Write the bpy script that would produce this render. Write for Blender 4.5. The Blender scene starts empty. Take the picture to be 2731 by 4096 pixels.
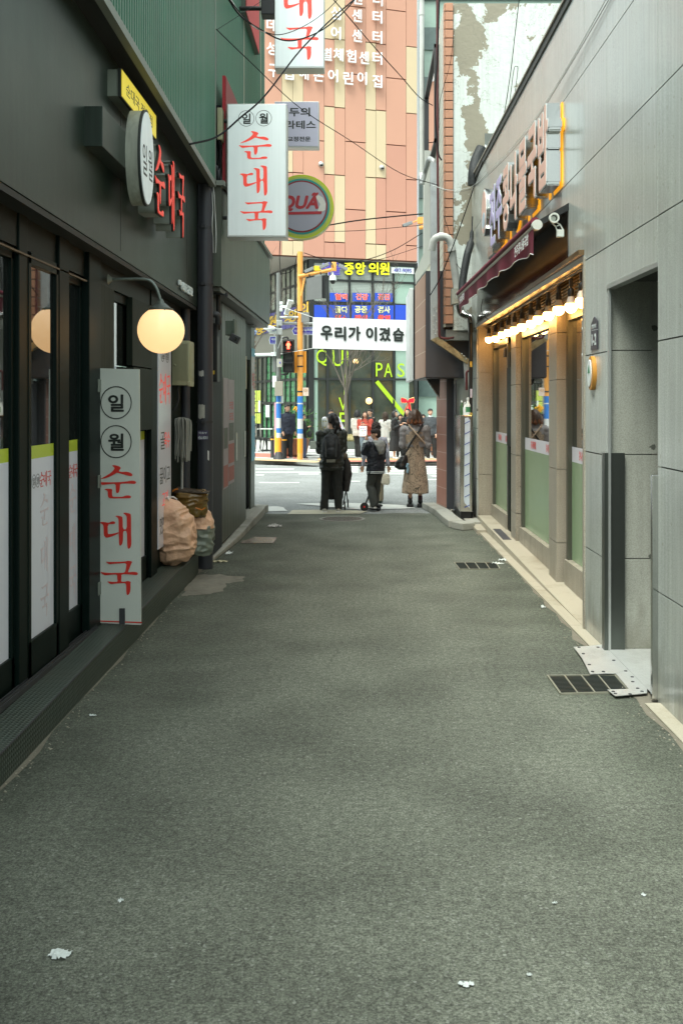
import bpy, bmesh, math, random
from mathutils import Vector, Matrix, noise
from mathutils.geometry import tessellate_polygon
R = math.radians
random.seed(7)
S = bpy.context.scene
C = S.collection

# ---------------------------------------------------------------- camera
CH, F, VX, VY = 1.75, 3983.0, 1466.0, 1611.0     # camera height and the photo's focal length / vanishing point (2731 px wide)
cam = bpy.data.cameras.new('camera'); cam_o = bpy.data.objects.new('camera', cam); C.objects.link(cam_o)
cam.sensor_fit = 'HORIZONTAL'; cam.sensor_width = 24; cam.lens = 35
cam.shift_x = -(VX - 1365.5) / 2731; cam.shift_y = -(2048 - VY) / 2731
cam.clip_end = 500; cam.clip_start = .05
cam_o.location = (0, 0, CH); cam_o.rotation_euler = (R(90), 0, 0)
S.camera = cam_o
S.render.engine = 'CYCLES'
S.cycles.use_denoising = True
S.cycles.max_bounces = 7
# ---------------------------------------------------------------- sky, sun, exposure
EL, ROT = R(64), R(-140)
w = bpy.data.worlds.new('World'); S.world = w; w.use_nodes = True
nt = w.node_tree; bg = nt.nodes['Background']
sky = nt.nodes.new('ShaderNodeTexSky'); sky.sky_type = 'NISHITA'; sky.sun_disc = False
sky.sun_elevation = EL; sky.sun_rotation = ROT; sky.dust_density = 4.0; sky.air_density = 1.0
hs = nt.nodes.new('ShaderNodeHueSaturation'); hs.inputs['Saturation'].default_value = .16
nt.links.new(sky.outputs[0], hs.inputs['Color']); gr = nt.nodes.new('ShaderNodeMix'); gr.data_type = 'RGBA'; gr.blend_type = 'MULTIPLY'; gr.inputs[0].default_value = 1; gr.inputs[7].default_value = (.895, 1.0, .955, 1)
nt.links.new(hs.outputs[0], gr.inputs[6]); nt.links.new(gr.outputs[2], bg.inputs[0])
bg.inputs[1].default_value = .15
sun = bpy.data.lights.new('sun', 'SUN'); sun.energy = 1.3; sun.angle = R(25); sun.color = (1, .99, .90)
sun_o = bpy.data.objects.new('sun', sun); C.objects.link(sun_o)
# sky rotation is measured clockwise from +Y; the lamp shines from the same direction
dirv = Vector((math.sin(ROT) * math.cos(EL), math.cos(ROT) * math.cos(EL), math.sin(EL)))
sun_o.rotation_euler = dirv.to_track_quat('Z', 'Y').to_euler(); sun_o.location = (0, 10, 30)
S.view_settings.view_transform = 'Standard'; S.view_settings.look = 'None'
S.view_settings.exposure = 1.5; S.view_settings.gamma = 1

# ---------------------------------------------------------------- points from the photo onto real planes
def FR(px, py, d): return Vector(((px - VX) * d / F, d, CH - (py - VY) * d / F))
def XD(px, x): return x * F / (px - VX)          # depth at which a vertical plane x=const shows at column px
def GD(py, z=0.0): return (CH - z) * F / (py - VY)
def GP(px, py, z=0.0):
    d = GD(py, z); return Vector(((px - VX) * d / F, d, z))
class Pl:
    """vertical plane through two ground points"""
    def __init__(s, a, b):
        s.a = Vector((a[0], a[1], 0)); s.b = Vector((b[0], b[1], 0)); s.u = (s.b - s.a).normalized(); s.n = Vector((-s.u.y, s.u.x, 0))
    def pt(s, px, py, off=0.0):
        a = s.a + s.n * off
        dx, dy = (px - VX) / F, 1.0
        t = (a.x * s.n.x + a.y * s.n.y) / (dx * s.n.x + dy * s.n.y)
        return Vector((dx * t, t, CH - (py - VY) * t / F))

# ---------------------------------------------------------------- materials
def lin(v): v /= 255.; return v / 12.92 if v <= .04045 else ((v + .055) / 1.055) ** 2.4
def c(h): return (lin(int(h[0:2], 16)), lin(int(h[2:4], 16)), lin(int(h[4:6], 16)), 1)
MM = {}
def nd(m, t, **k):
    n = m.node_tree.nodes.new(t)
    for a, b in k.items(): setattr(n, a, b)
    return n
def pm(name, col, rough=.6, metal=0., var=.12, scale=6., bump=0., bscale=80., spec=.5, streak=0., dirt=None, dirt_amt=0., emit=None, estr=0., rvar=0., alpha=1., trans=0., ior=1.45, coat=0.):
    if name in MM: return MM[name]
    m = bpy.data.materials.new(name); m.use_nodes = True; MM[name] = m
    L = m.node_tree.links.new; b = m.node_tree.nodes['Principled BSDF']
    if isinstance(col, str): col = c(col)
    b.inputs['Roughness'].default_value = rough; b.inputs['Metallic'].default_value = metal
    b.inputs['Specular IOR Level'].default_value = spec; b.inputs['IOR'].default_value = ior
    b.inputs['Alpha'].default_value = alpha; b.inputs['Transmission Weight'].default_value = trans
    b.inputs['Coat Weight'].default_value = coat; b.inputs['Coat Roughness'].default_value = .02 if coat >= .5 else .13
    tc = nd(m, 'ShaderNodeTexCoord')
    mp = nd(m, 'ShaderNodeMapping'); L(tc.outputs['Object'], mp.inputs[0])
    n1 = nd(m, 'ShaderNodeTexNoise'); n1.inputs['Scale'].default_value = scale; n1.inputs['Detail'].default_value = 6; n1.inputs['Roughness'].default_value = .65
    L(mp.outputs[0], n1.inputs['Vector'])
    mx = nd(m, 'ShaderNodeMix', data_type='RGBA')
    mx.inputs[6].default_value = tuple(v * (1 - var) for v in col[:3]) + (1,)
    mx.inputs[7].default_value = tuple(min(1, v * (1 + var)) for v in col[:3]) + (1,)
    L(n1.outputs['Fac'], mx.inputs[0]); out = mx.outputs[2]
    if streak:
        mp2 = nd(m, 'ShaderNodeMapping'); mp2.inputs['Scale'].default_value = (16, 16, .6); L(tc.outputs['Object'], mp2.inputs[0])
        n2 = nd(m, 'ShaderNodeTexNoise'); n2.inputs['Scale'].default_value = 1.6; n2.inputs['Detail'].default_value = 7; L(mp2.outputs[0], n2.inputs['Vector'])
        mr = nd(m, 'ShaderNodeMapRange'); mr.inputs[1].default_value = .38; mr.inputs[2].default_value = .68; mr.inputs[3].default_value = 1 - streak; mr.inputs[4].default_value = 1 + streak * .4
        L(n2.outputs['Fac'], mr.inputs[0])
        mu = nd(m, 'ShaderNodeMix', data_type='RGBA', blend_type='MULTIPLY'); mu.inputs[0].default_value = 1
        L(out, mu.inputs[6]); L(mr.outputs[0], mu.inputs[7]); out = mu.outputs[2]
    if dirt:
        n3 = nd(m, 'ShaderNodeTexNoise'); n3.inputs['Scale'].default_value = scale * .45; n3.inputs['Detail'].default_value = 9; n3.inputs['Roughness'].default_value = .7; L(mp.outputs[0], n3.inputs['Vector'])
        r3 = nd(m, 'ShaderNodeMapRange'); r3.inputs[1].default_value = .5; r3.inputs[2].default_value = .72; r3.inputs[4].default_value = dirt_amt; L(n3.outputs['Fac'], r3.inputs[0])
        m3 = nd(m, 'ShaderNodeMix', data_type='RGBA'); L(r3.outputs[0], m3.inputs[0]); L(out, m3.inputs[6]); m3.inputs[7].default_value = c(dirt); out = m3.outputs[2]
    L(out, b.inputs['Base Color'])
    if rvar:
        r4 = nd(m, 'ShaderNodeMapRange'); r4.inputs[3].default_value = max(0, rough - rvar); r4.inputs[4].default_value = rough + rvar; L(n1.outputs['Fac'], r4.inputs[0]); L(r4.outputs[0], b.inputs['Roughness'])
    if bump:
        n5 = nd(m, 'ShaderNodeTexNoise'); n5.inputs['Scale'].default_value = bscale; n5.inputs['Detail'].default_value = 4; L(mp.outputs[0], n5.inputs['Vector'])
        bp = nd(m, 'ShaderNodeBump'); bp.inputs['Strength'].default_value = bump; bp.inputs['Distance'].default_value = .02; L(n5.outputs['Fac'], bp.inputs['Height']); L(bp.outputs[0], b.inputs['Normal'])
    if emit:
        b.inputs['Emission Color'].default_value = c(emit) if isinstance(emit, str) else emit; b.inputs['Emission Strength'].default_value = estr
    return m
def base_out(m):
    b = m.node_tree.nodes['Principled BSDF']; return b, b.inputs['Base Color'].links[0].from_socket
def mulcol(m, fac_socket, col):
    """mix the material's colour towards col by fac"""
    b, o = base_out(m); L = m.node_tree.links.new
    x = nd(m, 'ShaderNodeMix', data_type='RGBA'); L(fac_socket, x.inputs[0]); L(o, x.inputs[6]); x.inputs[7].default_value = col; L(x.outputs[2], b.inputs['Base Color'])
    return m
def mth(m, op, a, b=None, c3=None):
    n = nd(m, 'ShaderNodeMath', operation=op)
    for i, v in enumerate((a, b, c3)):
        if v is None: continue
        if isinstance(v, (int, float)): n.inputs[i].default_value = v
        else: m.node_tree.links.new(v, n.inputs[i])
    return n.outputs[0]
def obj_xyz(m):
    tc = nd(m, 'ShaderNodeTexCoord'); s = nd(m, 'ShaderNodeSeparateXYZ'); m.node_tree.links.new(tc.outputs['Object'], s.inputs[0]); return s.outputs
def geo_xyz(m):
    g = nd(m, 'ShaderNodeNewGeometry'); s = nd(m, 'ShaderNodeSeparateXYZ'); m.node_tree.links.new(g.outputs['Position'], s.inputs[0]); return s.outputs
def line_fac(m, coord, period, phase, width):
    """1 on joint lines of the given period"""
    a = mth(m, 'SUBTRACT', coord, phase); f = mth(m, 'DIVIDE', a, period); f = mth(m, 'FRACT', f)
    f = mth(m, 'SUBTRACT', f, .5); f = mth(m, 'ABSOLUTE', f)
    return mth(m, 'GREATER_THAN', f, .5 - width / period / 2)

# ---------------------------------------------------------------- mesh builder
class MB:
    def __init__(s): s.v = []; s.f = []; s.mi = []
    def add(s, vs, fs, mi=0):
        n = len(s.v); s.v += [tuple(v) for v in vs]; s.f += [tuple(i + n for i in f) for f in fs]; s.mi += [mi] * len(fs); return s
    def box(s, x0, x1, y0, y1, z0, z1, mi=0):
        return s.add([(x0,y0,z0),(x1,y0,z0),(x1,y1,z0),(x0,y1,z0),(x0,y0,z1),(x1,y0,z1),(x1,y1,z1),(x0,y1,z1)], [(0,3,2,1),(4,5,6,7),(0,1,5,4),(1,2,6,5),(2,3,7,6),(3,0,4,7)], mi)
    def bbox(s, x0, x1, y0, y1, z0, z1, b=.005, mi=0):
        """box with chamfered edges"""
        bm = bmesh.new(); bmesh.ops.create_cube(bm, size=1)
        for v in bm.verts: v.co = ((x0+x1)/2 + v.co.x*(x1-x0), (y0+y1)/2 + v.co.y*(y1-y0), (z0+z1)/2 + v.co.z*(z1-z0))
        bmesh.ops.bevel(bm, geom=bm.edges[:], offset=b, segments=2, affect='EDGES', profile=.6)
        return s.frombm(bm, mi)
    def frombm(s, bm, mi=0):
        bm.verts.index_update(); s.add([v.co[:] for v in bm.verts], [[v.index for v in f.verts] for f in bm.faces], mi); bm.free(); return s
    def hexa(s, bot, top, mi=0):
        """8 corner points: bot 4 (ccw), top 4"""
        n = len(bot)
        return s.add(list(bot) + list(top), [tuple(range(n))[::-1], tuple(range(n, 2*n))] + [(i, (i+1) % n, n + (i+1) % n, n + i) for i in range(n)], mi)
    def prism(s, poly, ext, mi=0):
        ext = Vector(ext); return s.hexa([Vector(p) for p in poly], [Vector(p) + ext for p in poly], mi)
    def tube(s, pts, r, n=8, mi=0, cap=True, closed=False):
        pts = [Vector(p) for p in pts]; rs = r if isinstance(r, (list, tuple)) else [r] * len(pts)
        N = len(s.v); up = None; k = len(pts)
        for i, p in enumerate(pts):
            a = pts[i-1] if (i or closed) else p; b = pts[(i+1) % k] if (i < k-1 or closed) else p
            t = (b - a).normalized()
            if t.length < .5: t = Vector((0, 0, 1))
            if up is None: up = t.orthogonal().normalized()
            up = (up - t * up.dot(t))
            up = up.normalized() if up.length > 1e-4 else t.orthogonal().normalized()
            sd = t.cross(up)
            for j in range(n):
                an = 2 * math.pi * j / n; s.v.append(tuple(p + (up * math.cos(an) + sd * math.sin(an)) * rs[i]))
        for i in range(k - (0 if closed else 1)):
            a0 = N + i * n; b0 = N + ((i+1) % k) * n
            for j in range(n): s.f.append((a0+j, a0+(j+1) % n, b0+(j+1) % n, b0+j)); s.mi.append(mi)
        if cap and not closed:
            s.f.append(tuple(N + j for j in range(n))[::-1]); s.mi.append(mi)
            s.f.append(tuple(N + (k-1)*n + j for j in range(n))); s.mi.append(mi)
        return s
    def cyl(s, a, b, r, n=24, mi=0): return s.tube([a, b], r, n, mi)
    def lathe(s, prof, cen, axis='z', n=32, mi=0):
        """prof: list of (r, h)"""
        N = len(s.v); cen = Vector(cen)
        for r, h in prof:
            for j in range(n):
                a = 2*math.pi*j/n; x, y = r*math.cos(a), r*math.sin(a)
                v = Vector((x, y, h)) if axis == 'z' else (Vector((h, x, y)) if axis == 'x' else Vector((y, h, x)))
                s.v.append(tuple(cen + v))
        for i in range(len(prof)-1):
            for j in range(n): s.f.append((N+i*n+j, N+i*n+(j+1) % n, N+(i+1)*n+(j+1) % n, N+(i+1)*n+j)); s.mi.append(mi)
        s.f.append(tuple(N+j for j in range(n))[::-1]); s.mi.append(mi); s.f.append(tuple(N+(len(prof)-1)*n+j for j in range(n))); s.mi.append(mi)
        return s
    def ball(s, cen, r, n=16, mi=0, q=None):
        r = (r, r, r) if isinstance(r, (int, float)) else r
        bm = bmesh.new(); bmesh.ops.create_uvsphere(bm, u_segments=n, v_segments=max(6, n//2+2), radius=1)
        for v in bm.verts:
            p = Vector((v.co.x*r[0], v.co.y*r[1], v.co.z*r[2]))
            if q: p = q @ p
            v.co = p + Vector(cen)
        return s.frombm(bm, mi)
    def build(s, name, mat, parent=None, smooth=False):
        me = bpy.data.meshes.new(name); me.from_pydata(s.v, [], s.f)
        for m in (mat if isinstance(mat, (list, tuple)) else [mat]): me.materials.append(m)
        me.polygons.foreach_set('material_index', s.mi)
        if smooth: me.polygons.foreach_set('use_smooth', [True] * len(s.f))
        bm = bmesh.new(); bm.from_mesh(me); bmesh.ops.recalc_face_normals(bm, faces=bm.faces); bm.to_mesh(me); bm.free()
        if smooth:
            try: me.set_sharp_from_angle(angle=R(40))
            except Exception: pass
        me.update()
        o = bpy.data.objects.new(name, me); C.objects.link(o); o.parent = parent
        return o
def tag(o, label=None, cat=None, group=None, kind=None):
    if label: o['label'] = label
    if cat: o['category'] = cat
    if group: o['group'] = group
    if kind: o['kind'] = kind
    return o
def thing(name, label, cat, group=None):
    o = bpy.data.objects.new(name, None); C.objects.link(o); o.empty_display_size = .1
    return tag(o, label, cat, group)
def struct(name, mb, mat, **k):
    o = mb.build(name, mat, **k); o['kind'] = 'structure'; return o
def copy_tree(o, parent=None, delta=None):
    n = o.copy(); C.objects.link(n); n.parent = parent
    if delta is not None: n.location = Vector(o.location) + Vector(delta)
    for ch in [x for x in o.children]: copy_tree(ch, n)
    return n
TMP = bpy.data.scenes.new('workshop'); TCACHE = {}
def evaluated(o):
    TMP.collection.objects.link(o); vl = TMP.view_layers[0]; vl.update(); return o.evaluated_get(vl.depsgraph)
def text(s, mat, cen, right, up, h=None, w_=None, ext=.003, bold=0., parent=None, name='lettering', shear=0., anchor='c', mb_only=False):
    if s not in TCACHE:
        cu = bpy.data.curves.new('t', 'FONT'); cu.body = s; cu.size = 1; cu.extrude = .5; cu.resolution_u = 3
        o = bpy.data.objects.new('t', cu); TCACHE[s] = bpy.data.meshes.new_from_object(evaluated(o)); TMP.collection.objects.unlink(o)
        bpy.data.objects.remove(o); bpy.data.curves.remove(cu)
    me = TCACHE[s].copy()
    if bold:      # heavier stroke: the outline repeated a little to each side, each copy a hair lower
        vs = [v.co.copy() for v in me.vertices]; fs = [list(p.vertices) for p in me.polygons]; V2 = []; F2 = []
        for i, (dx, dy) in enumerate(((0, 0), (1, 0), (-1, 0), (0, 1), (0, -1), (.7, .7), (-.7, .7), (.7, -.7), (-.7, -.7))):
            n0 = len(V2); V2 += [(v.x+dx*bold*.9, v.y+dy*bold*.9, v.z*(1-.025*i)) for v in vs]; F2 += [[q+n0 for q in f] for f in fs]
        bpy.data.meshes.remove(me); me = bpy.data.meshes.new('t'); me.from_pydata(V2, [], F2)
    if shear:
        for v in me.vertices: v.co.x += v.co.y*shear
    xs = [v.co.x for v in me.vertices]; ys = [v.co.y for v in me.vertices]
    x0, x1, y0, y1 = min(xs), max(xs), min(ys), max(ys)
    sy = (h / (y1 - y0)) if h else None; sx = (w_ / (x1 - x0)) if w_ else sy
    if sy is None: sy = sx
    right = Vector(right).normalized(); up = Vector(up).normalized(); n = right.cross(up)
    cx = {'c': (x0+x1)/2, 'l': x0, 'r': x1}[anchor]
    cen = Vector(cen)
    for v in me.vertices:
        v.co = cen + right*(v.co.x-cx)*sx + up*(v.co.y-(y0+y1)/2)*sy + n*(v.co.z*ext + ext*.5)
    if mb_only:
        mb = MB(); mb.add([v.co[:] for v in me.vertices], [list(p.vertices) for p in me.polygons]); bpy.data.meshes.remove(me); return mb
    me.materials.clear(); me.materials.append(mat); me.name = name
    o = bpy.data.objects.new(name, me); C.objects.link(o); o.parent = parent
    return o
# strokes of the three brush-written syllables, traced as outlines (units: 1568x1372 cell)
GL = {
 '순': [[(610,145),(660,122),(760,135),(870,170),(920,212),(885,270),(842,325),(880,338),(960,350),(1110,338),(1210,360),(1290,405),(1318,450),(1290,482),(1240,488),(1130,460),(960,420),(785,370),(700,425),(560,500),(400,560),(190,603),(195,590),(380,500),(560,390),(660,300),(708,230),(680,190)],
        [(135,672),(250,690),(480,695),(800,688),(1000,672),(1150,655),(1240,632),(1340,630),(1420,655),(1438,690),(1410,732),(1340,740),(1150,728),(888,736),(886,850),(872,960),(835,1035),(795,1057),(760,1030),(742,950),(738,740),(560,748),(420,765),(310,786),(270,778),(190,725)],
        [(345,935),(400,908),(500,908),(590,910),(622,930),(615,1040),(620,1130),(645,1172),(780,1172),(980,1168),(1060,1130),(1140,1118),(1230,1125),(1272,1165),(1240,1210),(1100,1215),(580,1225),(520,1210),(480,1170),(470,1100),(470,1000),(440,962)]],
 '대': [[(178,440),(250,412),(340,415),(480,442),(540,420),(600,392),(680,392),(720,430),(700,468),(640,480),(460,488),(460,790),(480,812),(560,810),(690,785),(836,742),(836,785),(700,848),(560,905),(420,940),(370,910),(325,850),(318,560),(290,500),(240,470)],
        [(712,220),(760,198),(830,202),(920,222),(972,250),(972,650),(1112,650),(1112,250),(1090,195),(1040,150),(978,122),(1030,98),(1120,105),(1200,125),(1256,155),(1256,700),(1268,1100),(1245,1210),(1210,1270),(1172,1290),(1140,1250),(1125,1150),(1118,695),(980,700),(980,1020),(960,1110),(925,1170),(885,1197),(855,1160),(845,1060),(836,700),(832,330),(810,280),(770,245)]],
 '국': [[(370,170),(450,182),(600,180),(900,168),(1075,155),(1110,135),(1190,135),(1260,150),(1282,168),(1250,215),(1190,360),(1128,510),(1200,505),(1290,490),(1390,495),(1450,512),(1476,555),(1450,595),(1400,600),(1200,580),(910,578),(912,690),(895,830),(1060,822),(1090,802),(1170,802),(1235,825),(1220,870),(1225,1050),(1200,1180),(1160,1240),(1115,1266),(1090,1240),(1080,1150),(1075,870),(900,875),(760,885),(640,902),(575,915),(540,908),(480,870),(415,820),(520,830),(640,838),(785,835),(770,700),(768,588),(560,600),(360,628),(320,615),(250,575),(178,512),(300,535),(500,545),(800,538),(1030,525),(1060,400),(1090,210),(850,222),(620,238),(520,260),(480,250),(420,215)]],
}
def brush(mb, ch, cen, right, up, h, ext, mi=0, wide=1., back=False):
    """one brush syllable centred at cen, h = cell height; front face at cen + n*ext"""
    right = Vector(right).normalized(); up = Vector(up).normalized(); n = right.cross(up); cen = Vector(cen); k = h / 1372.
    for poly in GL[ch]:
        bm = bmesh.new(); vs = []
        # round the outline a little
        P = [Vector(p) for p in poly]; Q = []
        for i in range(len(P)):
            a, b = P[i], P[(i+1) % len(P)]; Q += [a*.78+b*.22, a*.22+b*.78] if (b-a).length > 30 else [(a+b)/2]
        for p in Q: vs.append(bm.verts.new(cen + right*(p.x-784)*k*wide + up*(686-p.y)*k))
        for t3 in tessellate_polygon([[Vector((p.x, p.y, 0)) for p in Q]]): bm.faces.new([vs[i] for i in t3])
        bmesh.ops.recalc_face_normals(bm, faces=bm.faces)
        g = bmesh.ops.extrude_face_region(bm, geom=bm.faces[:])
        bmesh.ops.translate(bm, verts=[v for v in g['geom'] if isinstance(v, bmesh.types.BMVert)], vec=n*ext)
        mb.frombm(bm, mi)
    return mb
def ring(mb, cen, right, up, r, w_, ext, n=40, ry=None):
    right = Vector(right).normalized(); up = Vector(up).normalized(); nn = right.cross(up); cen = Vector(cen); ry = ry or r
    N = len(mb.v)
    for i in range(n):
        a = 2*math.pi*i/n; d = right*math.cos(a)*r + up*math.sin(a)*ry; di = right*math.cos(a)*(r-w_) + up*math.sin(a)*(ry-w_)
        mb.v += [tuple(cen+d), tuple(cen+di), tuple(cen+di+nn*ext), tuple(cen+d+nn*ext)]
    for i in range(n):
        a, b = N+4*i, N+4*((i+1) % n)
        for q in range(4): mb.f.append((a+q, a+(q+1) % 4, b+(q+1) % 4, b+q)); mb.mi.append(0)
    return mb
def sag(a, b, s, n=14, wob=0.):
    a, b = Vector(a), Vector(b); out = []
    for i in range(n+1):
        t = i/n; p = a.lerp(b, t); p.z -= 4*s*t*(1-t)
        if wob and 0 < i < n: p += Vector((random.uniform(-wob, wob), 0, random.uniform(-wob, wob)))
        out.append(p)
    return out
def spline(pts, n=6):
    """catmull-rom through points"""
    P = [Vector(p) for p in pts]; P = [P[0]*2-P[1]] + P + [P[-1]*2-P[-2]]; out = []
    for i in range(1, len(P)-2):
        for k in range(n):
            t = k/n; a, b, d, e = P[i-1], P[i], P[i+1], P[i+2]
            out.append(.5*((2*b) + (-a+d)*t + (2*a-5*b+4*d-e)*t*t + (-a+3*b-3*d+e)*t*t*t))
    out.append(P[-2]); return out
def fuse(mb, name, mat, voxel, parent=None, smooth_it=2, wr=0., wscale=9., dec=0, zs=1., ridge=0.):
    """weld overlapping closed pieces into one continuous skin"""
    me = bpy.data.meshes.new(name); me.from_pydata(mb.v, [], mb.f)
    bm = bmesh.new(); bm.from_mesh(me); bmesh.ops.recalc_face_normals(bm, faces=bm.faces); bm.to_mesh(me); bm.free()
    o = bpy.data.objects.new(name, me)
    md = o.modifiers.new('r', 'REMESH'); md.mode = 'VOXEL'; md.voxel_size = voxel; md.use_smooth_shade = True
    if smooth_it:
        sm = o.modifiers.new('s', 'SMOOTH'); sm.factor = .5; sm.iterations = smooth_it
    if dec: dm = o.modifiers.new('d', 'DECIMATE'); dm.ratio = dec
    me2 = bpy.data.meshes.new_from_object(evaluated(o)); TMP.collection.objects.unlink(o); C.objects.link(o)
    o.modifiers.clear(); o.data = me2; bpy.data.meshes.remove(me); me2.name = name
    if wr:
        me2.update()
        for v in me2.vertices:
            p = Vector((v.co.x*wscale, v.co.y*wscale, v.co.z*wscale*zs))
            v.co += v.normal * wr * (noise.noise(p) + .5*noise.noise(p*2.3) + .9*abs(noise.noise(p*.8+Vector((5, 3, 1)))) - .7*abs(noise.noise(p*1.5+Vector((2, 8, 4)))))
    if ridge:      # sharp cloth creases, mostly running sideways
        me2.update(); dsp = []
        for v in me2.vertices:
            q = Vector((v.co.x*5, v.co.y*5, v.co.z*5)); wv = Vector((noise.noise(q), noise.noise(q+Vector((9, 1, 4))), noise.noise(q+Vector((3, 7, 2)))))
            a = abs(noise.noise(Vector((v.co.x*4, v.co.y*4, v.co.z*13)) + wv*.8)); b = abs(noise.noise(Vector((v.co.x*10, v.co.y*10, v.co.z*20)) + wv*.8)); d_ = abs(noise.noise(Vector((v.co.x*9, v.co.y*9, v.co.z*5)) + wv))
            dsp.append(v.normal * ridge * max(-1.1, .8 - 2.3*a - .55*b - 1.0*d_))
        for v, e in zip(me2.vertices, dsp): v.co += e
        bm = bmesh.new(); bm.from_mesh(me2); bmesh.ops.smooth_vert(bm, verts=bm.verts, factor=.5, use_axis_x=True, use_axis_y=True, use_axis_z=True); bm.to_mesh(me2); bm.free()
    me2.materials.clear()
    for m in (mat if isinstance(mat, (list, tuple)) else [mat]): me2.materials.append(m)
    me2.polygons.foreach_set('use_smooth', [True]*len(me2.polygons))
    o.parent = parent
    return o
# ================================================================ materials
def asphalt(name, col, sp, dark):
    m = pm(name, col, rough=.86, var=.10, scale=.9, bump=.22, bscale=300, spec=.35)
    b, o = base_out(m); L = m.node_tree.links.new
    tc = nd(m, 'ShaderNodeTexCoord')
    def noi(sc, det, lo, hi, to0, to1):
        n = nd(m, 'ShaderNodeTexNoise'); n.inputs['Scale'].default_value = sc; n.inputs['Detail'].default_value = det; L(tc.outputs['Object'], n.inputs['Vector'])
        r = nd(m, 'ShaderNodeMapRange'); r.inputs[1].default_value = lo; r.inputs[2].default_value = hi; r.inputs[3].default_value = to0; r.inputs[4].default_value = to1; L(n.outputs['Fac'], r.inputs[0]); return r.outputs[0]
    for s_, a in ((noi(95, 5, .36, .64, .60, 1.42), 1), (noi(260, 1, .35, .65, .72, 1.28), 1), (noi(1.3, 6, .35, .68, 1.16, dark), 1), (noi(30, 6, .35, .65, .78, 1.25), 1)):
        x = nd(m, 'ShaderNodeMix', data_type='RGBA', blend_type='MULTIPLY'); x.inputs[0].default_value = a; L(o, x.inputs[6]); L(s_, x.inputs[7]); o = x.outputs[2]
    vo = nd(m, 'ShaderNodeTexVoronoi'); vo.inputs['Scale'].default_value = 48; L(tc.outputs['Object'], vo.inputs['Vector'])
    sc_ = nd(m, 'ShaderNodeSeparateColor'); L(vo.outputs['Color'], sc_.inputs[0])
    f = mth(m, 'MULTIPLY', mth(m, 'LESS_THAN', vo.outputs['Distance'], .28), mth(m, 'MAXIMUM', mth(m, 'SUBTRACT', mth(m, 'MULTIPLY', sc_.outputs[0], 3), 2), 0))
    vo2 = nd(m, 'ShaderNodeTexVoronoi'); vo2.inputs['Scale'].default_value = 95; L(tc.outputs['Object'], vo2.inputs['Vector'])
    s2_ = nd(m, 'ShaderNodeSeparateColor'); L(vo2.outputs['Color'], s2_.inputs[0])
    f2 = mth(m, 'MULTIPLY', mth(m, 'LESS_THAN', vo2.outputs['Distance'], .34), mth(m, 'GREATER_THAN', s2_.outputs[0], .82))
    f = mth(m, 'MULTIPLY', mth(m, 'MAXIMUM', f, mth(m, 'MULTIPLY', f2, .6)), sp)
    x = nd(m, 'ShaderNodeMix', data_type='RGBA'); L(f, x.inputs[0]); L(o, x.inputs[6]); x.inputs[7].default_value = (.36, .38, .34, 1)
    L(x.outputs[2], b.inputs['Base Color']); return m
M_asph = asphalt('asphalt_alley', (.120, .129, .104), .46, .76)
def cracks(m):
    L = m.node_tree.links.new; tc = nd(m, 'ShaderNodeNewGeometry')
    n = nd(m, 'ShaderNodeTexNoise'); n.inputs['Scale'].default_value = 1.7; n.inputs['Detail'].default_value = 6; L(tc.outputs['Position'], n.inputs['Vector'])
    ad = nd(m, 'ShaderNodeMix', data_type='RGBA'); ad.inputs[0].default_value = .35; L(tc.outputs['Position'], ad.inputs[6]); L(n.outputs['Color'], ad.inputs[7])
    v = nd(m, 'ShaderNodeTexVoronoi', feature='DISTANCE_TO_EDGE'); v.inputs['Scale'].default_value = .62; L(ad.outputs[2], v.inputs['Vector'])
    n2 = nd(m, 'ShaderNodeTexNoise'); n2.inputs['Scale'].default_value = .55; L(tc.outputs['Position'], n2.inputs['Vector'])
    f = mth(m, 'MULTIPLY', mth(m, 'LESS_THAN', v.outputs['Distance'], .0028), mth(m, 'GREATER_THAN', n2.outputs['Fac'], .56))
    mulcol(m, mth(m, 'MULTIPLY', f, .35), (.05, .055, .045, 1))
    n3 = nd(m, 'ShaderNodeTexNoise'); n3.inputs['Scale'].default_value = 2.6; n3.inputs['Detail'].default_value = 3; L(tc.outputs['Position'], n3.inputs['Vector'])
    r3 = nd(m, 'ShaderNodeMapRange'); r3.inputs[1].default_value = .66; r3.inputs[2].default_value = .74; r3.inputs[4].default_value = .35; L(n3.outputs['Fac'], r3.inputs[0]); mulcol(m, r3.outputs[0], (.075, .085, .07, 1))
    v2 = nd(m, 'ShaderNodeTexVoronoi'); v2.inputs['Scale'].default_value = 2.2; L(tc.outputs['Position'], v2.inputs['Vector']); mulcol(m, mth(m, 'MULTIPLY', mth(m, 'LESS_THAN', v2.outputs['Distance'], .035), .4), (.07, .075, .065, 1))
cracks(M_asph)
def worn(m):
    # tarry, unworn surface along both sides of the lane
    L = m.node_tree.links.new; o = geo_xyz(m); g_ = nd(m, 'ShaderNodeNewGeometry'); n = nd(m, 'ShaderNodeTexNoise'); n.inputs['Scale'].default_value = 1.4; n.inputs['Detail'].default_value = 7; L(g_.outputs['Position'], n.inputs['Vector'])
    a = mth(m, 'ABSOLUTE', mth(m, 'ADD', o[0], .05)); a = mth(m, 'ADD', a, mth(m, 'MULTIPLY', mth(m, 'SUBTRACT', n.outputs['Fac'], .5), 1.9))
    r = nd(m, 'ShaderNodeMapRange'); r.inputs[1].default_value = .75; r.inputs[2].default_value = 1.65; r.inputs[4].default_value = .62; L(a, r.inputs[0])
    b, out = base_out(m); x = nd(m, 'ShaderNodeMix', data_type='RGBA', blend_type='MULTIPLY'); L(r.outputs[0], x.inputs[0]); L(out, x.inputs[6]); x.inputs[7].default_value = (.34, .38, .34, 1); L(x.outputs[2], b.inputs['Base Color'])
worn(M_asph)
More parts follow.
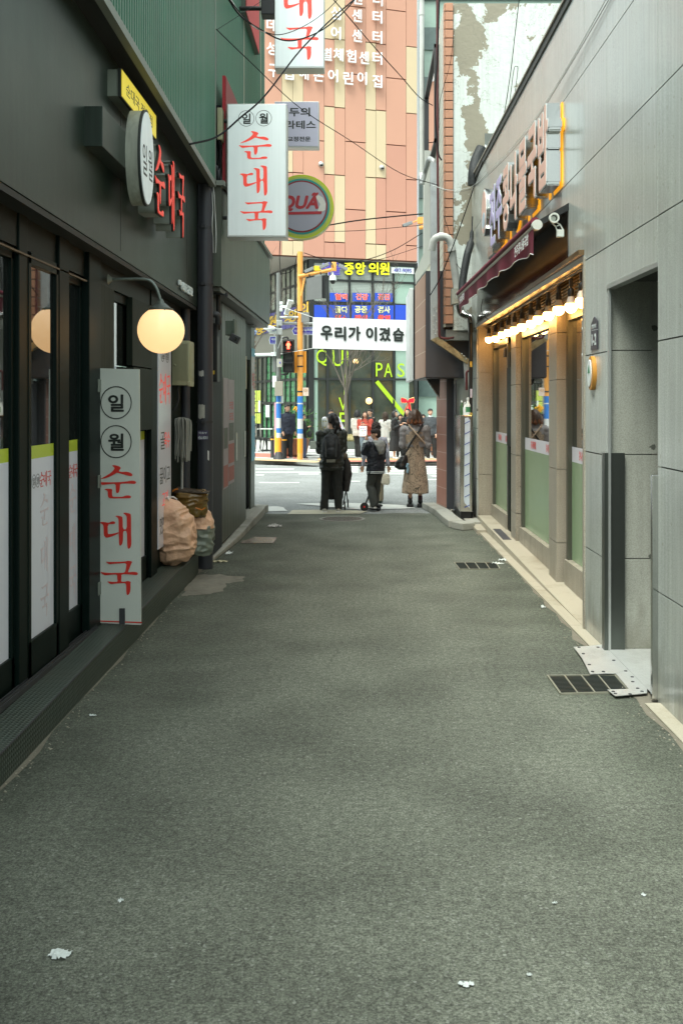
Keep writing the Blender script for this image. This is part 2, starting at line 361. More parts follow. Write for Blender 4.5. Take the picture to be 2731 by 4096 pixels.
M_road = asphalt('asphalt_street', (.205, .215, .212), .35, .92)
def granite(name, col, rough=.3, streak=.12, spk=.12, **k):
    m = pm(name, col, rough=rough, var=.08, scale=2.2, bump=.03, bscale=220, streak=streak, rvar=.08, **k)
    b, o = base_out(m); L = m.node_tree.links.new; tc = nd(m, 'ShaderNodeTexCoord')
    n = nd(m, 'ShaderNodeTexNoise'); n.inputs['Scale'].default_value = 150; n.inputs['Detail'].default_value = 2; L(tc.outputs['Object'], n.inputs['Vector'])
    r = nd(m, 'ShaderNodeMapRange'); r.inputs[1].default_value = .35; r.inputs[2].default_value = .65; r.inputs[3].default_value = 1-spk; r.inputs[4].default_value = 1+spk; L(n.outputs['Fac'], r.inputs[0])
    x = nd(m, 'ShaderNodeMix', data_type='RGBA', blend_type='MULTIPLY'); x.inputs[0].default_value = 1; L(o, x.inputs[6]); L(r.outputs[0], x.inputs[7]); L(x.outputs[2], b.inputs['Base Color']); return m
M_stone = granite('polished_granite', (.42, .45, .42), coat=.3, rough=.2, streak=.10, spk=.12, dirt='8a8c80', dirt_amt=.22)
M_stoneb = granite('matte_granite', (.34, .31, .25), rough=.42, streak=.08, spk=.2, dirt='6d675a', dirt_amt=.3)
M_joint = pm('joint_mortar', '3d3f38', rough=.9)
M_step = granite('tan_stone_step', (.38, .35, .275), rough=.55, streak=.0, spk=.08, dirt='6a6048', dirt_amt=.7)
M_kerb = granite('kerb_granite', (.33, .33, .29), rough=.75, streak=0, spk=.14, dirt='4c4a40', dirt_amt=.8)
M_conc = pm('worn_concrete', (.20, .19, .155), rough=.9, var=.25, scale=9, bump=.4, bscale=60, dirt='3a3a32', dirt_amt=.6)
M_fascia = pm('dark_olive_panel', (.017, .030, .021), rough=.36, var=.12, scale=2, streak=.22, bump=.02, bscale=40, spec=.5, rvar=.07)
M_fascia2 = pm('streaked_brown_panel', (.075, .090, .066), rough=.42, var=.14, scale=2.5, streak=.32, bump=.03, bscale=50, dirt='4a4436', dirt_amt=.4)
M_soffit = pm('soffit_dark', (.022, .024, .022), rough=.6)
M_frame = pm('black_aluminium', (.0025, .008, .0065), rough=.42, spec=.13)
M_frame2 = pm('brown_black_board', (.010, .017, .012), rough=.5, streak=.15, spec=.15)
M_green = pm('green_corrugated', (.018, .135, .068), rough=.36, var=.10, scale=3, streak=.18, spec=.6)
M_green2 = pm('grey_green_trim', (.18, .20, .17), rough=.5)
M_greenm = pm('grey_green_paint', (.10, .13, .10), rough=.6, streak=.1)
M_black = pm('black_plastic', (.012, .013, .013), rough=.45)
M_dkgrey = pm('dark_grey_metal', (.035, .037, .040), rough=.5)
M_glass = pm('dark_shop_glass', (.010, .012, .011), rough=.02, var=0, spec=1.0, ior=1.7, coat=1.0)
M_film = pm('white_window_film', (.74, .75, .83), rough=.22, var=.03, scale=1.5, spec=.5)
M_lime = pm('lime_window_film', (.52, .62, .06), rough=.25, var=.04)
M_filmg = pm('green_window_film', (.26, .37, .22), rough=.25, var=.1, scale=1.2, spec=.6)
M_red = pm('sign_red', (.62, .035, .025), rough=.4, var=.03)
M_redp = pm('sign_bright_red', (.80, .07, .05), rough=.45, var=.02, emit='ff5040', estr=.12)
M_ink = pm('sign_black', (.02, .025, .022), rough=.5, var=.03)
M_white = pm('sign_white', (.72, .78, .77), rough=.35, var=.03, scale=1)
M_whitel = pm('sign_white_lightbox', (.74, .80, .80), rough=.3, var=.05, scale=1.5, streak=.04, emit='dcebea', estr=.06)
M_board = pm('white_painted_board', (.56, .59, .54), rough=.4, var=.05, scale=2, dirt='7d8074', dirt_amt=.35)
M_alu = pm('aluminium_edge', (.50, .52, .50), rough=.35, metal=.6, var=.1)
M_steel = pm('stainless_steel', (.55, .56, .55), rough=.16, metal=1, var=.06, scale=3, bump=.06, bscale=3)
M_galv = pm('galvanised_steel', (.36, .38, .38), rough=.5, metal=.35, var=.16, scale=14, dirt='6a6a62', dirt_amt=.4)
M_rust = pm('greasy_yellow_steel', (.30, .25, .14), rough=.4, metal=.3, var=.4, scale=18, bump=.4, bscale=30, dirt='4b3a1a', dirt_amt=.9)
M_pvc = pm('grey_pvc_pipe', (.50, .51, .48), rough=.4, var=.06, dirt='6e6e66', dirt_amt=.35)
M_pipe = pm('blue_black_pipe', (.040, .043, .052), rough=.45, var=.12, scale=5)
M_redpipe = pm('maroon_gas_pipe', (.085, .018, .018), rough=.5, var=.2)
M_hose = pm('black_insulation_hose', (.014, .017, .018), rough=.6, bump=.5, bscale=40)
M_cable = pm('black_cable', (.006, .006, .007), rough=.8, spec=.2)
M_cablew = pm('white_cable', (.55, .57, .55), rough=.5)
M_beige = pm('beige_meter_box', (.33, .33, .20), rough=.5, var=.08, streak=.15)
M_awn = pm('maroon_awning_cloth', (.145, .012, .030), rough=.8, var=.12, scale=20)
M_brass = pm('brass_slats', (.55, .36, .12), rough=.2, metal=.9, var=.15)
M_tile = pm('salmon_tile', (.46, .25, .19), rough=.5, var=.12, scale=3, streak=.1)
M_orange = pm('orange_brick_tile', (.46, .23, .14), rough=.6, var=.22, scale=12)
M_grout = pm('grout', (.10, .09, .075), rough=.9)
M_cream = pm('cream_panel', (.58, .465, .30), rough=.6, var=.03, scale=1)
M_pink = pm('salmon_panel', (.54, .285, .20), rough=.6, var=.04, scale=1)
M_pinkd = pm('deep_salmon_panel', (.50, .25, .18), rough=.6, var=.04, scale=1)
M_letter = pm('raised_white_letter', (.80, .80, .80), rough=.4, var=.02)
M_mull = pm('charcoal_mullion', (.020, .023, .022), rough=.4)
M_dgrey = pm('dark_grey_cladding', (.055, .055, .062), rough=.55, var=.06)
M_plate = pm('worn_checker_plate', (.62, .64, .62), rough=.30, metal=.45, var=.15, scale=5, bump=.5, bscale=70, dirt='77756a', dirt_amt=.45)

def spots(m, sc, size, thr, col, amt=.8):
    L = m.node_tree.links.new; g_ = nd(m, 'ShaderNodeNewGeometry'); nn_ = nd(m, 'ShaderNodeTexNoise'); nn_.inputs['Scale'].default_value = 40; L(g_.outputs['Position'], nn_.inputs['Vector'])
    ad = nd(m, 'ShaderNodeMix', data_type='RGBA'); ad.inputs[0].default_value = .03; L(g_.outputs['Position'], ad.inputs[6]); L(nn_.outputs['Color'], ad.inputs[7])
    v = nd(m, 'ShaderNodeTexVoronoi'); v.inputs['Scale'].default_value = sc; L(ad.outputs[2], v.inputs['Vector']); s_ = nd(m, 'ShaderNodeSeparateColor'); L(v.outputs['Color'], s_.inputs[0])
    mulcol(m, mth(m, 'MULTIPLY', mth(m, 'MULTIPLY', mth(m, 'LESS_THAN', v.outputs['Distance'], size), mth(m, 'GREATER_THAN', s_.outputs[0], thr)), amt), col)
def grime(m, top, amt, col=(.13, .12, .085, 1)):
    L = m.node_tree.links.new; o = geo_xyz(m); g_ = nd(m, 'ShaderNodeNewGeometry'); mp_ = nd(m, 'ShaderNodeMapping'); mp_.inputs['Scale'].default_value = (5, 5, 1.6); L(g_.outputs['Position'], mp_.inputs[0]); n = nd(m, 'ShaderNodeTexNoise'); n.inputs['Scale'].default_value = 1.5; n.inputs['Detail'].default_value = 7; L(mp_.outputs[0], n.inputs['Vector'])
    h_ = mth(m, 'SUBTRACT', 1, mth(m, 'DIVIDE', o[2], top)); r = nd(m, 'ShaderNodeMapRange'); r.inputs[1].default_value = .55; r.inputs[2].default_value = 1.15; r.inputs[4].default_value = amt; L(mth(m, 'ADD', h_, mth(m, 'MULTIPLY', mth(m, 'SUBTRACT', n.outputs['Fac'], .5), 1.6)), r.inputs[0]); r.clamp = True
    mulcol(m, r.outputs[0], col)
grime(M_stone, .9, .55); grime(M_stoneb, .7, .5); grime(M_fascia2, 1.2, .4, (.12, .11, .08, 1))
spots(M_stone, 3.2, .075, .72, (.09, .09, .08, 1)); spots(M_stone, 9, .10, .85, (.30, .30, .26, 1), .6); spots(M_stoneb, 6, .08, .8, (.12, .10, .08, 1))
def lerp(a, b, t): return a + (b-a)*t
def PZ(y): return .155 + .0135*(y-4.5)          # platform height along the alley
def slabx(mb, ya, yb, x0, x1, za, zb, mi=0):
    """slab along the alley between depths ya, yb; x0/x1 = outer,inner x; za=(z0,z1) at ya, zb at yb"""
    return mb.hexa([(x0, ya, za[0]), (x1, ya, za[0]), (x1, yb, zb[0]), (x0, yb, zb[0])], [(x0, ya, za[1]), (x1, ya, za[1]), (x1, yb, zb[1]), (x0, yb, zb[1])], mi)
YP, YN = (0, 1, 0), (0, -1, 0)
XP = (1, 0, 0); UP = (0, 0, 1)

# ================================================================ ground
mb = MB(); mb.add([(-90, -30, -.012), (90, -30, -.012), (90, 120, -.012), (-90, 120, -.012)], [(0, 1, 2, 3)]); struct('ground', mb, M_conc)
mb = MB(); n = 30
for i in range(n):
    ya, yb = lerp(-9, 15.7, i/n), lerp(-9, 15.7, (i+1)/n)
    mb.add([(-1.95, ya, 0), (1.75, ya, 0), (1.75, yb, 0), (-1.95, yb, 0)], [(0, 1, 2, 3)])
struct('alley_road', mb, M_asph)
mb = MB(); mb.add([(-60, 15.62, -.004), (60, 15.62, -.004), (60, 28.62, -.004), (-60, 28.62, -.004)], [(0, 1, 2, 3)]); struct('street', mb, M_road)
# the ragged joint between alley and street asphalt
mb = MB(); P = [(-1.62, 15.5)] ; xs = [lerp(-1.6, 1.3, i/24) for i in range(25)]
top = [(x, 15.66+random.uniform(-.05, .05)+.12*math.sin(x*2.1)) for x in xs]
for i in range(24): mb.add([(xs[i], 15.3, .002), (xs[i+1], 15.3, .002), (*top[i+1], .002), (*top[i], .002)], [(0, 1, 2, 3)])
struct('alley_road_edge', mb, M_asph)
# concrete patch by the platform and dusty edges along the right strip
def flat_poly(name, pts, z, mat, sub=3, jit=.02):
    Q = []
    for i in range(len(pts)):
        a, b = Vector(pts[i]), Vector(pts[(i+1) % len(pts)])
        for k in range(sub): p = a.lerp(b, k/sub); Q.append((p.x+random.uniform(-jit, jit), p.y+random.uniform(-jit, jit)*2, z))
    bm = bmesh.new(); f = bm.faces.new([bm.verts.new(q) for q in Q]); bmesh.ops.triangulate(bm, faces=[f]); mb = MB(); mb.frombm(bm); return struct(name, mb, mat)
flat_poly('pavement_patch', [GP(x, y).xy for x, y in ((742, 2340), (800, 2300), (880, 2300), (985, 2312), (960, 2330), (900, 2338), (880, 2370), (800, 2378), (724, 2384))], .004, M_conc, 4, .03)
M_dust = pm('dusty_concrete', (.17, .155, .12), rough=.95, var=.25, scale=12, bump=.3, bscale=60)
pts = []; ys = [lerp(2.0, 13.9, i/40) for i in range(41)]
inner = [(1.70, y) for y in ys[::-1]]
outer = [(1.615-(y-5.4)*.0105-abs(noise.noise(Vector((y*1.7, 3, 0))))*.16-.015, y) for y in ys]
bm = bmesh.new(); vs = [bm.verts.new((x, y, .0035)) for x, y in outer+inner]; f = bm.faces.new(vs); bmesh.ops.triangulate(bm, faces=[f]); mb = MB().frombm(bm); struct('pavement_edge', mb, M_dust)
pts = []; outer = [(-1.665-(y-5)*.012+abs(noise.noise(Vector((y*2.3, 9, 0))))*.06-.002, y) for y in ys]; inner = [(-1.9, y) for y in ys[::-1]]
bm = bmesh.new(); vs = [bm.verts.new((x, y, .0035)) for x, y in outer+inner]; f = bm.faces.new(vs); bmesh.ops.triangulate(bm, faces=[f]); mb = MB().frombm(bm); struct('pavement_edge', mb, M_dust)

# ================================================================ left building with the soup shop
LB = thing('shop_building', 'dark olive shop building with green corrugated upper wall on the left of the alley', 'building')
mb = MB(); mb.box(-7, -2.02, -1.8, 10.45, 0, 4.3); mb.box(-7, -1.66, -1.8, 10.45, 4.3, 6.6)
mb.build('wall', M_frame2, LB)
mb = MB(); slabx(mb, -1.8, 10.45, -1.78, -2.6, (2.92, 4.4), (2.76, 4.2)); mb.build('fascia', M_fascia, LB)
mb = MB(); slabx(mb, -1.8, 10.45, -1.785, -2.02, (2.88, 2.915), (2.72, 2.755)); mb.build('soffit', M_soffit, LB)
for y in (1.9, 4.55, 7.2, 9.85): mb = MB(); slabx(mb, y, y+.006, -1.7785, -1.80, (2.85, 4.3), (2.85, 4.3)); mb.build('panel_joint', M_soffit, LB)
# soffit under the corrugated overhang
mb = MB(); slabx(mb, -1.8, 10.46, -1.60, -1.80, (4.468, 4.508), (4.055, 4.09)); mb.build('overhang_soffit', M_soffit, LB)
def zs(y): return 4.21 - (y-6.08)*.0365
mb = MB(); p = .07; y = -1.8
prof = [(0, 0), (.026, 0), (.034, .032), (.060, .032), (.07, 0)]
V = []
while y < 10.43:
    for a, b in prof[:-1]: V.append((-1.61+b-.012, y+a))
    y += p
N = len(V)
mb.v = [(x, yy, zs(yy)) for x, yy in V] + [(x, yy, 6.6) for x, yy in V]
mb.f = [(i, i+1, N+i+1, N+i) for i in range(N-1)]; mb.mi = [0]*len(mb.f)
mb.build('corrugated_siding', M_green, LB)
mb = MB(); slabx(mb, -1.8, 10.47, -1.585, -1.64, (zs(-1.8)-.03, zs(-1.8)+.035), (zs(10.46)-.03, zs(10.46)+.035)); mb.box(-1.66, -1.585, 10.44, 10.48, 4.03, 6.6)
mb.build('siding_trim', M_green2, LB)
# shop front frames, doors and windows
mb = MB()
for a, b, x in ((3.1, 3.4, -1.89), (5.42, 5.56, -1.89), (6.10, 6.30, -1.88), (6.72, 7.02, -1.87), (8.75, 9.0, -1.89)):
    mb.bbox(-2.0, x, a, b, PZ(a), 2.86, .006)
mb.box(-2.0, -1.90, 0, 10.2, 2.60, 2.84); mb.box(-2.0, -1.925, -2, 10.2, .05, .2)
mb.build('shop_frame', M_frame, LB)
mb = MB(); mb.box(-1.90, -1.88, 3.4, 6.7, 2.565, 2.575); mb.build('head_trim', pm('bronze_line', (.10, .06, .03), rough=.4), LB)
def shop_window(ya, yb, x, rail, name='sliding_door', film=True):
    z0 = PZ((ya+yb)/2)+.005
    mb = MB(); mb.bbox(x-.04, x, ya, yb, z0, z0+rail, .004); mb.bbox(x-.04, x, ya, yb, 2.53, 2.6, .004); mb.bbox(x-.04, x, ya, ya+.045, z0, 2.6, .004); mb.bbox(x-.04, x, yb-.045, yb, z0, 2.6, .004)
    f = mb.build(name, M_frame, LB)
    mb = MB(); mb.box(x-.028, x-.020, ya+.04, yb-.04, z0+rail-.005, 2.54); mb.build('pane', M_glass, f)
    if film:
        mb = MB(); mb.box(x-.0185, x-.0175, ya+.046, yb-.046, z0+rail, 1.43); mb.build('frosted_film', M_film, f)
        mb = MB(); mb.box(x-.0185, x-.0175, ya+.046, yb-.046, 1.43, 1.505); mb.build('lime_band', M_lime, f)
        cy = (ya+yb)/2; L = min(.34, (yb-ya)*.72); n = 5; st = L/5
        mk = MB(); mr = MB()
        if film != 'n':
            for k, ch in enumerate('일월'):
                yy = cy-L/2+st*(k+.5)
                ring(mk, (x-.0172, yy, 1.30), YP, UP, .034, .003, .0008, ry=.04, n=20)
                t = text(ch, M_ink, (x-.0172, yy, 1.30), YP, UP, h=.042, w_=.036, ext=.0008, mb_only=True); mk.add(t.v, t.f)
            for k, ch in enumerate('순대국'): brush(mr, ch, (x-.0172, cy-L/2+st*(k+2.5), 1.30), YP, UP, .11, .0008, wide=.75)
            mk.build('decal_black', M_ink, f); mr.build('decal_red', M_red, f)
            # large pale red lettering lower on the film
            if yb-ya < 1:
                mr = MB()
                for k, ch in enumerate('순대국'): brush(mr, ch, (x-.0172, cy+.05, 1.12-.27*k), YP, UP, .24, .0005, wide=.7)
                mr.build('faded_decal', pm('faded_decal_red', (.60, .50, .54), rough=.3), f)
    return f
shop_window(3.4, 5.42, -1.915, .21)
shop_window(5.56, 6.10, -1.885, .23)
shop_window(6.30, 6.72, -1.92, .21)
shop_window(7.02, 8.75, -1.925, .21, film=True)
# upper boards, narrow window and dark panels beyond the doors
for k in range(3): MB().bbox(-1.93, -1.885-.004*k, 7.03+.15*k, 7.17+.15*k, 1.55, 2.6, .004).build('timber_board', M_frame2, LB)
MB().bbox(-1.93, -1.88, 8.0, 8.72, 2.05, 2.6, .004).build('wall_panel', M_frame2, LB); MB().bbox(-1.93, -1.87, 8.0, 8.72, 1.52, 2.04, .004).build('wall_panel', M_frame2, LB)
mb = MB(); mb.box(-1.935, -1.925, 7.52, 7.66, 1.6, 2.5); f = mb.build('narrow_window', M_glass, LB)
mb = MB(); mb.box(-1.924, -1.922, 7.56, 7.65, 1.78, 2.03); f2 = mb.build('notice', pm('notice_blue_white', (.45, .62, .78), rough=.5), f)
mb = MB(); t = text('광고', M_red, (-1.9215, 7.605, 1.98), YP, UP, w_=.075, h=.07, ext=.0008, mb_only=True); mb.add(t.v, t.f)
mb.build('notice_text_red', M_red, f)
text('전철', pm('ink_blue', (.03, .05, .25), rough=.5), (-1.9215, 7.605, 1.84), YP, UP, w_=.075, h=.07, ext=.0008, parent=f, name='notice_text_blue')
mb = MB(); mb.box(-1.924, -1.922, 7.56, 7.65, 1.62, 1.77); mb.build('lime_notice', M_lime, f)
# hinge plates
for z in (1.87, 1.2, .45): MB().bbox(-1.885, -1.862, 6.93, 6.99, z-.045, z+.045, .003).build('hinge', M_green2, LB)
# rib strip and dark returns at the far end of the shop
mb = MB(); mb.box(-2.0, -1.93, 9.0, 10.2, .2, 2.62)
for k in range(14): mb.box(-1.935, -1.90, 9.62+.042*k, 9.645+.042*k, .25, 2.6)
mb.build('ribbed_panel', M_frame2, LB)
mb = MB(); mb.box(-1.90, -1.86, 3, 6.9, .17, .20); mb.box(-1.875, -1.868, 3, 6.9, .20, .214); mb.box(-1.895, -1.888, 3, 6.9, .20, .214); mb.build('door_track', M_dkgrey, LB)

# chequer plate step
M_chk = pm('black_chequer_plate', (.050, .070, .056), rough=.42, metal=.2, var=.25, scale=4, dirt='4a463a', dirt_amt=.35)
def chk(m):
    L = m.node_tree.links.new; o = geo_xyz(m); b = m.node_tree.nodes['Principled BSDF']
    g = nd(m, 'ShaderNodeNewGeometry'); sep = nd(m, 'ShaderNodeSeparateXYZ'); L(g.outputs['Normal'], sep.inputs[0])
    u = mth(m, 'ADD', o[0], o[2])
    s1 = mth(m, 'SINE', mth(m, 'MULTIPLY', mth(m, 'ADD', u, o[1]), 125)); s2 = mth(m, 'SINE', mth(m, 'MULTIPLY', mth(m, 'SUBTRACT', u, o[1]), 125))
    a = mth(m, 'MAXIMUM', mth(m, 'MULTIPLY', s1, s2), 0.0); a = mth(m, 'POWER', a, .6)
    bp = nd(m, 'ShaderNodeBump'); bp.inputs['Strength'].default_value = .9; bp.inputs['Distance'].default_value = .004; L(a, bp.inputs['Height']); L(bp.outputs[0], b.inputs['Normal'])
    mulcol(m, mth(m, 'MULTIPLY', a, .45), (.12, .125, .11, 1))
chk(M_chk)
PF = thing('steel_step', 'long black chequer plate step running along the left shop front', 'step')
mb = MB()
xo = lambda y: -1.665-(y-4.5)*.0105
N = 12; ys_ = [lerp(.5, 10.2, i/N) for i in range(N+1)]
for i in range(N):
    a, b = ys_[i], ys_[i+1]
    mb.add([(xo(a), a, PZ(a)), (xo(b), b, PZ(b)), (-2.02, b, PZ(b)), (-2.02, a, PZ(a))], [(0, 1, 2, 3)])
mb.build('tread', M_chk, PF)
mb = MB()
for i in range(N):
    a, b = ys_[i], ys_[i+1]
    mb.add([(xo(a)+.002, a, 0), (xo(b)+.002, b, 0), (xo(b)+.002, b, PZ(b)-.004), (xo(a)+.002, a, PZ(a)-.004)], [(0, 1, 2, 3)])
mb.add([(xo(10.2), 10.2, 0), (-2.02, 10.2, 0), (-2.02, 10.2, PZ(10.2)), (xo(10.2), 10.2, PZ(10.2))], [(0, 1, 2, 3)])
mb.add([(xo(.5), .5, 0), (-2.02, .5, 0), (-2.02, .5, PZ(.5)), (xo(.5), .5, PZ(.5))], [(0, 1, 2, 3)])
mb.build('riser', M_chk, PF)
mb = MB(); mb.tube([(xo(y)+.001, y, PZ(y)-.003) for y in ys_], .005, 6); mb.build('nosing', M_dkgrey, PF)

# ================================================================ second building on the left
L2 = thing('shop_building', 'streaked brown clad building with vertical boards at the far left corner of the alley', 'building')
mb = MB(); mb.box(-7, -1.72, 10.75, 13.95, .02, 3.0); mb.box(-7, -2.3, 13.95, 15.3, .02, 3.0); mb.box(-7, -1.84, 15.25, 15.83, .1, 3.0); mb.box(-7, -1.68, 10.75, 15.8, 3.0, 8.6)
mb.build('wall', M_frame2, L2)
mb = MB(); mb.hexa([(-1.54, 10.55, 2.99), (-1.85, 10.55, 2.99), (-1.85, 15.85, 3.0), (-1.54, 15.85, 3.0)], [(-1.54, 10.55, 4.05), (-1.85, 10.55, 4.05), (-1.85, 15.85, 4.02), (-1.54, 15.85, 4.02)])
mb.build('fascia', M_fascia2, L2)
mb = MB(); mb.box(-1.85, -1.50, 10.5, 15.95, 4.05, 4.10); mb.build('flashing', M_green2, L2)
mb = MB(); mb.box(-2.5, -1.56, 10.6, 15.8, 2.94, 2.985); mb.box(-1.86, -1.70, 15.0, 15.4, 2.93, 2.94)
mb.build('soffit', pm('soffit_olive', (.07, .075, .06), rough=.5), L2)
mb = MB(); y = 11.72
while y < 13.9: mb.bbox(-1.73, -1.70, y, y+.245, .10, 2.93, .004); y += .25
mb.build('vertical_cladding', M_fascia2, L2)
mb = MB(); y = 10.78
while y < 11.7: mb.box(-1.735, -1.70, y, y+.022, .06, 2.93); y += .045
mb.build('louvre_panel', M_dkgrey, L2)
mb = MB(); mb.box(-1.80, -1.775, 15.28, 15.80, .1, 3.0); mb.box(-1.78, -1.70, 13.95, 14.02, .1, 2.93); pier = mb.build('corner_pier', M_fascia2, L2)
mb = MB(); mb.box(-2.28, -2.26, 14.05, 15.2, .1, 2.4); mb.build('door', M_frame, L2)
mb = MB(); mb.box(-2.28, -1.78, 14.02, 15.28, 2.4, 2.93); mb.build('door_transom', M_frame2, L2)
mb = MB(); y = 10.8; V = []
while y < 15.9:
    for a, b in prof[:-1]: V.append((-1.665+b, y+a))
    y += p
N = len(V); mb.v = [(x, yy, 4.08) for x, yy in V] + [(x, yy, 8.6) for x, yy in V]; mb.f = [(i, i+1, N+i+1, N+i) for i in range(N-1)]; mb.mi = [0]*len(mb.f)
mb.build('corrugated_siding', M_green, L2)
mb = MB()
for y in (13.25, 15.35, 15.9): mb.box(-1.67, -1.63, y, y+.04, 4.08, 8.6)
mb.build('siding_trim', pm('cream_trim', (.45, .42, .32), rough=.5), L2)
mb = MB()
for k in range(26): mb.box(-1.772, -1.765, 15.80, 15.83, .9+k*.075, .935+k*.075)
mb.build('perforated_edge', M_orange, L2)

# ================================================================ right: polished granite building
RX = lambda y: 1.70 - (y-5.4)*.01236
G = .008
RB = thing('stone_building', 'low pale granite clad restaurant building with a recessed shop front on the right', 'building')
def face(mb, ya, yb, z0, z1, th=.04, off=0., mi=0):
    """panel on the alley face"""
    mb.hexa([(RX(ya)-off, ya, z0), (RX(ya)-off+th, ya, z0), (RX(yb)-off+th, yb, z0), (RX(yb)-off, yb, z0)], [(RX(ya)-off, ya, z1), (RX(ya)-off+th, ya, z1), (RX(yb)-off+th, yb, z1), (RX(yb)-off, yb, z1)], mi)
rows = [0.0, .65, 1.38, 2.11, 2.84, 3.57, 4.30, 5.03]
def panels(mb, cols, z0, z1, th=.035):
    for a, b in zip(cols, cols[1:]):
        for r0, r1 in zip(rows, rows[1:]):
            lo, hi = max(r0, z0), min(r1, z1)
            if hi-lo > .03: face(mb, a+G/2, b-G/2, lo+(G/2 if lo > z0 else 0), hi-(G/2 if hi < z1 else 0), th)
mb = MB(); face(mb, -1.8, 5.795, 0, 5.0, 4, -.02); face(mb, 5.8, 6.965, 2.60, 5.0, 4, -.02); face(mb, 6.99, 7.64, 0, 2.9, .3, -.02); face(mb, 6.97, 14.98, 2.90, 5.0, 4, -.02)
face(mb, 14.40, 14.98, 0, 2.9, 4, -.02)
mb.build('wall', M_joint, RB)
mb = MB(); panels(mb, [-1.8, -.8, .4, 1.6, 2.8, 3.95, 5.10, 5.80], 0, 5.03); mb.build('stone_cladding', M_stone, RB)
mb = MB(); panels(mb, [5.80, 6.97], 2.57, 5.03); panels(mb, [6.97, 7.66], 0, 5.03); panels(mb, [7.66, 8.45, 9.4, 10.35, 11.3, 12.3, 13.3, 14.25, 15.0], 2.87, 5.03); panels(mb, [14.38, 15.0], 0, 2.87)
mb.build('stone_cladding', M_stone, RB)
mb = MB(); face(mb, -1.8, 15.02, 5.03, 5.10, .3, .015); mb.build('roof_coping', pm('coping_dark', (.05, .055, .05), rough=.5), RB)
mb = MB(); face(mb, -1.8, 15.02, 5.10, 5.12, .3, .03); mb.build('coping_top', M_stoneb, RB)
# entrance alcove
mb = MB()
for z0, z1 in ((0, .655), (.662, 1.385), (1.392, 2.115), (2.122, 2.62)): mb.box(1.69, 3.2, 6.975, 7.0, z0, z1)
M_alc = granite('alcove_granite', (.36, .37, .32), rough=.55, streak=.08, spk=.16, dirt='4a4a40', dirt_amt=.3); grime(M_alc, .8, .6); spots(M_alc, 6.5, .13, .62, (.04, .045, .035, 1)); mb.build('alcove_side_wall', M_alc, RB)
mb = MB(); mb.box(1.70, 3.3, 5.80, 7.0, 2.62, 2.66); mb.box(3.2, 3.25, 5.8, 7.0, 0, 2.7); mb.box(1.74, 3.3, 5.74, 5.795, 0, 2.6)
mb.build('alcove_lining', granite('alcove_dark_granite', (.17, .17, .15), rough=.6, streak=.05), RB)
mb = MB(); face(mb, 5.8, 6.97, 2.545, 2.575, .06, .002); mb.box(1.685, 1.70, 6.93, 6.972, 0, 2.56); mb.build('alcove_trim', M_alu, RB)
mb = MB(); face(mb, 6.965, 7.02, .02, 1.40, .04, .022); mb.box(RX(7)-.022, 1.80, 6.945, 6.973, .02, 1.40); mb.build('corner_guard', pm('dark_steel_guard', (.13, .145, .13), rough=.3, metal=.8, var=.1), RB)
mb = MB(); mb.bbox(1.66, 1.70, 5.79, 5.825, .02, 1.33, .004); mb.build('corner_guard', M_steel, RB)
# shop front recess: stub pillars, windows
def WX(y): return 1.92 - (y-8.7)*.0148
for ya, yb in ((9.45, 9.84), (11.96, 12.36)):
    mb = MB()
    for r0, r1 in zip([.0, .40, 1.10, 1.95, 2.4], [.40, 1.10, 1.95, 2.4, 2.86]):
        mb.box(1.80+(9.6-ya)*.004, 2.1, ya, yb, r0+.02+.003, r1+.02-.003)
    mb.build('recess_pillar', M_stoneb, RB)
mb = MB()
for z0, z1 in zip([0, .72, 1.45, 2.19], [.714, 1.444, 2.184, 2.87]): mb.box(RX(14.4)+.02, 2.2, 14.345, 14.40, z0, z1)
mb.box(1.62, 2.2, 14.36, 14.5, 0, 2.87); mb.build('recess_end_wall', M_stoneb, RB)
mb = MB(); mb.box(1.66, 2.25, 7.62, 7.66, 0, 2.87); mb.build('pier_return', M_stoneb, RB)
mb = MB(); mb.box(1.63, 2.2, 7.66, 14.36, 2.89, 2.93); mb.build('recess_soffit', pm('soffit_bronze', (.16, .10, .045), rough=.28, metal=.4), RB)
mb = MB()
for k in range(9): mb.hexa([(1.80, 7.7, 2.62+k*.03), (1.83, 7.7, 2.615+k*.03), (1.83, 14.3, 2.615+k*.03), (1.80, 14.3, 2.62+k*.03)], [(1.80, 7.7, 2.632+k*.03), (1.83, 7.7, 2.627+k*.03), (1.83, 14.3, 2.627+k*.03), (1.80, 14.3, 2.632+k*.03)])
mb.build('brass_slats', M_brass, RB)
mb = MB(); face(mb, 7.66, 14.36, 2.84, 2.885, .08, .004); mb.build('lintel_trim', M_alu, RB)
M_alud = pm('bronze_window_frame', (.10, .105, .085), rough=.35, metal=.5, var=.08)
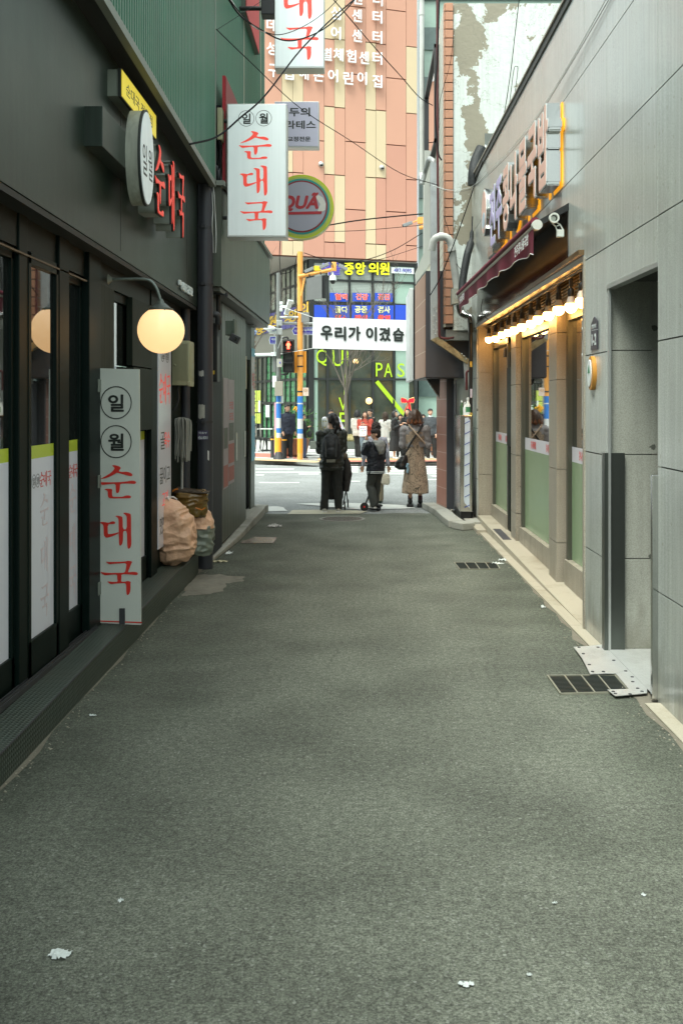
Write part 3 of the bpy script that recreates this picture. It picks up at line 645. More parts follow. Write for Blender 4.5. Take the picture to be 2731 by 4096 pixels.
def rwin(ya, yb, sill, name='window', decal=True, base=.0):
    xa, xb = WX(ya), WX(yb); off = .0
    def sl(mb, a, b, o0, o1, z0, z1): mb.hexa([(WX(a)+o0, a, z0), (WX(a)+o1, a, z0), (WX(b)+o1, b, z0), (WX(b)+o0, b, z0)], [(WX(a)+o0, a, z1), (WX(a)+o1, a, z1), (WX(b)+o1, b, z1), (WX(b)+o0, b, z1)])
    mb = MB(); sl(mb, ya, ya+.07, -.03, .05, .03, 2.6); sl(mb, yb-.07, yb, -.03, .05, .03, 2.6); sl(mb, ya, yb, -.03, .05, 2.52, 2.6)
    f = mb.build(name, M_alud, RB)
    mb = MB(); sl(mb, ya+.06, yb-.06, .012, .02, sill, 2.53); mb.build('pane', M_glass, f)
    mb = MB(); sl(mb, ya+.07, yb-.07, .0095, .0105, sill, 1.20); mb.build('green_film', M_filmg, f)
    mb = MB(); sl(mb, ya+.07, yb-.07, .0095, .0105, 1.20, 1.34); mb.build('white_band', M_film, f)
    nrm = Vector((-1, -.0148, 0)); k = max(1, round((yb-ya)/.85)); W = (yb-ya-.14)/k
    for i in range(k):
        y = yb-.07-W*(i+.5); cen = Vector((WX(y)+.009, y, 1.27))
        for s_, m_, fr, ln in (('전주', M_ink, -.30, 2), ('콩나물국밥', M_red, .145, 5)):
            L = min(.5, W*.7); text(s_, m_, cen + Vector((0, -1, 0))*fr*L, YN, UP, h=.085, w_=L*ln/7*.95, ext=.0008, bold=.03, parent=f, name='band_text')
    mb = MB(); sl(mb, ya, yb, -.05, .05, .03, sill-.002); mb.build('sill', M_stoneb, f)
    return f
rwin(7.75, 9.38, .28); rwin(9.95, 11.90, .27); 
# sliding entrance between the far pillar and the end wall
rwin(12.9, 14.3, .30, 'entrance_door')
mb = MB(); mb.box(1.83, 1.90, 12.72, 12.86, .05, 2.4); mb.bbox(1.80, 1.87, 12.45, 12.8, 1.2, 2.2, .01); mb.build('door_leaf', M_frame2, RB)
mb = MB(); mb.box(1.97, 1.99, 7.7, 14.3, 0, 2.9); mb.build('inner_wall', M_frame2, RB)
# tan step slab with dark inlay, and the drain strip
def SZ(y): return .03 + (y-8.5)*.0172
RS = thing('stone_step', 'tan stone step along the restaurant front on the right', 'step')
mb = MB(); a, b = 7.68, 14.33
sx = lambda y: RX(y)+.004
mb.hexa([(sx(a), a, 0), (2.0, a, 0), (2.0, b, 0), (sx(b), b, 0)], [(sx(a), a, SZ(a)), (2.0, a, SZ(a)), (2.0, b, SZ(b)), (sx(b), b, SZ(b))]); mb.build('tread', M_step, RS)
mb = MB(); a, b = 12.05, 12.95; mb.hexa([(sx(a)+.03, a, SZ(a)), (sx(a)+.13, a, SZ(a)), (sx(b)+.13, b, SZ(b)), (sx(b)+.03, b, SZ(b))], [(sx(a)+.03, a, SZ(a)+.003), (sx(a)+.13, a, SZ(a)+.003), (sx(b)+.13, b, SZ(b)+.003), (sx(b)+.03, b, SZ(b)+.003)]); mb.build('inlay', M_dgrey, RS)
mb = MB()
ys2 = [2.0, 3.4, 4.6, 5.75]; ys3 = [6.95+.81*i for i in range(9)]
for seg in (ys2, ys3):
    for a, b in zip(seg, seg[1:]):
        o0 = lambda y: 1.61-(y-5.4)*.0125
        mb.hexa([(o0(a), a+.003, 0), (RX(a)+.01, a+.003, 0), (RX(b)+.01, b-.003, 0), (o0(b), b-.003, 0)], [(o0(a), a+.003, .016), (RX(a)+.01, a+.003, .016), (RX(b)+.01, b-.003, .016), (o0(b), b-.003, .016)])
struct('pavement_strip', mb, M_step)
# ================================================================ right: taller corner building behind the stone one
M_peel = pm('peeling_white_paint', (.60, .65, .61), rough=.8, var=.05, scale=3, bump=.35, bscale=14, streak=.10, dirt='a9ada0', dirt_amt=.3)
def peel(m):
    L = m.node_tree.links.new; o = geo_xyz(m); tc = nd(m, 'ShaderNodeNewGeometry')
    n = nd(m, 'ShaderNodeTexNoise'); n.inputs['Scale'].default_value = 1.9; n.inputs['Detail'].default_value = 9; n.inputs['Roughness'].default_value = .62; L(tc.outputs['Position'], n.inputs['Vector'])
    # plaster shows in a ragged upright band
    wob = nd(m, 'ShaderNodeTexNoise'); wob.inputs['Scale'].default_value = .9; L(tc.outputs['Position'], wob.inputs['Vector'])
    x = mth(m, 'ADD', o[0], mth(m, 'MULTIPLY', mth(m, 'SUBTRACT', wob.outputs['Fac'], .5), 1.1))
    band = mth(m, 'SUBTRACT', 1, mth(m, 'MULTIPLY', mth(m, 'ABSOLUTE', mth(m, 'SUBTRACT', x, 1.62)), 3.2))
    band = mth(m, 'MAXIMUM', band, -.12)
    up = mth(m, 'MULTIPLY', mth(m, 'SUBTRACT', o[2], 4.6), .08); up = mth(m, 'MINIMUM', up, .03)
    s_ = mth(m, 'ADD', mth(m, 'ADD', n.outputs['Fac'], mth(m, 'MULTIPLY', band, .17)), up)
    fac = mth(m, 'GREATER_THAN', s_, .622)
    mulcol(m, fac, (.27, .25, .19, 1))
    # hairline cracks
    v = nd(m, 'ShaderNodeTexVoronoi', feature='DISTANCE_TO_EDGE'); v.inputs['Scale'].default_value = 1.1
    ad = nd(m, 'ShaderNodeVectorMath', operation='ADD'); L(tc.outputs['Position'], ad.inputs[0]); L(n.outputs['Color'], ad.inputs[1]); L(ad.outputs[0], v.inputs['Vector'])
    mulcol(m, mth(m, 'MULTIPLY', mth(m, 'LESS_THAN', v.outputs['Distance'], .004), .55), (.16, .16, .13, 1))
peel(M_peel)
M_dirtyw = pm('dirty_render', (.20, .21, .19), rough=.85, var=.3, scale=5, bump=.4, bscale=20, dirt='34362f', dirt_amt=.8)
M_whitetile = pm('white_wall_tile', (.52, .54, .46), rough=.35, var=.05, scale=3, dirt='9a9780', dirt_amt=.3)
def gridlines(m, py, pz, wdt, col):
    o = geo_xyz(m); f = mth(m, 'MAXIMUM', line_fac(m, o[1], py, 0, wdt), line_fac(m, o[2], pz, 0, wdt)); mulcol(m, f, col)
gridlines(M_whitetile, .42, .135, .014, (.16, .10, .06, 1))
KB = thing('corner_building', 'weathered corner building with peeling white wall and orange tile edge on the right', 'building')
mb = MB(); mb.box(1.31, 6.5, 15.06, 15.3, 2.85, 7.80); mb.build('peeling_wall', M_peel, KB)
mb = MB(); mb.box(1.19, 6.5, 15.3, 19.6, 2.85, 7.7); mb.build('wall', M_dirtyw, KB)
mb = MB(); mb.box(1.175, 1.19, 15.06, 19.6, 2.9, 7.8); mb.build('tiled_side_wall', M_whitetile, KB)
mb = MB(); z = 2.95
while z < 7.75: mb.bbox(1.185, 1.305, 15.03, 15.10, z, z+.122, .006); mb.bbox(1.168, 1.18, 15.04, 15.2, z, z+.122, .003); z += .135
mb.build('corner_tiles', M_orange, KB)
mb = MB(); mb.box(1.19, 1.31, 15.045, 15.06, 2.9, 7.75); mb.build('grout_bed', M_grout, KB)
mb = MB(); mb.box(1.20, 2.0, 15.08, 16, 2.70, 2.86); mb.build('ledge', M_dirtyw, KB)
mb = MB(); 
for z0, z1 in ((4.5, 5.6), (6.0, 7.6)): mb.box(1.10, 1.17, 16.2, 19.0, z0, z0+.06); mb.box(1.10, 1.17, 16.2, 16.26, z0, z1); mb.box(1.10, 1.17, 18.9, 19.0, z0, z1); mb.box(1.10, 1.17, 16.2, 19, z1-.06, z1)
mb.build('window_frame', M_dkgrey, KB)
mb = MB()
for z0, z1 in ((4.56, 5.54), (6.06, 7.54)): mb.box(1.14, 1.16, 16.26, 18.9, z0, z1)
mb.build('window_pane', M_glass, KB)
# pale fin and canopy edge
mb = MB(); mb.prism([FR(x, y, 17.4) for x, y in ((1696, 600), (1722, 600), (1722, 1045), (1716, 1060), (1664, 1130), (1662, 1086), (1695, 1010))], (0, .25, 0)); mb.build('canopy_fin', pm('pale_grey_metal_panel', (.47, .49, .45), rough=.5, var=.05), KB)
# dark bay with salmon tile flank
mb = MB(); mb.prism([FR(x, y, 15.28) for x, y in ((1702, 1083), (1840, 1083), (1840, 1508), (1702, 1508))], (0, .03, 0))
mb.hexa([(.84, 16.98, 2.13), (.91, 15.30, 2.13), (1.6, 15.30, 2.13), (1.6, 16.98, 2.13)], [(.84, 16.98, 3.78), (.91, 15.30, 3.78), (1.6, 15.30, 3.78), (1.6, 16.98, 3.78)])
mb.build('bay_box', M_dgrey, KB)
M_tilej = pm('salmon_ribbed_tile', (.40, .235, .165), rough=.5, var=.1, scale=3, streak=.12)
o_ = geo_xyz(M_tilej); mulcol(M_tilej, mth(M_tilej, 'MULTIPLY', line_fac(M_tilej, o_[1], .055, 0, .006), .35), (.18, .09, .06, 1)); mulcol(M_tilej, line_fac(M_tilej, o_[2], .40, .14, .014), (.55, .42, .32, 1))
mb = MB(); mb.hexa([(.825, 16.98, 2.15), (.895, 15.30, 2.15), (.905, 15.30, 2.15), (.835, 16.98, 2.15)], [(.825, 16.98, 3.74), (.895, 15.30, 3.74), (.905, 15.30, 3.74), (.835, 16.98, 3.74)]); mb.build('tile_flank', M_tilej, KB)
M_tilep = pm('salmon_pier_tile', (.45, .205, .15), rough=.5, var=.12, scale=3, streak=.12)
o_ = geo_xyz(M_tilep); mulcol(M_tilep, mth(M_tilep, 'MULTIPLY', line_fac(M_tilep, o_[0], .0075, 0, .002), .4), (.16, .07, .05, 1)); mulcol(M_tilep, line_fac(M_tilep, o_[2], .285, .10, .010), (.58, .40, .33, 1))
mb = MB(); mb.hexa([(1.155, 16.45, .08), (1.262, 15.75, .08), (1.30, 15.75, .08), (1.5, 16.45, .08)], [(1.155, 16.45, 2.14), (1.262, 15.75, 2.14), (1.30, 15.75, 2.14), (1.5, 16.45, 2.14)]); mb.build('tiled_pier', M_tilep, KB)
mb = MB(); mb.box(1.262, 1.385, 15.68, 15.76, .08, 2.14); mb.box(1.36, 1.385, 15.3, 15.7, .08, 2.1); mb.build('dark_post', M_dgrey, KB)
mb = MB(); mb.box(1.35, 1.62, 15.36, 15.42, 2.04, 2.16); mb.box(1.44, 1.6, 15.37, 15.43, .08, 2.05); mb.box(1.37, 1.44, 15.40, 15.44, .08, 2.04); mb.build('door_frame', pm('pale_door_frame', (.36, .38, .34), rough=.5), KB)
mb = MB(); mb.prism([FR(x, y, 15.9) for x, y in ((1706, 1516), (1760, 1516), (1757, 1592))], (0, .03, 0)); mb.build('corner_bracket', M_dgrey, KB)
mb = MB(); mb.tube([FR(1706, 1516, 15.88), FR(1757, 1592, 15.88)], .012, 6); mb.build('bracket_edge', M_alu, KB)
WS = thing('light_box_sign', 'white edge-on light box sign beside the salmon tiled bay facing the street', 'sign')
mb = MB(); mb.bbox(.735, .80, 17.05, 18.6, 2.13, 3.72, .01); mb.build('housing', M_white, WS)
mb = MB(); mb.box(.80, .835, 17.1, 18.6, 2.16, 3.7); mb.build('back_frame', M_dkgrey, WS)

# kerbs
def kerb(name, pts, wdt, h, base=0):
    """pts outer edge; extruded inwards"""
    mb = MB()
    for i, (a, b) in enumerate(zip(pts, pts[1:])):
        a, b = Vector((*a, 0)), Vector((*b, 0)); dn = (b-a).normalized(); nrm = Vector((-dn.y, dn.x, 0))*wdt
        ga = dn*.004; h0, h1 = (h if isinstance(h, (int, float)) else h[i]), (h if isinstance(h, (int, float)) else h[i+1])
        A, B = a+ga, b-ga; u = Vector((0, 0, 1))
        mb.hexa([A, B, B+nrm, A+nrm], [A+u*h0, B+u*h1, B+nrm+u*h1, A+nrm+u*h0])
    o = struct(name, mb, M_kerb); md = o.modifiers.new('bevel', 'BEVEL'); md.width = .012; md.segments = 2; return o
kerb('kerb', [(-1.60, 15.72), (-1.585, 15.2), (-1.59, 14.4), (-1.595, 13.6), (-1.60, 12.8), (-1.63, 12.0), (-1.67, 11.3), (-1.70, 10.6)], -.14, [.118, .118, .115, .10, .08, .065, .05, .045])
kerb('kerb', [(-1.60, 15.73), (-2.6, 15.86), (-3.6, 15.95), (-8, 16.2)], -.25, .118)
kerb('kerb', [(-1.72, 15.62), (-1.72, 14.9), (-1.72, 14.0)], -.22, [.122, .122, .118])
kerb('kerb', [(1.50, 13.72), (1.365, 13.95), (1.315, 14.6), (1.285, 15.35), (1.20, 16.05), (1.13, 16.5)], .22, .10)
kerb('kerb', [(1.13, 16.5), (1.30, 16.75), (2.2, 16.9), (8, 17.1)], -.25, .10)
mb = MB(); mb.box(1.4, 8, 13.95, 16.8, 0, .08); mb.box(-8, -1.74, 13.2, 15.85, 0, .10); struct('sidewalk', mb, M_kerb)
mb = MB(); mb.bbox(1.47, 1.60, 13.3, 13.95, 0, .05, .006); struct('pavement_slab', mb, M_step)

# services on the corner building
def pipe(name, pts, r, mat, label, cat, d=None, n=10, joints=(), smooth=True, group=None):
    P = [FR(*p) for p in pts]; mb = MB(); mb.tube(P, r, n)
    o = mb.build(name, mat, smooth=True); tag(o, label, cat, group); return o
def corner(pts, k=.18, n=5):
    """round the corners of a polyline given as vectors"""
    P = [Vector(p) for p in pts]; out = [P[0]]
    for i in range(1, len(P)-1):
        a = P[i] + (P[i-1]-P[i]).normalized()*min(k, (P[i-1]-P[i]).length*.45); b = P[i] + (P[i+1]-P[i]).normalized()*min(k, (P[i+1]-P[i]).length*.45)
        for j in range(n+1): t = j/n; out.append(a*(1-t)**2 + P[i]*2*t*(1-t) + b*t*t)
    return out + [P[-1]]
def pipe2(name, P, r, mat, label, cat, k=.12, fit=(), n=14, group=None):
    mb = MB(); mb.tube(corner(P, k), r, n)
    for a, b in fit:
        mb.tube([a, b], r*1.14, n)
    o = mb.build(name, mat, smooth=True); return tag(o, label, cat, group)
# galvanised tray
T = thing('cable_tray', 'tall galvanised steel cable channel running down the corner building', 'cable channel')
mb = MB(); A = [FR(1721, 648, 14.9), FR(1748, 648, 14.9), FR(1752, 1345, 14.9), FR(1723, 1358, 14.9)]; mb.prism(A, (0, .10, 0)); mb.build('channel', M_galv, T)
mb = MB(); mb.prism([FR(x, y, 14.88) for x, y in ((1723, 1358), (1752, 1345), (1800, 1380), (1880, 1440), (1871, 1452), (1866, 1455), (1790, 1402))], (0, .12, 0)); mb.build('sloping_channel', M_rust, T)
mb = MB(); mb.prism([FR(x, y, 14.9) for x, y in ((1852, 1432), (1877, 1440), (1877, 1545), (1862, 1545))], (0, .1, 0)); mb.build('lower_channel', M_galv, T)
mb = MB()
for x, y in ((1735, 1230), (1745, 1245), (1735, 1262), (1745, 1285), (1735, 1300), (1735, 1318), (1748, 1320), (1742, 1335), (1846, 1415), (1856, 1424), (1864, 1434), (1868, 1462)): p_ = FR(x, y, 14.875); mb.ball(p_, .012, 8)
mb.build('rivet', M_alu, T)
D_ = 14.7
pipe2('gas_pipe', [FR(1748, -60, D_), FR(1750, 640, D_), FR(1756, 1350, D_), FR(1790, 1354, D_), FR(1812, 1350, D_+.2)], .018, M_redpipe, 'long maroon gas pipe running down beside the galvanised channel', 'pipe', .05)
pipe2('gas_pipe', [FR(1866, 1560, 14.6), FR(1865, 1484, 14.6), FR(1884, 1482, 14.6)], .018, M_redpipe, 'short maroon gas pipe above the stainless cabinet', 'pipe', .05)
pipe2('drain_pipe', [FR(1725, 1000, 14.6), FR(1738, 945, 14.55), FR(1800, 945, 14.55), FR(1829, 1160, 14.7)], .055, M_pvc, 'white plastic drain pipe with elbows in front of the brick edge', 'pipe', .16, fit=((FR(1754, 945, 14.55), FR(1772, 945, 14.55)), (FR(1805, 990, 14.56), FR(1807, 1003, 14.565))), n=20)
pipe2('drain_pipe', [FR(1686, -60, 16.6), FR(1686, 700, 16.6), FR(1688, 720, 16.4)], .042, M_pvc, 'tall grey drain pipe highest at the left edge of the corner building', 'pipe', .08, fit=((FR(1686, 35, 16.6), FR(1686, 60, 16.6)), (FR(1686, 685, 16.6), FR(1686, 700, 16.6))), n=16)
pipe2('drain_pipe', [FR(1686, 735, 15.9), FR(1702, 680, 15.9), FR(1716, 632, 15.6), FR(1732, 640, 15.3), FR(1733, 655, 15.3)], .040, M_galv, 'short slanted grey metal pipe above the galvanised channel', 'pipe', .08, n=14)
HB = thing('vent_box', 'beige metal vent box with a star pressed into it below the drain pipe', 'box')
mb = MB(); mb.prism([FR(x, y, 14.55) for x, y in ((1807, 1153), (1855, 1153), (1858, 1210), (1807, 1214))], (0, .22, 0)); mb.build('body', pm('beige_grey_metal', (.30, .30, .25), rough=.5, metal=.2), HB)
mb = MB(); ring(mb, FR(1833, 1181, 14.545), XP, UP, .062, .006, .004)
for k in range(4): 
    a = k*math.pi/4; v = Vector((math.cos(a), 0, math.sin(a)))*(.055 if k % 2 == 0 else .035); q = Vector((-math.sin(a), 0, math.cos(a)))*.006; cc = FR(1833, 1181, 14.543)
    mb.add([cc-v, cc+q, cc+v, cc-q], [(0, 1, 2, 3)])
mb.build('star_emblem', pm('pale_emblem', (.45, .45, .40), rough=.5), HB)
pipe2('vent_duct', [FR(1836, 1218, 14.6), FR(1842, 1250, 14.6), FR(1868, 1262, 14.55), FR(1884, 1272, 14.5), FR(1886, 1330, 14.5)], .055, M_steel, 'shiny curved steel vent duct under the beige vent box', 'duct', .14, n=20)
mb = MB(); mb.tube(spline([FR(1926, 592, 14.7), FR(1905, 640, 14.65), FR(1895, 690, 14.6), FR(1893, 740, 14.6)]), .085, 16); tag(mb.build('insulation_hose', M_hose, smooth=True), 'thick black wrapped hose bending over the roof edge of the stone building', 'hose')
mb = MB(); mb.tube(spline([FR(1889, 865, 14.65), FR(1884, 960, 14.6), FR(1868, 1020, 14.5), FR(1852, 1110, 14.45), FR(1848, 1170, 14.4), FR(1862, 1202, 14.3)]), [.01]*4+[.03]*3+[.055]*30, 16); tag(mb.build('insulation_hose', M_hose, smooth=True), 'black wrapped hose hanging down to the far end of the maroon awning', 'hose')
mb = MB(); mb.hexa([FR(1938, 532, 14.7), FR(1985, 532, 14.7), FR(1985, 532, 14.9), FR(1938, 532, 14.9)][::-1], [FR(1938, 620, 14.7), FR(1960, 620, 14.7), FR(1960, 620, 14.9), FR(1938, 620, 14.9)]); tag(mb.build('duct_hood', pm('pale_hood', (.45, .48, .46), rough=.5)), 'small pale metal hood behind the roof edge where the black hose enters', 'hood')
mb = MB(); mb.tube([FR(1882, 1290, 14.45), FR(1882, 2075, 14.45)], .028, 10); tag(mb.build('drain_pipe', M_black, smooth=True), 'thin black drain pipe standing at the far end of the stone wall', 'pipe')
mb = MB(); mb.prism([FR(x, y, 14.42) for x, y in ((1879, 1445), (1888, 1445), (1888, 1467), (1879, 1467))], (0, .005, 0)); mb2 = MB()
ST = thing('sticker', 'yellow warning sticker on the black pipe above the cabinet', 'sticker'); mb.build('backing', pm('sticker_yellow', (.55, .36, .05), rough=.5), ST)
for (y0, y1, col, lb) in ((1555, 1590, (.55, .52, .62), 'topmost pale sticker on the black pipe by the cabinet'), (1650, 1715, (.42, .30, .06), 'long worn yellow sticker on the black pipe beside the lined paper'), (1740, 1780, (.5, .5, .5), 'grey printed sticker on the black pipe under the long yellow one'), (1812, 1838, (.6, .58, .6), 'white sticker with red print low on the black pipe'), (1845, 1870, (.62, .6, .6), 'lowest white sticker on the black pipe')):
    mb = MB(); mb.prism([FR(x, y, 14.415) for x, y in ((1880, y0), (1888, y0), (1888, y1), (1880, y1))], (0, .004, 0)); tag(mb.build('sticker', pm('sticker_%d' % y0, col, rough=.5, var=.4, scale=40)), lb, 'sticker')
# stainless cabinet with bottles
CB = thing('steel_cabinet', 'dented stainless steel cabinet with blue lined paper on its side at the alley end', 'cabinet')
mb = MB(); mb.bbox(1.345, 1.52, 14.35, 15.25, .18, 1.57, .006); mb.build('body', M_steel, CB)
mb = MB(); mb.box(1.36, 1.5, 14.38, 15.2, .085, .18); mb.build('plinth', M_black, CB)
mb = MB(); mb.prism([FR(x, y, 14.33) for x, y in ((1859, 1672), (1872, 1669), (1880, 1680), (1877, 2033), (1858, 2012), (1855, 2000))], (0, .006, 0))
pp = mb.build('lined_paper', pm('paper_blue_white', (.55, .62, .70), rough=.5), CB)
mb = MB()
for k in range(9):
    y = 1696+k*42; a, b = FR(1858, y, 14.325), FR(1879, y-11, 14.325); mb.add([a, b, b+Vector((0, 0, .012)), a+Vector((0, 0, .012))], [(0, 1, 2, 3)])
mb.build('blue_line', pm('blue_line', (.05, .08, .35), rough=.5), pp)
def bottle(x, y, z, r, h, mat, capm, lb, lab=None):
    t = thing('bottle', lb, 'bottle', 'bottles on the steel cabinet'); mb = MB(); mb.lathe([(r*.9, 0), (r, .01), (r, h*.6), (r*.45, h*.78), (r*.4, h*.95)], (x, y, z), n=14); mb.build('body', mat, t, True)
    mb = MB(); mb.lathe([(r*.5, h*.92), (r*.5, h*1.04), (r*.3, h*1.06)], (x, y, z), n=12); mb.build('cap', capm, t, True)
    if lab: mb = MB(); mb.lathe([(r*1.02, h*.18), (r*1.02, h*.5)], (x, y, z), n=14); mb.build('label_band', lab, t, True)
bottle(1.385, 14.5, 1.572, .028, .20, pm('green_bottle_glass', (.05, .12, .06), rough=.1), M_white, 'thin green glass bottle leftmost on the steel cabinet')
bottle(1.425, 14.45, 1.572, .026, .18, M_white, pm('clear_cap', (.6, .65, .62), rough=.2), 'slim translucent white bottle in the middle on the steel cabinet')
bottle(1.47, 14.45, 1.572, .042, .24, M_white, M_white, 'large white spray bottle with green print on the steel cabinet', pm('green_label', (.06, .25, .12), rough=.5))
tag(MB().bbox(1.275, 1.325, 15.05, 15.16, .10, .14, .004).build('door_stop', M_steel), 'small shiny metal block lying on the kerb by the salmon pier', 'door stop')

# ================================================================ awning, shop sign, bulbs on the stone building
M_darkgl = pm('dark_polished_stone', (.035, .032, .027), rough=.12, var=.2, scale=2, spec=.6)  # for the added dark sheet only: awning shade and dark reflections as colour
mb = MB(); face(mb, 8.22, 14.3, 2.905, 3.40, .03, .006); mb.build('dark_sign_band', M_darkgl, RB)  # added dark sheet: awning shade and dark reflections put into its colour
AW = thing('awning', 'narrow folded maroon awning over the restaurant front', 'awning')
ya, yb = 8.2, 14.25
def aw(y, px, pz): t = (y-ya)/(yb-ya); return Vector((RX(y)-px, y, pz+t*.06))
mb = MB(); mb.hexa([aw(ya, .0, 3.34), aw(ya, .26, 3.20), aw(yb, .26, 3.20), aw(yb, 0, 3.34)], [aw(ya, 0, 3.40), aw(ya, .26, 3.25), aw(yb, .26, 3.25), aw(yb, 0, 3.40)]); mb.build('canopy', M_black, AW)
mb = MB(); mb.tube([aw(ya, .27, 3.215), aw(yb, .27, 3.215)], .026, 14); mb.build('front_bar', pm('cream_bar', (.45, .40, .33), rough=.4), AW, True)
mb = MB(); mb.tube([aw(ya+.02, .275, 3.25), aw(yb-.02, .275, 3.25)], .036, 12); mb.build('rolled_cloth', M_awn, AW, True)
for y_ in (ya, yb): MB().tube([aw(y_-.03, .265, 3.215), aw(y_+.03, .265, 3.215)], .042, 20).build('end_cap', M_board, AW, True)
mb = MB(); n = 44; rows_ = 5
for i in range(n+1):
    for j in range(rows_+1):
        y = lerp(ya+.03, yb-.02, i/n); hh = .22-.10*math.sin(math.pi*i/n)**.6+.02*(i/n); t = j/rows_
        p_ = aw(y, .285 + .02*math.sin(y*7)*t - .015*t, 3.20 - hh*t - .006*math.sin(y*11)*t); mb.v.append(tuple(p_))
for i in range(n):
    for j in range(rows_): a = i*(rows_+1)+j; mb.f.append((a, a+1, a+rows_+2, a+rows_+1)); mb.mi.append(0)
va = mb.build('valance', M_awn, AW, True)
mb = MB(); mb.tube([Vector(mb_v) for mb_v in [va.data.vertices[i*(rows_+1)+rows_].co[:] for i in range(n+1)]], .004, 5); mb.build('piping', M_white, va)
for yy in (8.75, 13.6):
    text('전주콩나물국밥', M_white, aw(yy, .302, 3.125-.0), YN, UP, w_=.78 if yy < 9 else .7, h=.10, ext=.001, bold=.02, parent=va, name='valance_text')
ab = MB(); ring(ab, FR(2214, 872, 8.17), XP, UP, .042, .014, .03); ab.lathe([(.02, 0), (.02, .03)], FR(2214, 872, 8.17), 'y', 14)
ab.tube([FR(2208, 892, 8.17), FR(2222, 905, 8.17), FR(2228, 925, 8.17)], .006, 6); ab.tube([FR(2222, 886, 8.17), FR(2240, 898, 8.17), FR(2252, 920, 8.17)], .006, 6); ab.tube([FR(2226, 903, 8.17), FR(2240, 898, 8.17)], .005, 6)
ab.bbox(FR(2226, 0, 8.17).x, FR(2254, 0, 8.17).x, 8.15, 8.2, FR(0, 947, 8.17).z, FR(0, 918, 8.17).z, .004); ab.build('folding_arm', M_board, AW)
# raised letter sign
SG = thing('letter_sign', 'big raised salmon and purple steel letters on the granite wall above the awning', 'sign')
M_gold = pm('gold_backlight', (.8, .45, .05), rough=.4, emit='ffb020', estr=.25)
M_salm = pm('salmon_letter_face', (.74, .47, .39), rough=.4, var=.05, scale=3); M_purp = pm('purple_letter_face', (.47, .43, .72), rough=.4, var=.05)
y0 = 12.02; pitch = .525
for k, ch in enumerate('전주콩나물국밥'):
    yc = y0-pitch*(k+.5); xw = RX(yc); nrm = YN; zc = 3.95; h_ = .70; ww = .50
    a = text(ch, M_steel, (xw-.018, yc, zc), YN, UP, h=h_, w_=ww, ext=.118, bold=.045, parent=SG, name='letter_body')
    text(ch, M_gold, (xw+.002, yc, zc-.006), YN, UP, h=h_*1.03, w_=ww*1.06, ext=.010, bold=.035, parent=a, name='back_glow')
    text(ch, M_white, (xw-.136, yc, zc), YN, UP, h=h_, w_=ww, ext=.004, bold=.045, parent=a, name='letter_rim')
    text(ch, M_purp if k < 2 else M_salm, (xw-.140, yc, zc), YN, UP, h=h_*.97, w_=ww*.95, ext=.003, bold=.032, parent=a, name='letter_face')
LG = thing('round_logo_sign', 'oval pink and pale blue emblem at the far end of the raised letters', 'sign')
def oval(mb, x0, x1, yc, zc, ry, rz, n=36):
    return mb.hexa([(x0, yc+ry*math.cos(2*math.pi*i/n), zc+rz*math.sin(2*math.pi*i/n)) for i in range(n)], [(x1, yc+ry*math.cos(2*math.pi*i/n), zc+rz*math.sin(2*math.pi*i/n)) for i in range(n)])
xw = RX(12.6); mb = MB(); oval(mb, xw-.01, xw-.13, 12.55, 4.15, .26, .30); mb.build('body', M_steel, LG, True)
mb = MB(); oval(mb, xw-.1305, xw-.134, 12.55, 4.15, .25, .29); mb.build('rim', M_white, LG)
mb = MB(); oval(mb, xw-.1345, xw-.138, 12.55, 4.15, .22, .265); mb.build('face', M_salm, LG)
mb = MB(); oval(mb, xw-.1385, xw-.141, 12.55, 4.05, .15, .10); mb.build('face_patch', pm('pale_blue_patch', (.45, .58, .68), rough=.4), LG)
for k, (z, lb) in enumerate(((3.42, 'lower small steel letter block at the far end above the awning'), (3.60, 'upper small steel letter block at the far end above the awning'))):
    mb = MB(); mb.bbox(RX(12)-.12, RX(12)-.01, 11.75+.1*k, 12.25+.1*k, z-.07, z+.07, .01); tag(mb.build('letter_block', M_steel), lb, 'sign')
# bulbs
M_bulb = pm('lit_bulb', (1, .95, .85), rough=.3, var=0, emit=(1, .48, .12, 1), estr=17)
M_bulbn = pm('bulb_neck', (.45, .42, .38), rough=.5, var=0)
ords = ['first', 'second', 'third', 'fourth', 'fifth', 'sixth', 'seventh', 'eighth', 'ninth', 'tenth', 'eleventh', 'twelfth', 'last']
bx = [(1955, 1357), (1982, 1353), (2008, 1337), (2033, 1328), (2058, 1318), (2088, 1306), (2124, 1293), (2152, 1276), (2193, 1260), (2234, 1238), (2283, 1227), (2326, 1206)]
def bulb(x, y, z, lab):
    t = thing('light_bulb', lab, 'bulb', 'bulbs hanging over the restaurant windows')
    mb = MB(); r = .052; mb.lathe([(.004, -r)]+[(r*math.cos(a), r*math.sin(a)) for a in [R(v) for v in range(-80, 31, 11)]], (x, y, z), n=20); mb.build('globe', M_bulb, t, True)
    mb = MB(); mb.lathe([(r*.86, r*.52), (.036, .052), (.025, .085), (.02, .09)], (x, y, z), n=16); mb.build('neck', M_bulbn, t, True)
    mb = MB(); mb.lathe([(.022, .085), (.026, .10), (.026, .145), (.010, .165), (.008, .17)], (x, y, z), n=14); mb.build('socket', M_black, t, True)
    top = 2.80-z; mb = MB(); mb.tube([(x, y, z+.165), (x, y, z+top-.06)], .004, 5); mb.bbox(x-.016, x+.016, y-.016, y+.016, z+top-.075, z+top, .003); mb.build('hook', M_black, t)
for k, (px, py) in enumerate(bx[::-1]):
    d = XD(px, 1.72); z = CH+(VY-py)*d/F; bulb(1.72, d, z, '%s glowing bulb from the near end of the row over the restaurant windows' % ords[k])
bulb(1.725, 7.70, 2.57, 'glowing bulb nearest the granite pier half hidden at the near end')
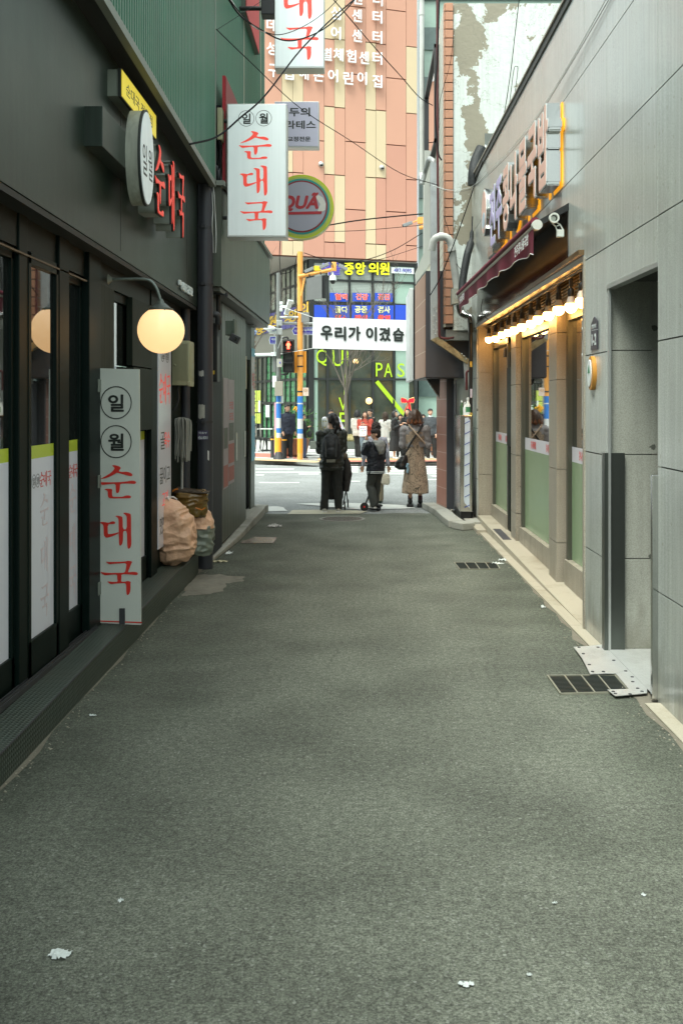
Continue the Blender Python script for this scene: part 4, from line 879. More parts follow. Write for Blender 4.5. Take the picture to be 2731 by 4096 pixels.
mb = MB(); mb.tube([(1.72, 7.68, 2.82), (1.72, 14.3, 2.82)], .012, 8); tag(mb.build('light_rail', M_black, smooth=True), 'thin black rail carrying the hanging bulbs along the lintel', 'rail')
# sockets, camera boxes at the far end of recess
tag(MB().bbox(1.83, 1.86, 13.2, 13.34, 2.36, 2.48, .01).build('wall_socket', M_dkgrey), 'small grey box high on the window frame at the far end under the bulbs', 'box')
# number plate and round badge on the pier
NP = thing('house_number_plate', 'dark pointed house number plate reading 1-2 on the granite pier', 'number plate')
xw = RX(7.35)
def rw(px, py, off): d = XD(px, RX(7.3)-off); return Vector((RX(7.3)-off, d, CH+(VY-py)*d/F))
pts = [rw(x, y, .004) for x, y in ((2365, 1400), (2366, 1296), (2379, 1266), (2391, 1282), (2391, 1396))]
mb = MB(); mb.prism(pts, (-.006, 0, 0)); mb.build('plate', pm('plate_navy', (.045, .04, .055), rough=.35), NP)
cy = sum(p.y for p in pts)/5; x_ = RX(7.3)-.0105
text('1-2', M_white, (x_, cy+.0, rw(2378, 1358, 0).z), YN, UP, h=.085, w_=.14, ext=.0015, bold=.03, parent=NP, name='number')
text('왕십리로', M_white, (x_, cy, rw(2378, 1305, 0).z), YN, UP, h=.03, w_=.15, ext=.001, parent=NP, name='street_name')
mb = MB(); a, b = rw(2366, 1322, .0108), rw(2391, 1317, .0108); mb.add([a, b, b+Vector((0, 0, .003)), a+Vector((0, 0, .003))], [(0, 1, 2, 3)]); mb.build('divider', M_white, NP)
BD = thing('round_badge', 'oval plaque with an orange ring on the granite pier under the number plate', 'plaque')
def ov2(mb, cpx, cpy, ry, rz, o0, o1): c_ = rw(cpx, cpy, 0); return oval(mb, RX(7.3)-o0, RX(7.3)-o1, c_.y, c_.z, ry, rz, 36)
mb = MB(); ov2(mb, 2376, 1492, .085, .125, .0, .03); mb.build('ring', pm('orange_ring', (.55, .25, .04), rough=.4), BD, True)
mb = MB(); ov2(mb, 2374, 1492, .062, .10, .03, .036); mb.build('disc', M_white, BD)
mb = MB(); c_ = rw(2374, 1475, 0); mb.prism([(RX(7.3)-.037, c_.y+.035, c_.z-.03), (RX(7.3)-.037, c_.y, c_.z+.03), (RX(7.3)-.037, c_.y-.035, c_.z-.03)], (-.001, 0, 0)); mb.build('green_mark', pm('green_mark', (.05, .25, .12), rough=.5), BD)

# ================================================================ left: signs, lamp, pipes
FS = thing('fascia_letters', 'red brush style channel letters with black edges on the dark olive fascia', 'sign')
yc_ = [7.58, 8.03, 8.45]
for ch, y, w2 in zip('순대국', yc_, (.62, .52, .52)):
    mb = MB(); brush(mb, ch, (-1.72, y, 3.44), YP, UP, .66, .125, wide=w2); o1 = mb.build('letter_body', pm('letter_grey_side', (.26, .29, .26), rough=.35, metal=.2), FS)
    mb = MB(); brush(mb, ch, (-1.5945, y, 3.44), YP, UP, .665, .02, wide=w2*1.02); mb.build('letter_edge', M_ink, o1)
    mb = MB(); brush(mb, ch, (-1.5735, y, 3.44), YP, UP, .65, .004, wide=w2*.94); mb.build('letter_face', M_redp, o1)
    tag(o1)
OS = thing('oval_sign', 'white oval light sign with two black characters standing off the fascia', 'sign')
mb = MB(); oval(mb, -1.665, -1.58, 7.08, 3.49, .212, .335, 48); mb.build('rim', pm('rim_grey_beige', (.34, .36, .30), rough=.4, streak=.2), OS, True)
mb = MB(); oval(mb, -1.58, -1.562, 7.08, 3.49, .216, .34, 48); mb.build('black_edge', M_ink, OS, True)
mb = MB(); oval(mb, -1.5615, -1.556, 7.08, 3.49, .205, .325, 48); mb.build('face', M_whitel, OS)
for ch, y in (('일', 6.99), ('월', 7.17)): text(ch, M_ink, (-1.5555, y, 3.46), YP, UP, h=.22, w_=.13, ext=.001, parent=OS, name='character')
mb = MB(); mb.bbox(-1.79, -1.665, 6.28, 9.0, 3.37, 3.625, .004); tag(mb.build('sign_backbox', M_fascia), 'long dark metal box on the fascia behind the oval sign and red letters', 'sign box')
YS = thing('yellow_sign', 'small yellow light box sign with black lettering high under the overhang', 'sign')
mb = MB(); mb.bbox(-1.79, -1.705, 6.84, 7.95, 3.86, 4.045, .004); mb.build('housing', pm('housing_greygreen', (.20, .23, .19), rough=.5), YS)
mb = MB(); mb.box(-1.704, -1.684, 6.83, 7.96, 3.855, 4.05); mb.build('edge', M_ink, YS)
mb = MB(); mb.box(-1.6835, -1.679, 6.84, 7.95, 3.862, 4.043); mb.build('face', pm('yellow_face', (.80, .66, .04), rough=.35, var=.03, emit='ffe020', estr=.12), YS)
text('순대국 전문점', M_ink, (-1.6785, 7.38, 3.95), YP, UP, h=.09, w_=.85, ext=.001, parent=YS, name='lettering')
PN = thing('phone_number', 'raised white telephone number letters at the lower far end of the fascia', 'lettering')
text('6013-2332', M_white, (-1.768, 9.76, 2.865), YP, UP, h=.085, w_=.55, ext=.02, bold=.02, parent=PN, name='digits')
mb = MB(); mb.bbox(-1.775, -1.75, 9.36, 9.44, 2.86, 2.91, .008); mb.build('telephone_symbol', M_white, PN)
# globe lamp
GLM = thing('globe_wall_lamp', 'lit warm globe lamp on a curved arm over the shop doors', 'lamp')
d = 7.33
mb = MB(); mb.lathe([(.008, 0), (.03, .0), (.055, .012), (.05, .02), (.02, .05), (.014, .06)], (-1.93, d, 2.66), 'x', 20); mb.build('wall_rose', M_green2, GLM, True)
mb = MB(); mb.tube(corner([(-1.90, d, 2.66), (-1.60, d, 2.665), (-1.545, d, 2.60), (-1.515, d, 2.50)], .09, 6), .0115, 10); mb.build('arm', pm('arm_grey', (.16, .19, .17), rough=.35, metal=.4), GLM, True)
mb = MB(); mb.lathe([(.012, .225), (.02, .215), (.024, .20), (.075, .158), (.09, .155), (.092, .118), (.085, .112)], (-1.513, d, 2.29), n=28); mb.ball((-1.47, d-.08, 2.425), .007, 8); mb.build('cap', pm('cap_grey', (.10, .115, .10), rough=.4, metal=.3), GLM, True)
M_globe = pm('opal_globe', (.55, .42, .28), rough=.25, var=.0, emit=(1, .60, .27, 1), estr=.42)
mb = MB(); mb.ball((-1.513, d, 2.285), .171, 40); mb.build('globe', M_globe, GLM, True)
# standing hinged sign
SS = thing('swing_sign', 'tall white hinged board with the restaurant name standing out from the door frame', 'sign')
mb = MB(); mb.hexa([(-1.925, 7.00, .205), (-1.578, 6.96, .195), (-1.578, 6.985, .195), (-1.925, 7.025, .205)], [(-1.93, 7.00, 1.995), (-1.59, 6.96, 1.985), (-1.59, 6.985, 1.985), (-1.93, 7.025, 1.995)]); mb.build('board', M_board, SS)
def sp(px, py): 
    v = FR(px, py, 6.985); return Vector((v.x, 7.0-(v.x+1.925)*.115-.0025, v.z))
rt = Vector((1, -.115, 0))
mb = MB()
for ch, py in (('일', 1610), ('월', 1766)): ring(mb, sp(465, py), rt, UP, .114, .007, .001, ry=.116); t = text(ch, M_ink, sp(465, py+2), rt, UP, h=.122, w_=.115, bold=.03, ext=.001, mb_only=True); mb.add(t.v, t.f)
mb.build('circled_characters', M_ink, SS)
mb = MB()
for ch, px, py in (('순', 469, 1928), ('대', 470, 2121), ('국', 472, 2309)): brush(mb, ch, sp(px, py), rt, UP, .292, .001)
mb.build('red_lettering', M_red, SS)
mb = MB(); mb.add([sp(384, 2483), sp(572, 2485), sp(572, 2490), sp(384, 2488)], [(0, 1, 2, 3)]); mb.build('red_line', M_red, SS)
mb = MB(); a = sp(480, 2432); b = sp(502, 2495); mb.box(a.x, b.x, a.y-.012, a.y, b.z, a.z); mb.build('floor_bolt', M_dkgrey, SS)
mb = MB()
for py in (1540, 1935, 2420): a = sp(372, py-20); mb.bbox(a.x, a.x+.045, a.y-.008, a.y, a.z-.075, a.z, .002)
mb.build('hinge_plate', M_board, SS)
# vertical banner on wall
VB = thing('wall_banner', 'narrow white vertical menu banner with black and red characters on the shop wall', 'banner')
mb = MB(); mb.box(-1.90, -1.885, 9.02, 9.60, .42, 2.52); mb.build('sheet', M_film, VB)
mb = MB(); ring(mb, (-1.8845, 9.2, 2.2), YP, UP, .07, .006, .001); ring(mb, (-1.8845, 9.42, 2.2), YP, UP, .07, .006, .001)
for s_, z in (('일월', 2.2),): t = text(s_, M_ink, (-1.8845, 9.31, z), YP, UP, h=.08, w_=.32, ext=.001, mb_only=True); mb.add(t.v, t.f)
for s_, z, yo in (('골', 1.40, -.1), ('끓이고', 1.08, 0), ('맛있는 집', .62, 0)): t = text(s_, M_ink, (-1.8845, 9.31+yo, z), YP, UP, h=.16, w_=.2 if len(s_) == 1 else .46, ext=.001, mb_only=True); mb.add(t.v, t.f)
mb.build('black_text', M_ink, VB)
mb = MB()
for k, ch in enumerate('순대국'): brush(mb, ch, (-1.8845, 9.13+.17*k, 1.88), YP, UP, .34, .001, wide=.5)
for s_, z, yo in (('육수', 1.40, .1), ('고기', .85, 0)): text(s_, M_redp, (-1.8845, 9.31+yo, z), YP, UP, h=.15, w_=.26, ext=.001, parent=VB, name='red_word')
mb.build('red_text', M_redp, VB)
# meter box, mop
MX = thing('meter_box', 'beige ribbed plastic meter box on the wall behind the globe lamp', 'box')
mb = MB(); mb.bbox(-1.93, -1.725, 9.72, 9.98, 1.92, 2.36, .02); mb.build('body', M_beige, MX, True)
mb = MB()
for k in range(16): mb.box(-1.905+.0105*k, -1.901+.0105*k, 9.712, 9.722, 1.97, 2.33)
mb.build('ribs', pm('beige_rib', (.26, .26, .16), rough=.5), MX)
mb = MB(); mb.bbox(-1.745, -1.715, 9.70, 9.9, 1.91, 1.96, .008); mb.ball((-1.87, 9.71, 2.12), .012, 8); mb.build('latch', M_beige, MX)
mb = MB(); mb.tube(spline([(-1.86, 9.8, 1.93), (-1.85, 9.8, 1.8), (-1.88, 9.8, 1.7), (-1.93, 9.8, 1.66)]), .012, 6); mb.build('cable', M_dkgrey, MX, True)
MP = thing('mop', 'grey string mop hung head up against the pipes', 'mop')
mb = MB(); mb.tube([(-1.835, 9.9, .75), (-1.83, 9.9, 1.6)], .013, 8); mb.build('handle', pm('mop_pole', (.35, .36, .34), rough=.5), MP, True)
mb = MB()
for k in range(46):
    a = random.uniform(0, 6.28); r = random.uniform(.03, .085); x, y = -1.825+math.cos(a)*r, 9.86+math.sin(a)*r*.6
    mb.tube(spline([(-1.83+math.cos(a)*.02, 9.87, 1.60), (x, y, 1.57), (x+random.uniform(-.012, .012), y, 1.42), (x+random.uniform(-.02, .02), y, 1.16+random.uniform(0, .12))], 3), .0085, 5)
mb.build('strings', pm('mop_grey', (.24, .24, .21), rough=.95), MP, True)
# pipes by the building corner
PG = 'drain pipes between the two left buildings'
def vpipe(x, y, r, z0, z1, mat, lb, bands=(), grp=PG):
    t = thing('drain_pipe', lb, 'pipe', grp); mb = MB(); mb.tube([(x, y, z0), (x, y, z1)], r, 28); mb.build('pipe', mat, t, True)
    if bands:
        mb = MB()
        for z in bands: mb.tube([(x, y, z-.012), (x, y, z+.012)], r+.006, 28); mb.box(x-.02, x+.02, y-r-.03, y-r+.01, z-.015, z+.015)
        mb.build('clamp', M_dkgrey, t, True)
    return t
bigp = vpipe(-1.705, 10.52, .082, .0, 4.05, M_pipe, 'thick blue black drain pipe at the corner of the shop', (3.0, 3.6, 1.55))
vpipe(-1.87, 10.3, .046, .2, 4.1, M_pipe, 'thinner blue black drain pipe left of the thick one', (2.9,))
vpipe(-1.63, 10.95, .024, 2.55, 3.95, M_black, 'thin black pipe on the streaked fascia right of the thick pipe', (2.62,))
for (z, dz, x, w2, mcol, lb) in ((2.06, .03, -1.70, .04, (.5, .5, .46), 'small white paper scrap on the thick drain pipe'), (1.66, .075, -1.70, .055, (.42, .41, .36), 'torn beige sticker remains on the thick drain pipe'), (1.20, .05, -1.685, .012, (.6, .6, .6), 'small white tag low on the right edge of the thick pipe')):
    mb = MB(); mb.lathe([(.0835, z-dz), (.0835, z+dz)], (0, 0, 0), n=28)
    # keep only a patch facing the alley
    a0 = -1.95 if w2 > .02 else -1.0
    m2 = MB(); N = 6
    for i in range(N+1):
        a = a0+ (i/N-.5)*w2/.083*1.5; 
        for zz in (z-dz, z+dz): m2.v.append((-1.705+math.cos(a)*.0838, 10.52+math.sin(a)*.0838, zz+random.uniform(-.008, .008)))
    m2.f = [(2*i, 2*i+2, 2*i+3, 2*i+1) for i in range(N)]; m2.mi = [0]*N
    tag(m2.build('sticker', pm('sticker_p%d' % int(z*100), mcol, rough=.7, var=.3, scale=50)), lb, 'sticker')
ph = thing('phone_sticker', 'small dark sticker with a phone number on the thick drain pipe', 'sticker')
text('파출부', M_white, (-1.715, 10.434, 1.435), XP, UP, h=.022, w_=.085, ext=.001, parent=ph, name='lettering'); text('456-8001', M_white, (-1.715, 10.434, 1.385), XP, UP, h=.03, w_=.10, ext=.001, parent=ph, name='number')
mb = MB(); mb.box(-1.77, -1.66, 10.4355, 10.44, 1.36, 1.46); mb.build('backing', pm('sticker_violet', (.06, .05, .10), rough=.5), ph)
# wall box, short rod, camera + box, yellow tag
mb = MB(); mb.bbox(-1.66, -1.555, 10.6, 10.9, 3.55, 4.03, .004); ring(mb, (-1.6, 10.595, 3.56), XP, UP, .07, .01, .004); tag(mb.build('duct_cover', M_greenm), 'grey green metal panel beside the lower left of the hanging sign', 'panel')
mb = MB(); mb.tube([(-1.64, 10.7, 2.93), (-1.50, 10.68, 2.91)], .009, 8); mb.tube([(-1.50, 10.68, 2.89), (-1.50, 10.68, 2.935)], .014, 8); tag(mb.build('short_rod', M_dkgrey, smooth=True), 'short grey metal rod sticking out beside the thick pipe', 'rod')
CM = thing('security_camera', 'small security camera with a pale green box under the streaked fascia', 'camera')
mb = MB(); mb.bbox(-1.56, -1.475, 11.0, 11.2, 2.50, 2.66, .006); mb.bbox(-1.475, -1.455, 10.98, 11.2, 2.49, 2.675, .003); mb.build('mount_box', M_greenm, CM)
q = Matrix.Rotation(R(28), 3, 'Y'); mb = MB(); mb.bbox(-.055, .055, -.05, .05, -.045, .04, .01); mb.v = [tuple(q @ Vector(v) + Vector((-1.45, 10.98, 2.46))) for v in mb.v]; mb.build('camera_head', M_dkgrey, CM)
mb = MB(); mb.lathe([(.02, 0), (.02, -.012)], (-1.44, 10.93, 2.455), 'y', 14); mb.build('lens', M_glass, CM)
mb = MB(); mb.bbox(-1.70, -1.62, 10.8, 11.0, 1.98, 2.62, .01); tag(mb.build('meter_cover', M_black), 'tall black box on the louvres behind the thick pipe', 'box')
mb = MB(); mb.box(-1.685, -1.645, 10.77, 10.775, 2.06, 2.10); tag(mb.build('warning_label', pm('label_yellow', (.65, .42, .03), rough=.5)), 'little yellow warning label behind the thick pipe', 'label')
mb = MB(); mb.tube(corner([(-1.66, 10.66, 2.70), (-1.59, 10.66, 2.70), (-1.59, 10.70, 2.60)], .05), .035, 12); tag(mb.build('pipe_elbow', M_dkgrey, smooth=True), 'dark pipe elbow poking out right of the thick pipe', 'pipe')
# posters on the vertical cladding
PO = thing('posters', 'pair of faded paper posters with red print on the vertical boards', 'poster')
mb = MB(); mb.box(-1.697, -1.694, 11.78, 12.19, .72, 2.05); mb.box(-1.697, -1.694, 12.20, 12.75, .74, 2.04); sh = mb.build('sheet', pm('poster_paper', (.32, .29, .31), rough=.6, var=.22, scale=6), PO)
mb = MB(); mb.box(-1.693, -1.692, 12.22, 12.73, 1.0, 1.24); mb.box(-1.693, -1.692, 11.8, 12.17, .74, 1.0); mb.box(-1.693, -1.692, 12.22, 12.73, .78, .96); mb.build('printed_red_blocks', pm('poster_red', (.33, .12, .10), rough=.6, var=.4, scale=25), sh)
mb = MB(); mb.box(-1.693, -1.692, 12.25, 12.70, 1.28, 1.50); mb.box(-1.693, -1.692, 11.82, 12.15, 1.2, 1.45); mb.build('printed_photo', pm('poster_grey', (.10, .12, .10), rough=.6, var=.6, scale=25), sh)
mb = MB()
for z in (1.72, 1.58): t = text('모집', M_red, (-1.6935, 12.47, z), YP, UP, h=.10, w_=.34, ext=.0008, bold=.02, mb_only=True); mb.add(t.v, t.f)
mb.build('poster_text', pm('poster_text_red', (.45, .12, .10), rough=.6), sh)
SB = thing('corner_banner', 'slim pale blue edged vertical banner on the pier at the left street corner', 'banner')
mb = MB(); mb.box(-1.773, -1.77, 15.3, 15.78, 1.13, 2.6); mb.build('sheet', pm('banner_grey', (.48, .48, .47), rough=.6), SB)
mb = MB(); mb.box(-1.769, -1.768, 15.3, 15.78, 2.47, 2.6); mb.box(-1.769, -1.768, 15.3, 15.78, .85, 1.55); mb.build('blue_field', pm('banner_blue', (.16, .42, .55), rough=.6), SB)
text('회덮', M_red, (-1.7675, 15.54, 2.1), YP, UP, h=.25, w_=.30, ext=.0008, parent=SB, name='lettering')
mb = MB(); mb.bbox(-1.78, -1.72, 14.1, 14.3, 1.95, 2.42, .004); tag(mb.build('mailbox', pm('mailbox_cream', (.40, .34, .22), rough=.6)), 'narrow cream wall box in the dark doorway of the far left building', 'mailbox')
for k, y in enumerate((12.95, 13.85)): tag(MB().bbox(-1.70, -1.685, y, y+.05, 1.0, 1.36, .003).build('door_handle_plate', M_board), ('left', 'right')[k]+' pale slim strip on the vertical boards of the far left building', 'strip')

# hanging signs
def lightbox(name, lb, x0, x1, y, th, z0, z1, fm=M_whitel, cat='sign'):
    t = thing(name, lb, cat); mb = MB(); mb.bbox(x0, x1, y, y+th, z0, z1, .006); mb.build('housing', M_alu, t)
    mb = MB(); mb.box(x0+.012, x1-.012, y-.006, y+.001, z0+.02, z1-.012); mb.build('face', fm, t); return t
d = 10.6
a, b = FR(908, 937, d), FR(1146, 413, d)
H1 = lightbox('hanging_sign', 'white vertical light box with circled characters and red brush lettering over the alley', a.x, b.x, d, .235, a.z-.03, b.z)
mb = MB(); mk = MB()
for ch, py in (('순', 580), ('대', 720), ('국', 860)): brush(mb, ch, FR(1020, py, d-.0065), XP, UP, 140*d/F, .001)
mb.build('red_lettering', M_redp, H1)
for ch, px, py in (('일', 985, 472), ('월', 1054.5, 471)): ring(mk, FR(px, py, d-.0065), XP, UP, 32*d/F, .0045, .001); t = text(ch, M_ink, FR(px, py+1, d-.0065), XP, UP, h=42*d/F, w_=36*d/F, bold=.03, ext=.001, mb_only=True); mk.add(t.v, t.f)
mk.build('circled_characters', M_ink, H1)
mb = MB(); mb.tube([(-1.66, d+.12, b.z-.15), (a.x+.02, d+.12, b.z-.15)], .02, 8); mb.tube([(-1.66, d+.12, a.z+.2), (a.x+.02, d+.12, a.z+.2)], .02, 8); mb.build('bracket', M_dkgrey, H1)
mb = MB()
for z in (b.z-.12, b.z-.45, a.z+.35): mb.bbox(b.x-.004, b.x+.006, d+.03, d+.09, z-.05, z+.05, .002)
mb.build('side_clip', M_alu, H1)
d = 12.7
a, b = FR(1098, 261, d), FR(1296, -240, d)
H2 = lightbox('hanging_sign', 'topmost white vertical light box with red brush lettering cut off by the frame', a.x, b.x, d, .24, a.z-.03, b.z)
mb = MB()
for ch, px, py in (('순', 1190, -165), ('대', 1190, 2.5), ('국', 1192, 169)): brush(mb, ch, FR(px, py, d-.0065), XP, UP, 163.7*d/F, .001)
mb.build('red_lettering', M_redp, H2)
mb = MB(); p_ = FR(1045, 60, d+.1); q_ = FR(1100, 0, d+.1); mb.bbox(p_.x, q_.x, d+.05, d+.25, p_.z, q_.z+.3, .01); mb.tube([(-1.66, d+.12, p_.z+.1), (p_.x+.02, d+.12, p_.z+.1)], .03, 8); mb.build('bracket', M_black, H2)
d = 16.6
a, b = FR(1098, 588, d), FR(1275, 404, d)
H3 = lightbox('hanging_sign', 'square grey light box sign with dark Korean lettering behind the white one', a.x, b.x, d-.0, .22, a.z, b.z, pm('face_lilac_grey', (.40, .40, .50), rough=.4, var=.04))
for s_, px0, px1, py, h_, ax in (('모두의', 1110, 1240, 446, 36, 'r'), ('필라테스', 1100, 1263, 497, 34, 'r'), ('체형교정전문', 1103, 1242, 554, 20, 'r')):
    text(s_, M_ink, FR(px1, py, d-.0065), XP, UP, h=h_*d/F, w_=(px1-px0)*d/F, ext=.001, bold=.03, anchor='r', parent=H3, name='lettering')
mb = MB(); mb.tube([(-1.67, d+.1, b.z-.1), (a.x+.02, d+.1, b.z-.1)], .02, 8); mb.build('bracket', M_dkgrey, H3)
d = 15.0
QS = thing('round_sign', 'round hanging sign with lime, teal and red rings around dark red italic letters', 'sign')
c_ = FR(1206, 825, d); r0 = 128*d/F
def disc(r, y, th, mat, nm, n=56, parent=QS): mb = MB(); mb.lathe([(r, 0), (r, th)], (c_.x, y, c_.z), 'y', n); return mb.build(nm, mat, parent, True)
disc(r0, d, .2, pm('lime_rim', (.42, .50, .01), rough=.35), 'outer_rim'); disc(r0*.94, d-.004, .004, pm('olive_ring', (.36, .42, .08), rough=.4), 'olive_ring'); disc(r0*.875, d-.008, .004, pm('teal_ring', (.01, .24, .22), rough=.4), 'teal_ring')
disc(r0*.815, d-.012, .004, pm('dark_red_ring', (.20, .015, .02), rough=.4), 'red_ring'); disc(r0*.765, d-.016, .004, pm('face_grey_lilac', (.30, .30, .36), rough=.4, var=.04), 'face')
M_dred = pm('dark_red_letter', (.33, .012, .02), rough=.4)
text('QUÃ', M_dred, FR(1274, 806, d-.017), XP, UP, h=76*d/F, w_=150*d/F, ext=.002, bold=.05, shear=.22, anchor='r', parent=QS, name='lettering')
mb = MB(); mb.add([FR(1140, 847, d-.019), FR(1288, 843, d-.019), FR(1284, 855, d-.019), FR(1140, 858, d-.019)], [(0, 1, 2, 3)]); mb.build('underline', M_dred, QS)
mb = MB(); mb.add([FR(x, y, d-.0185) for x, y in ((1262, 786), (1272, 777), (1290, 788), (1303, 812), (1300, 838), (1284, 848), (1270, 842), (1280, 815))], [tuple(range(8))]); mb.build('torn_patch', pm('torn_white', (.55, .55, .50), rough=.6, var=.2, scale=20), QS)
mb = MB(); mb.tube([(-1.66, d+.1, c_.z+.1), (c_.x-r0+.03, d+.1, c_.z+.1)], .025, 8); mb.build('bracket', M_dkgrey, QS)
# red box signs parallel to the left facade
R1 = thing('red_box_sign', 'long dark red box sign edge on behind the hanging white light box', 'sign')
xx = FR(889, 0, 10.72).x; x2 = FR(901, 0, 10.72).x
mb = MB(); mb.box(xx, x2, 10.72, 12.4, 4.05, FR(0, 300, 10.72).z); mb.build('housing', pm('red_housing', (.34, .012, .018), rough=.5, var=.05), R1)
mb = MB(); mb.box(x2+.001, x2+.006, 10.73, 12.4, 4.08, FR(0, 302, 10.72).z); mb.build('face', pm('dark_red_face', (.20, .008, .012), rough=.5), R1)
R2 = thing('red_box_sign', 'bright red box sign at the top beside the topmost white light box', 'sign')
p0 = FR(983, 46, 13.0); mb = MB(); mb.box(p0.x-.12, p0.x, 13.0, 14.6, p0.z, p0.z+2.2); mb.build('housing', M_greenm, R2)
mb = MB(); mb.box(p0.x+.001, p0.x+.01, 13.0, 14.55, p0.z, p0.z+2.2); mb.build('face', pm('bright_red_face', (.55, .015, .02), rough=.5), R2)
mb = MB(); a = FR(868, 428, 10.55); b = FR(888, 556, 10.55); mb.bbox(a.x, b.x, 10.55, 10.7, b.z, a.z, .006); tag(mb.build('junction_box', M_beige), 'slim cream junction box beside the red sign', 'box')
mb = MB(); mb.tube(corner([FR(852, 668, 10.6), FR(872, 668, 10.6), FR(882, 740, 10.6)], .05), .028, 12); tag(mb.build('conduit', M_dkgrey, smooth=True), 'bent grey conduit elbow above the junction panel by the siding corner', 'conduit')

# cables
CG = 'overhead cables crossing the alley'
def cable(pts, r, lb, mat=None, d=True, n=6, grp=CG):
    r *= .62
    mb = MB(); mb.tube(spline([FR(*p) for p in pts], n), r, 5); return tag(mb.build('cable', mat or M_cable, smooth=True), lb, 'cable', grp)
cable([(760, 575, 7.2), (868, 545, 7.8), (960, 470, 8.3), (1060, 380, 9), (1200, 200, 10), (1330, 70, 11), (1410, 0, 11.5), (1460, -60, 12)], .013, 'thickest black cable rising from the siding corner across the white sign')
cable([(1320, -20, 12), (1380, 50, 12.5), (1500, 190, 13.3), (1600, 300, 14), (1675, 385, 15), (1730, 420, 15.5)], .011, 'straight black cable falling to the right across the salmon building')
cable([(865, 115, 8.5), (1000, 245, 9.6), (1200, 430, 11.5), (1400, 560, 13), (1600, 690, 14.2), (1755, 740, 14.7)], .008, 'thin cable falling from the siding across the whole alley')
cable([(905, -20, 7.5), (960, 60, 8), (1040, 115, 8.8), (1130, 158, 9.7), (1210, 152, 10.2), (1300, 110, 10.8), (1380, 40, 11.4), (1440, -30, 12)], .012, 'sagging black cable bundle lowest in front of the topmost white sign')
cable([(905, -20, 7.5), (985, 75, 8.1), (1060, 125, 8.9), (1130, 135, 9.7), (1220, 100, 10.4), (1300, 45, 11), (1365, -20, 11.5)], .007, 'thin sagging cable upper of the pair in front of the topmost white sign')
cable([(905, -30, 7.52), (955, 45, 7.97), (1010, 100, 8.5), (1060, 127, 8.9)], .012, 'pale twisted cable at the upper left of the white sign', M_cablew)
cable([(870, 115, 8.5), (980, 45, 8.9), (1080, -20, 9.5)], .004, 'very thin wire rising right from the siding corner')
cable([(1310, 900, 27), (1450, 878, 27), (1680, 855, 28), (1900, 840, 29)], .03, 'double street cable over the signal poles')
cable([(1300, 925, 27.2), (1450, 920, 27.2), (1680, 900, 28)], .014, 'thin street wire below the double street cable')
cable([(1215, 1010, 28.5), (1330, 1045, 28.5), (1450, 1040, 28.5), (1570, 1000, 28.5), (1690, 930, 28.5)], .018, 'drooping street wire from the top of the orange pole')
cable([(1120, 1096, 28.6), (1170, 1080, 28.5), (1190, 1012, 28.4)], .016, 'loose wire joining the grey pole and the orange pole')
cable([(1122, 940, 20), (1118, 1020, 24), (1122, 1095, 28.5)], .018, 'steep black wire dropping to the top of the grey pole')
cable([(1330, 1052, 28.5), (1500, 1040, 28.5), (1700, 980, 28.5)], .012, 'faint street wire in front of the clinic sign')
cable([(1730, 740, 14.3), (1790, 758, 14), (1850, 755, 13.4), (1900, 735, 12.8), (2010, 630, 11), (2120, 500, 9.5), (2250, 300, 8.2), (2420, 0, 6.9), (2450, -60, 6.7)], .006, 'thin pale wire climbing in front of the raised letter sign', M_cablew)
cable([(1730, 740, 14.3), (1790, 765, 14), (1860, 762, 13.3), (1910, 735, 12.7), (2020, 632, 11), (2130, 498, 9.5), (2262, 290, 8.2), (2432, 0, 6.9), (2460, -60, 6.7)], .005, 'second pale wire beside the first in front of the raised letter sign', pm('cable_grey', (.12, .11, .10), rough=.6))
cable([(1720, 1180, 14.3), (1760, 1110, 14.2), (1820, 960, 14), (1870, 820, 13.8), (1925, 660, 13.6), (1975, 545, 13.4)], .012, 'black cable running up to the right over the drain pipe')
cable([(2080, -40, 14), (2060, 130, 14.4), (2040, 300, 14.7), (2010, 480, 14.8), (1975, 560, 14.7)], .010, 'black cable hanging down the peeling wall')
cable([(2035, 430, 14.9), (2045, 350, 14.9), (2055, 275, 14.9), (2065, 263, 14.9), (2070, 280, 14.9), (2055, 400, 14.9)], .008, 'looped black cable end on the peeling wall')
cable([(1773, 860, 14.8), (1800, 940, 14.6), (1818, 1040, 14.6), (1850, 1090, 14.5), (1870, 1170, 14.5)], .007, 'thin black wire dangling over the brick edge')
cable([(1815, 120, 14.9), (1800, 250, 14.9), (1760, 400, 14.8), (1755, 520, 14.7)], .006, 'thin grey wire high on the orange tile edge')
cable([(1757, -20, 14.5), (1750, 200, 14.5), (1740, 420, 14.5), (1752, 600, 14.5), (1765, 640, 14.5)], .018, 'thick black cable down the corner above the gas pipe')
cable([(1930, 1195, 8.9+4), (1924, 1240, 12.9), (1945, 1272, 12.9), (1985, 1285, 12.6), (2010, 1275, 12.3)], .008, 'looped black cable under the awning end', n=6)
for k, (x0, x1, dd, mat, lb) in enumerate(((846, 862, 10.55, M_cable, 'black cable bundle down the siding corner'), (858, 880, 10.6, M_cable, 'tangled black cables beside the cream junction box'), (852, 872, 10.5, M_cablew, 'loose white wire dangling at the siding corner'))):
    mb = MB()
    for q in range((9, 12, 2)[k]):
        P_ = []; xa = random.uniform(x0, x1)
        for i in range(9):
            y = lerp((-40, 420, 560)[k], (660, 720, 1010)[k], i/8); xa += random.uniform(-5, 5); xa = min(max(xa, x0-6), x1+6); P_.append(FR(xa, y, dd+random.uniform(-.04, .04)))
        mb.tube(spline(P_, 4), (.010, .008, .005)[k], 5)
    tag(mb.build('cable_bundle', mat, smooth=True), lb, 'cable')
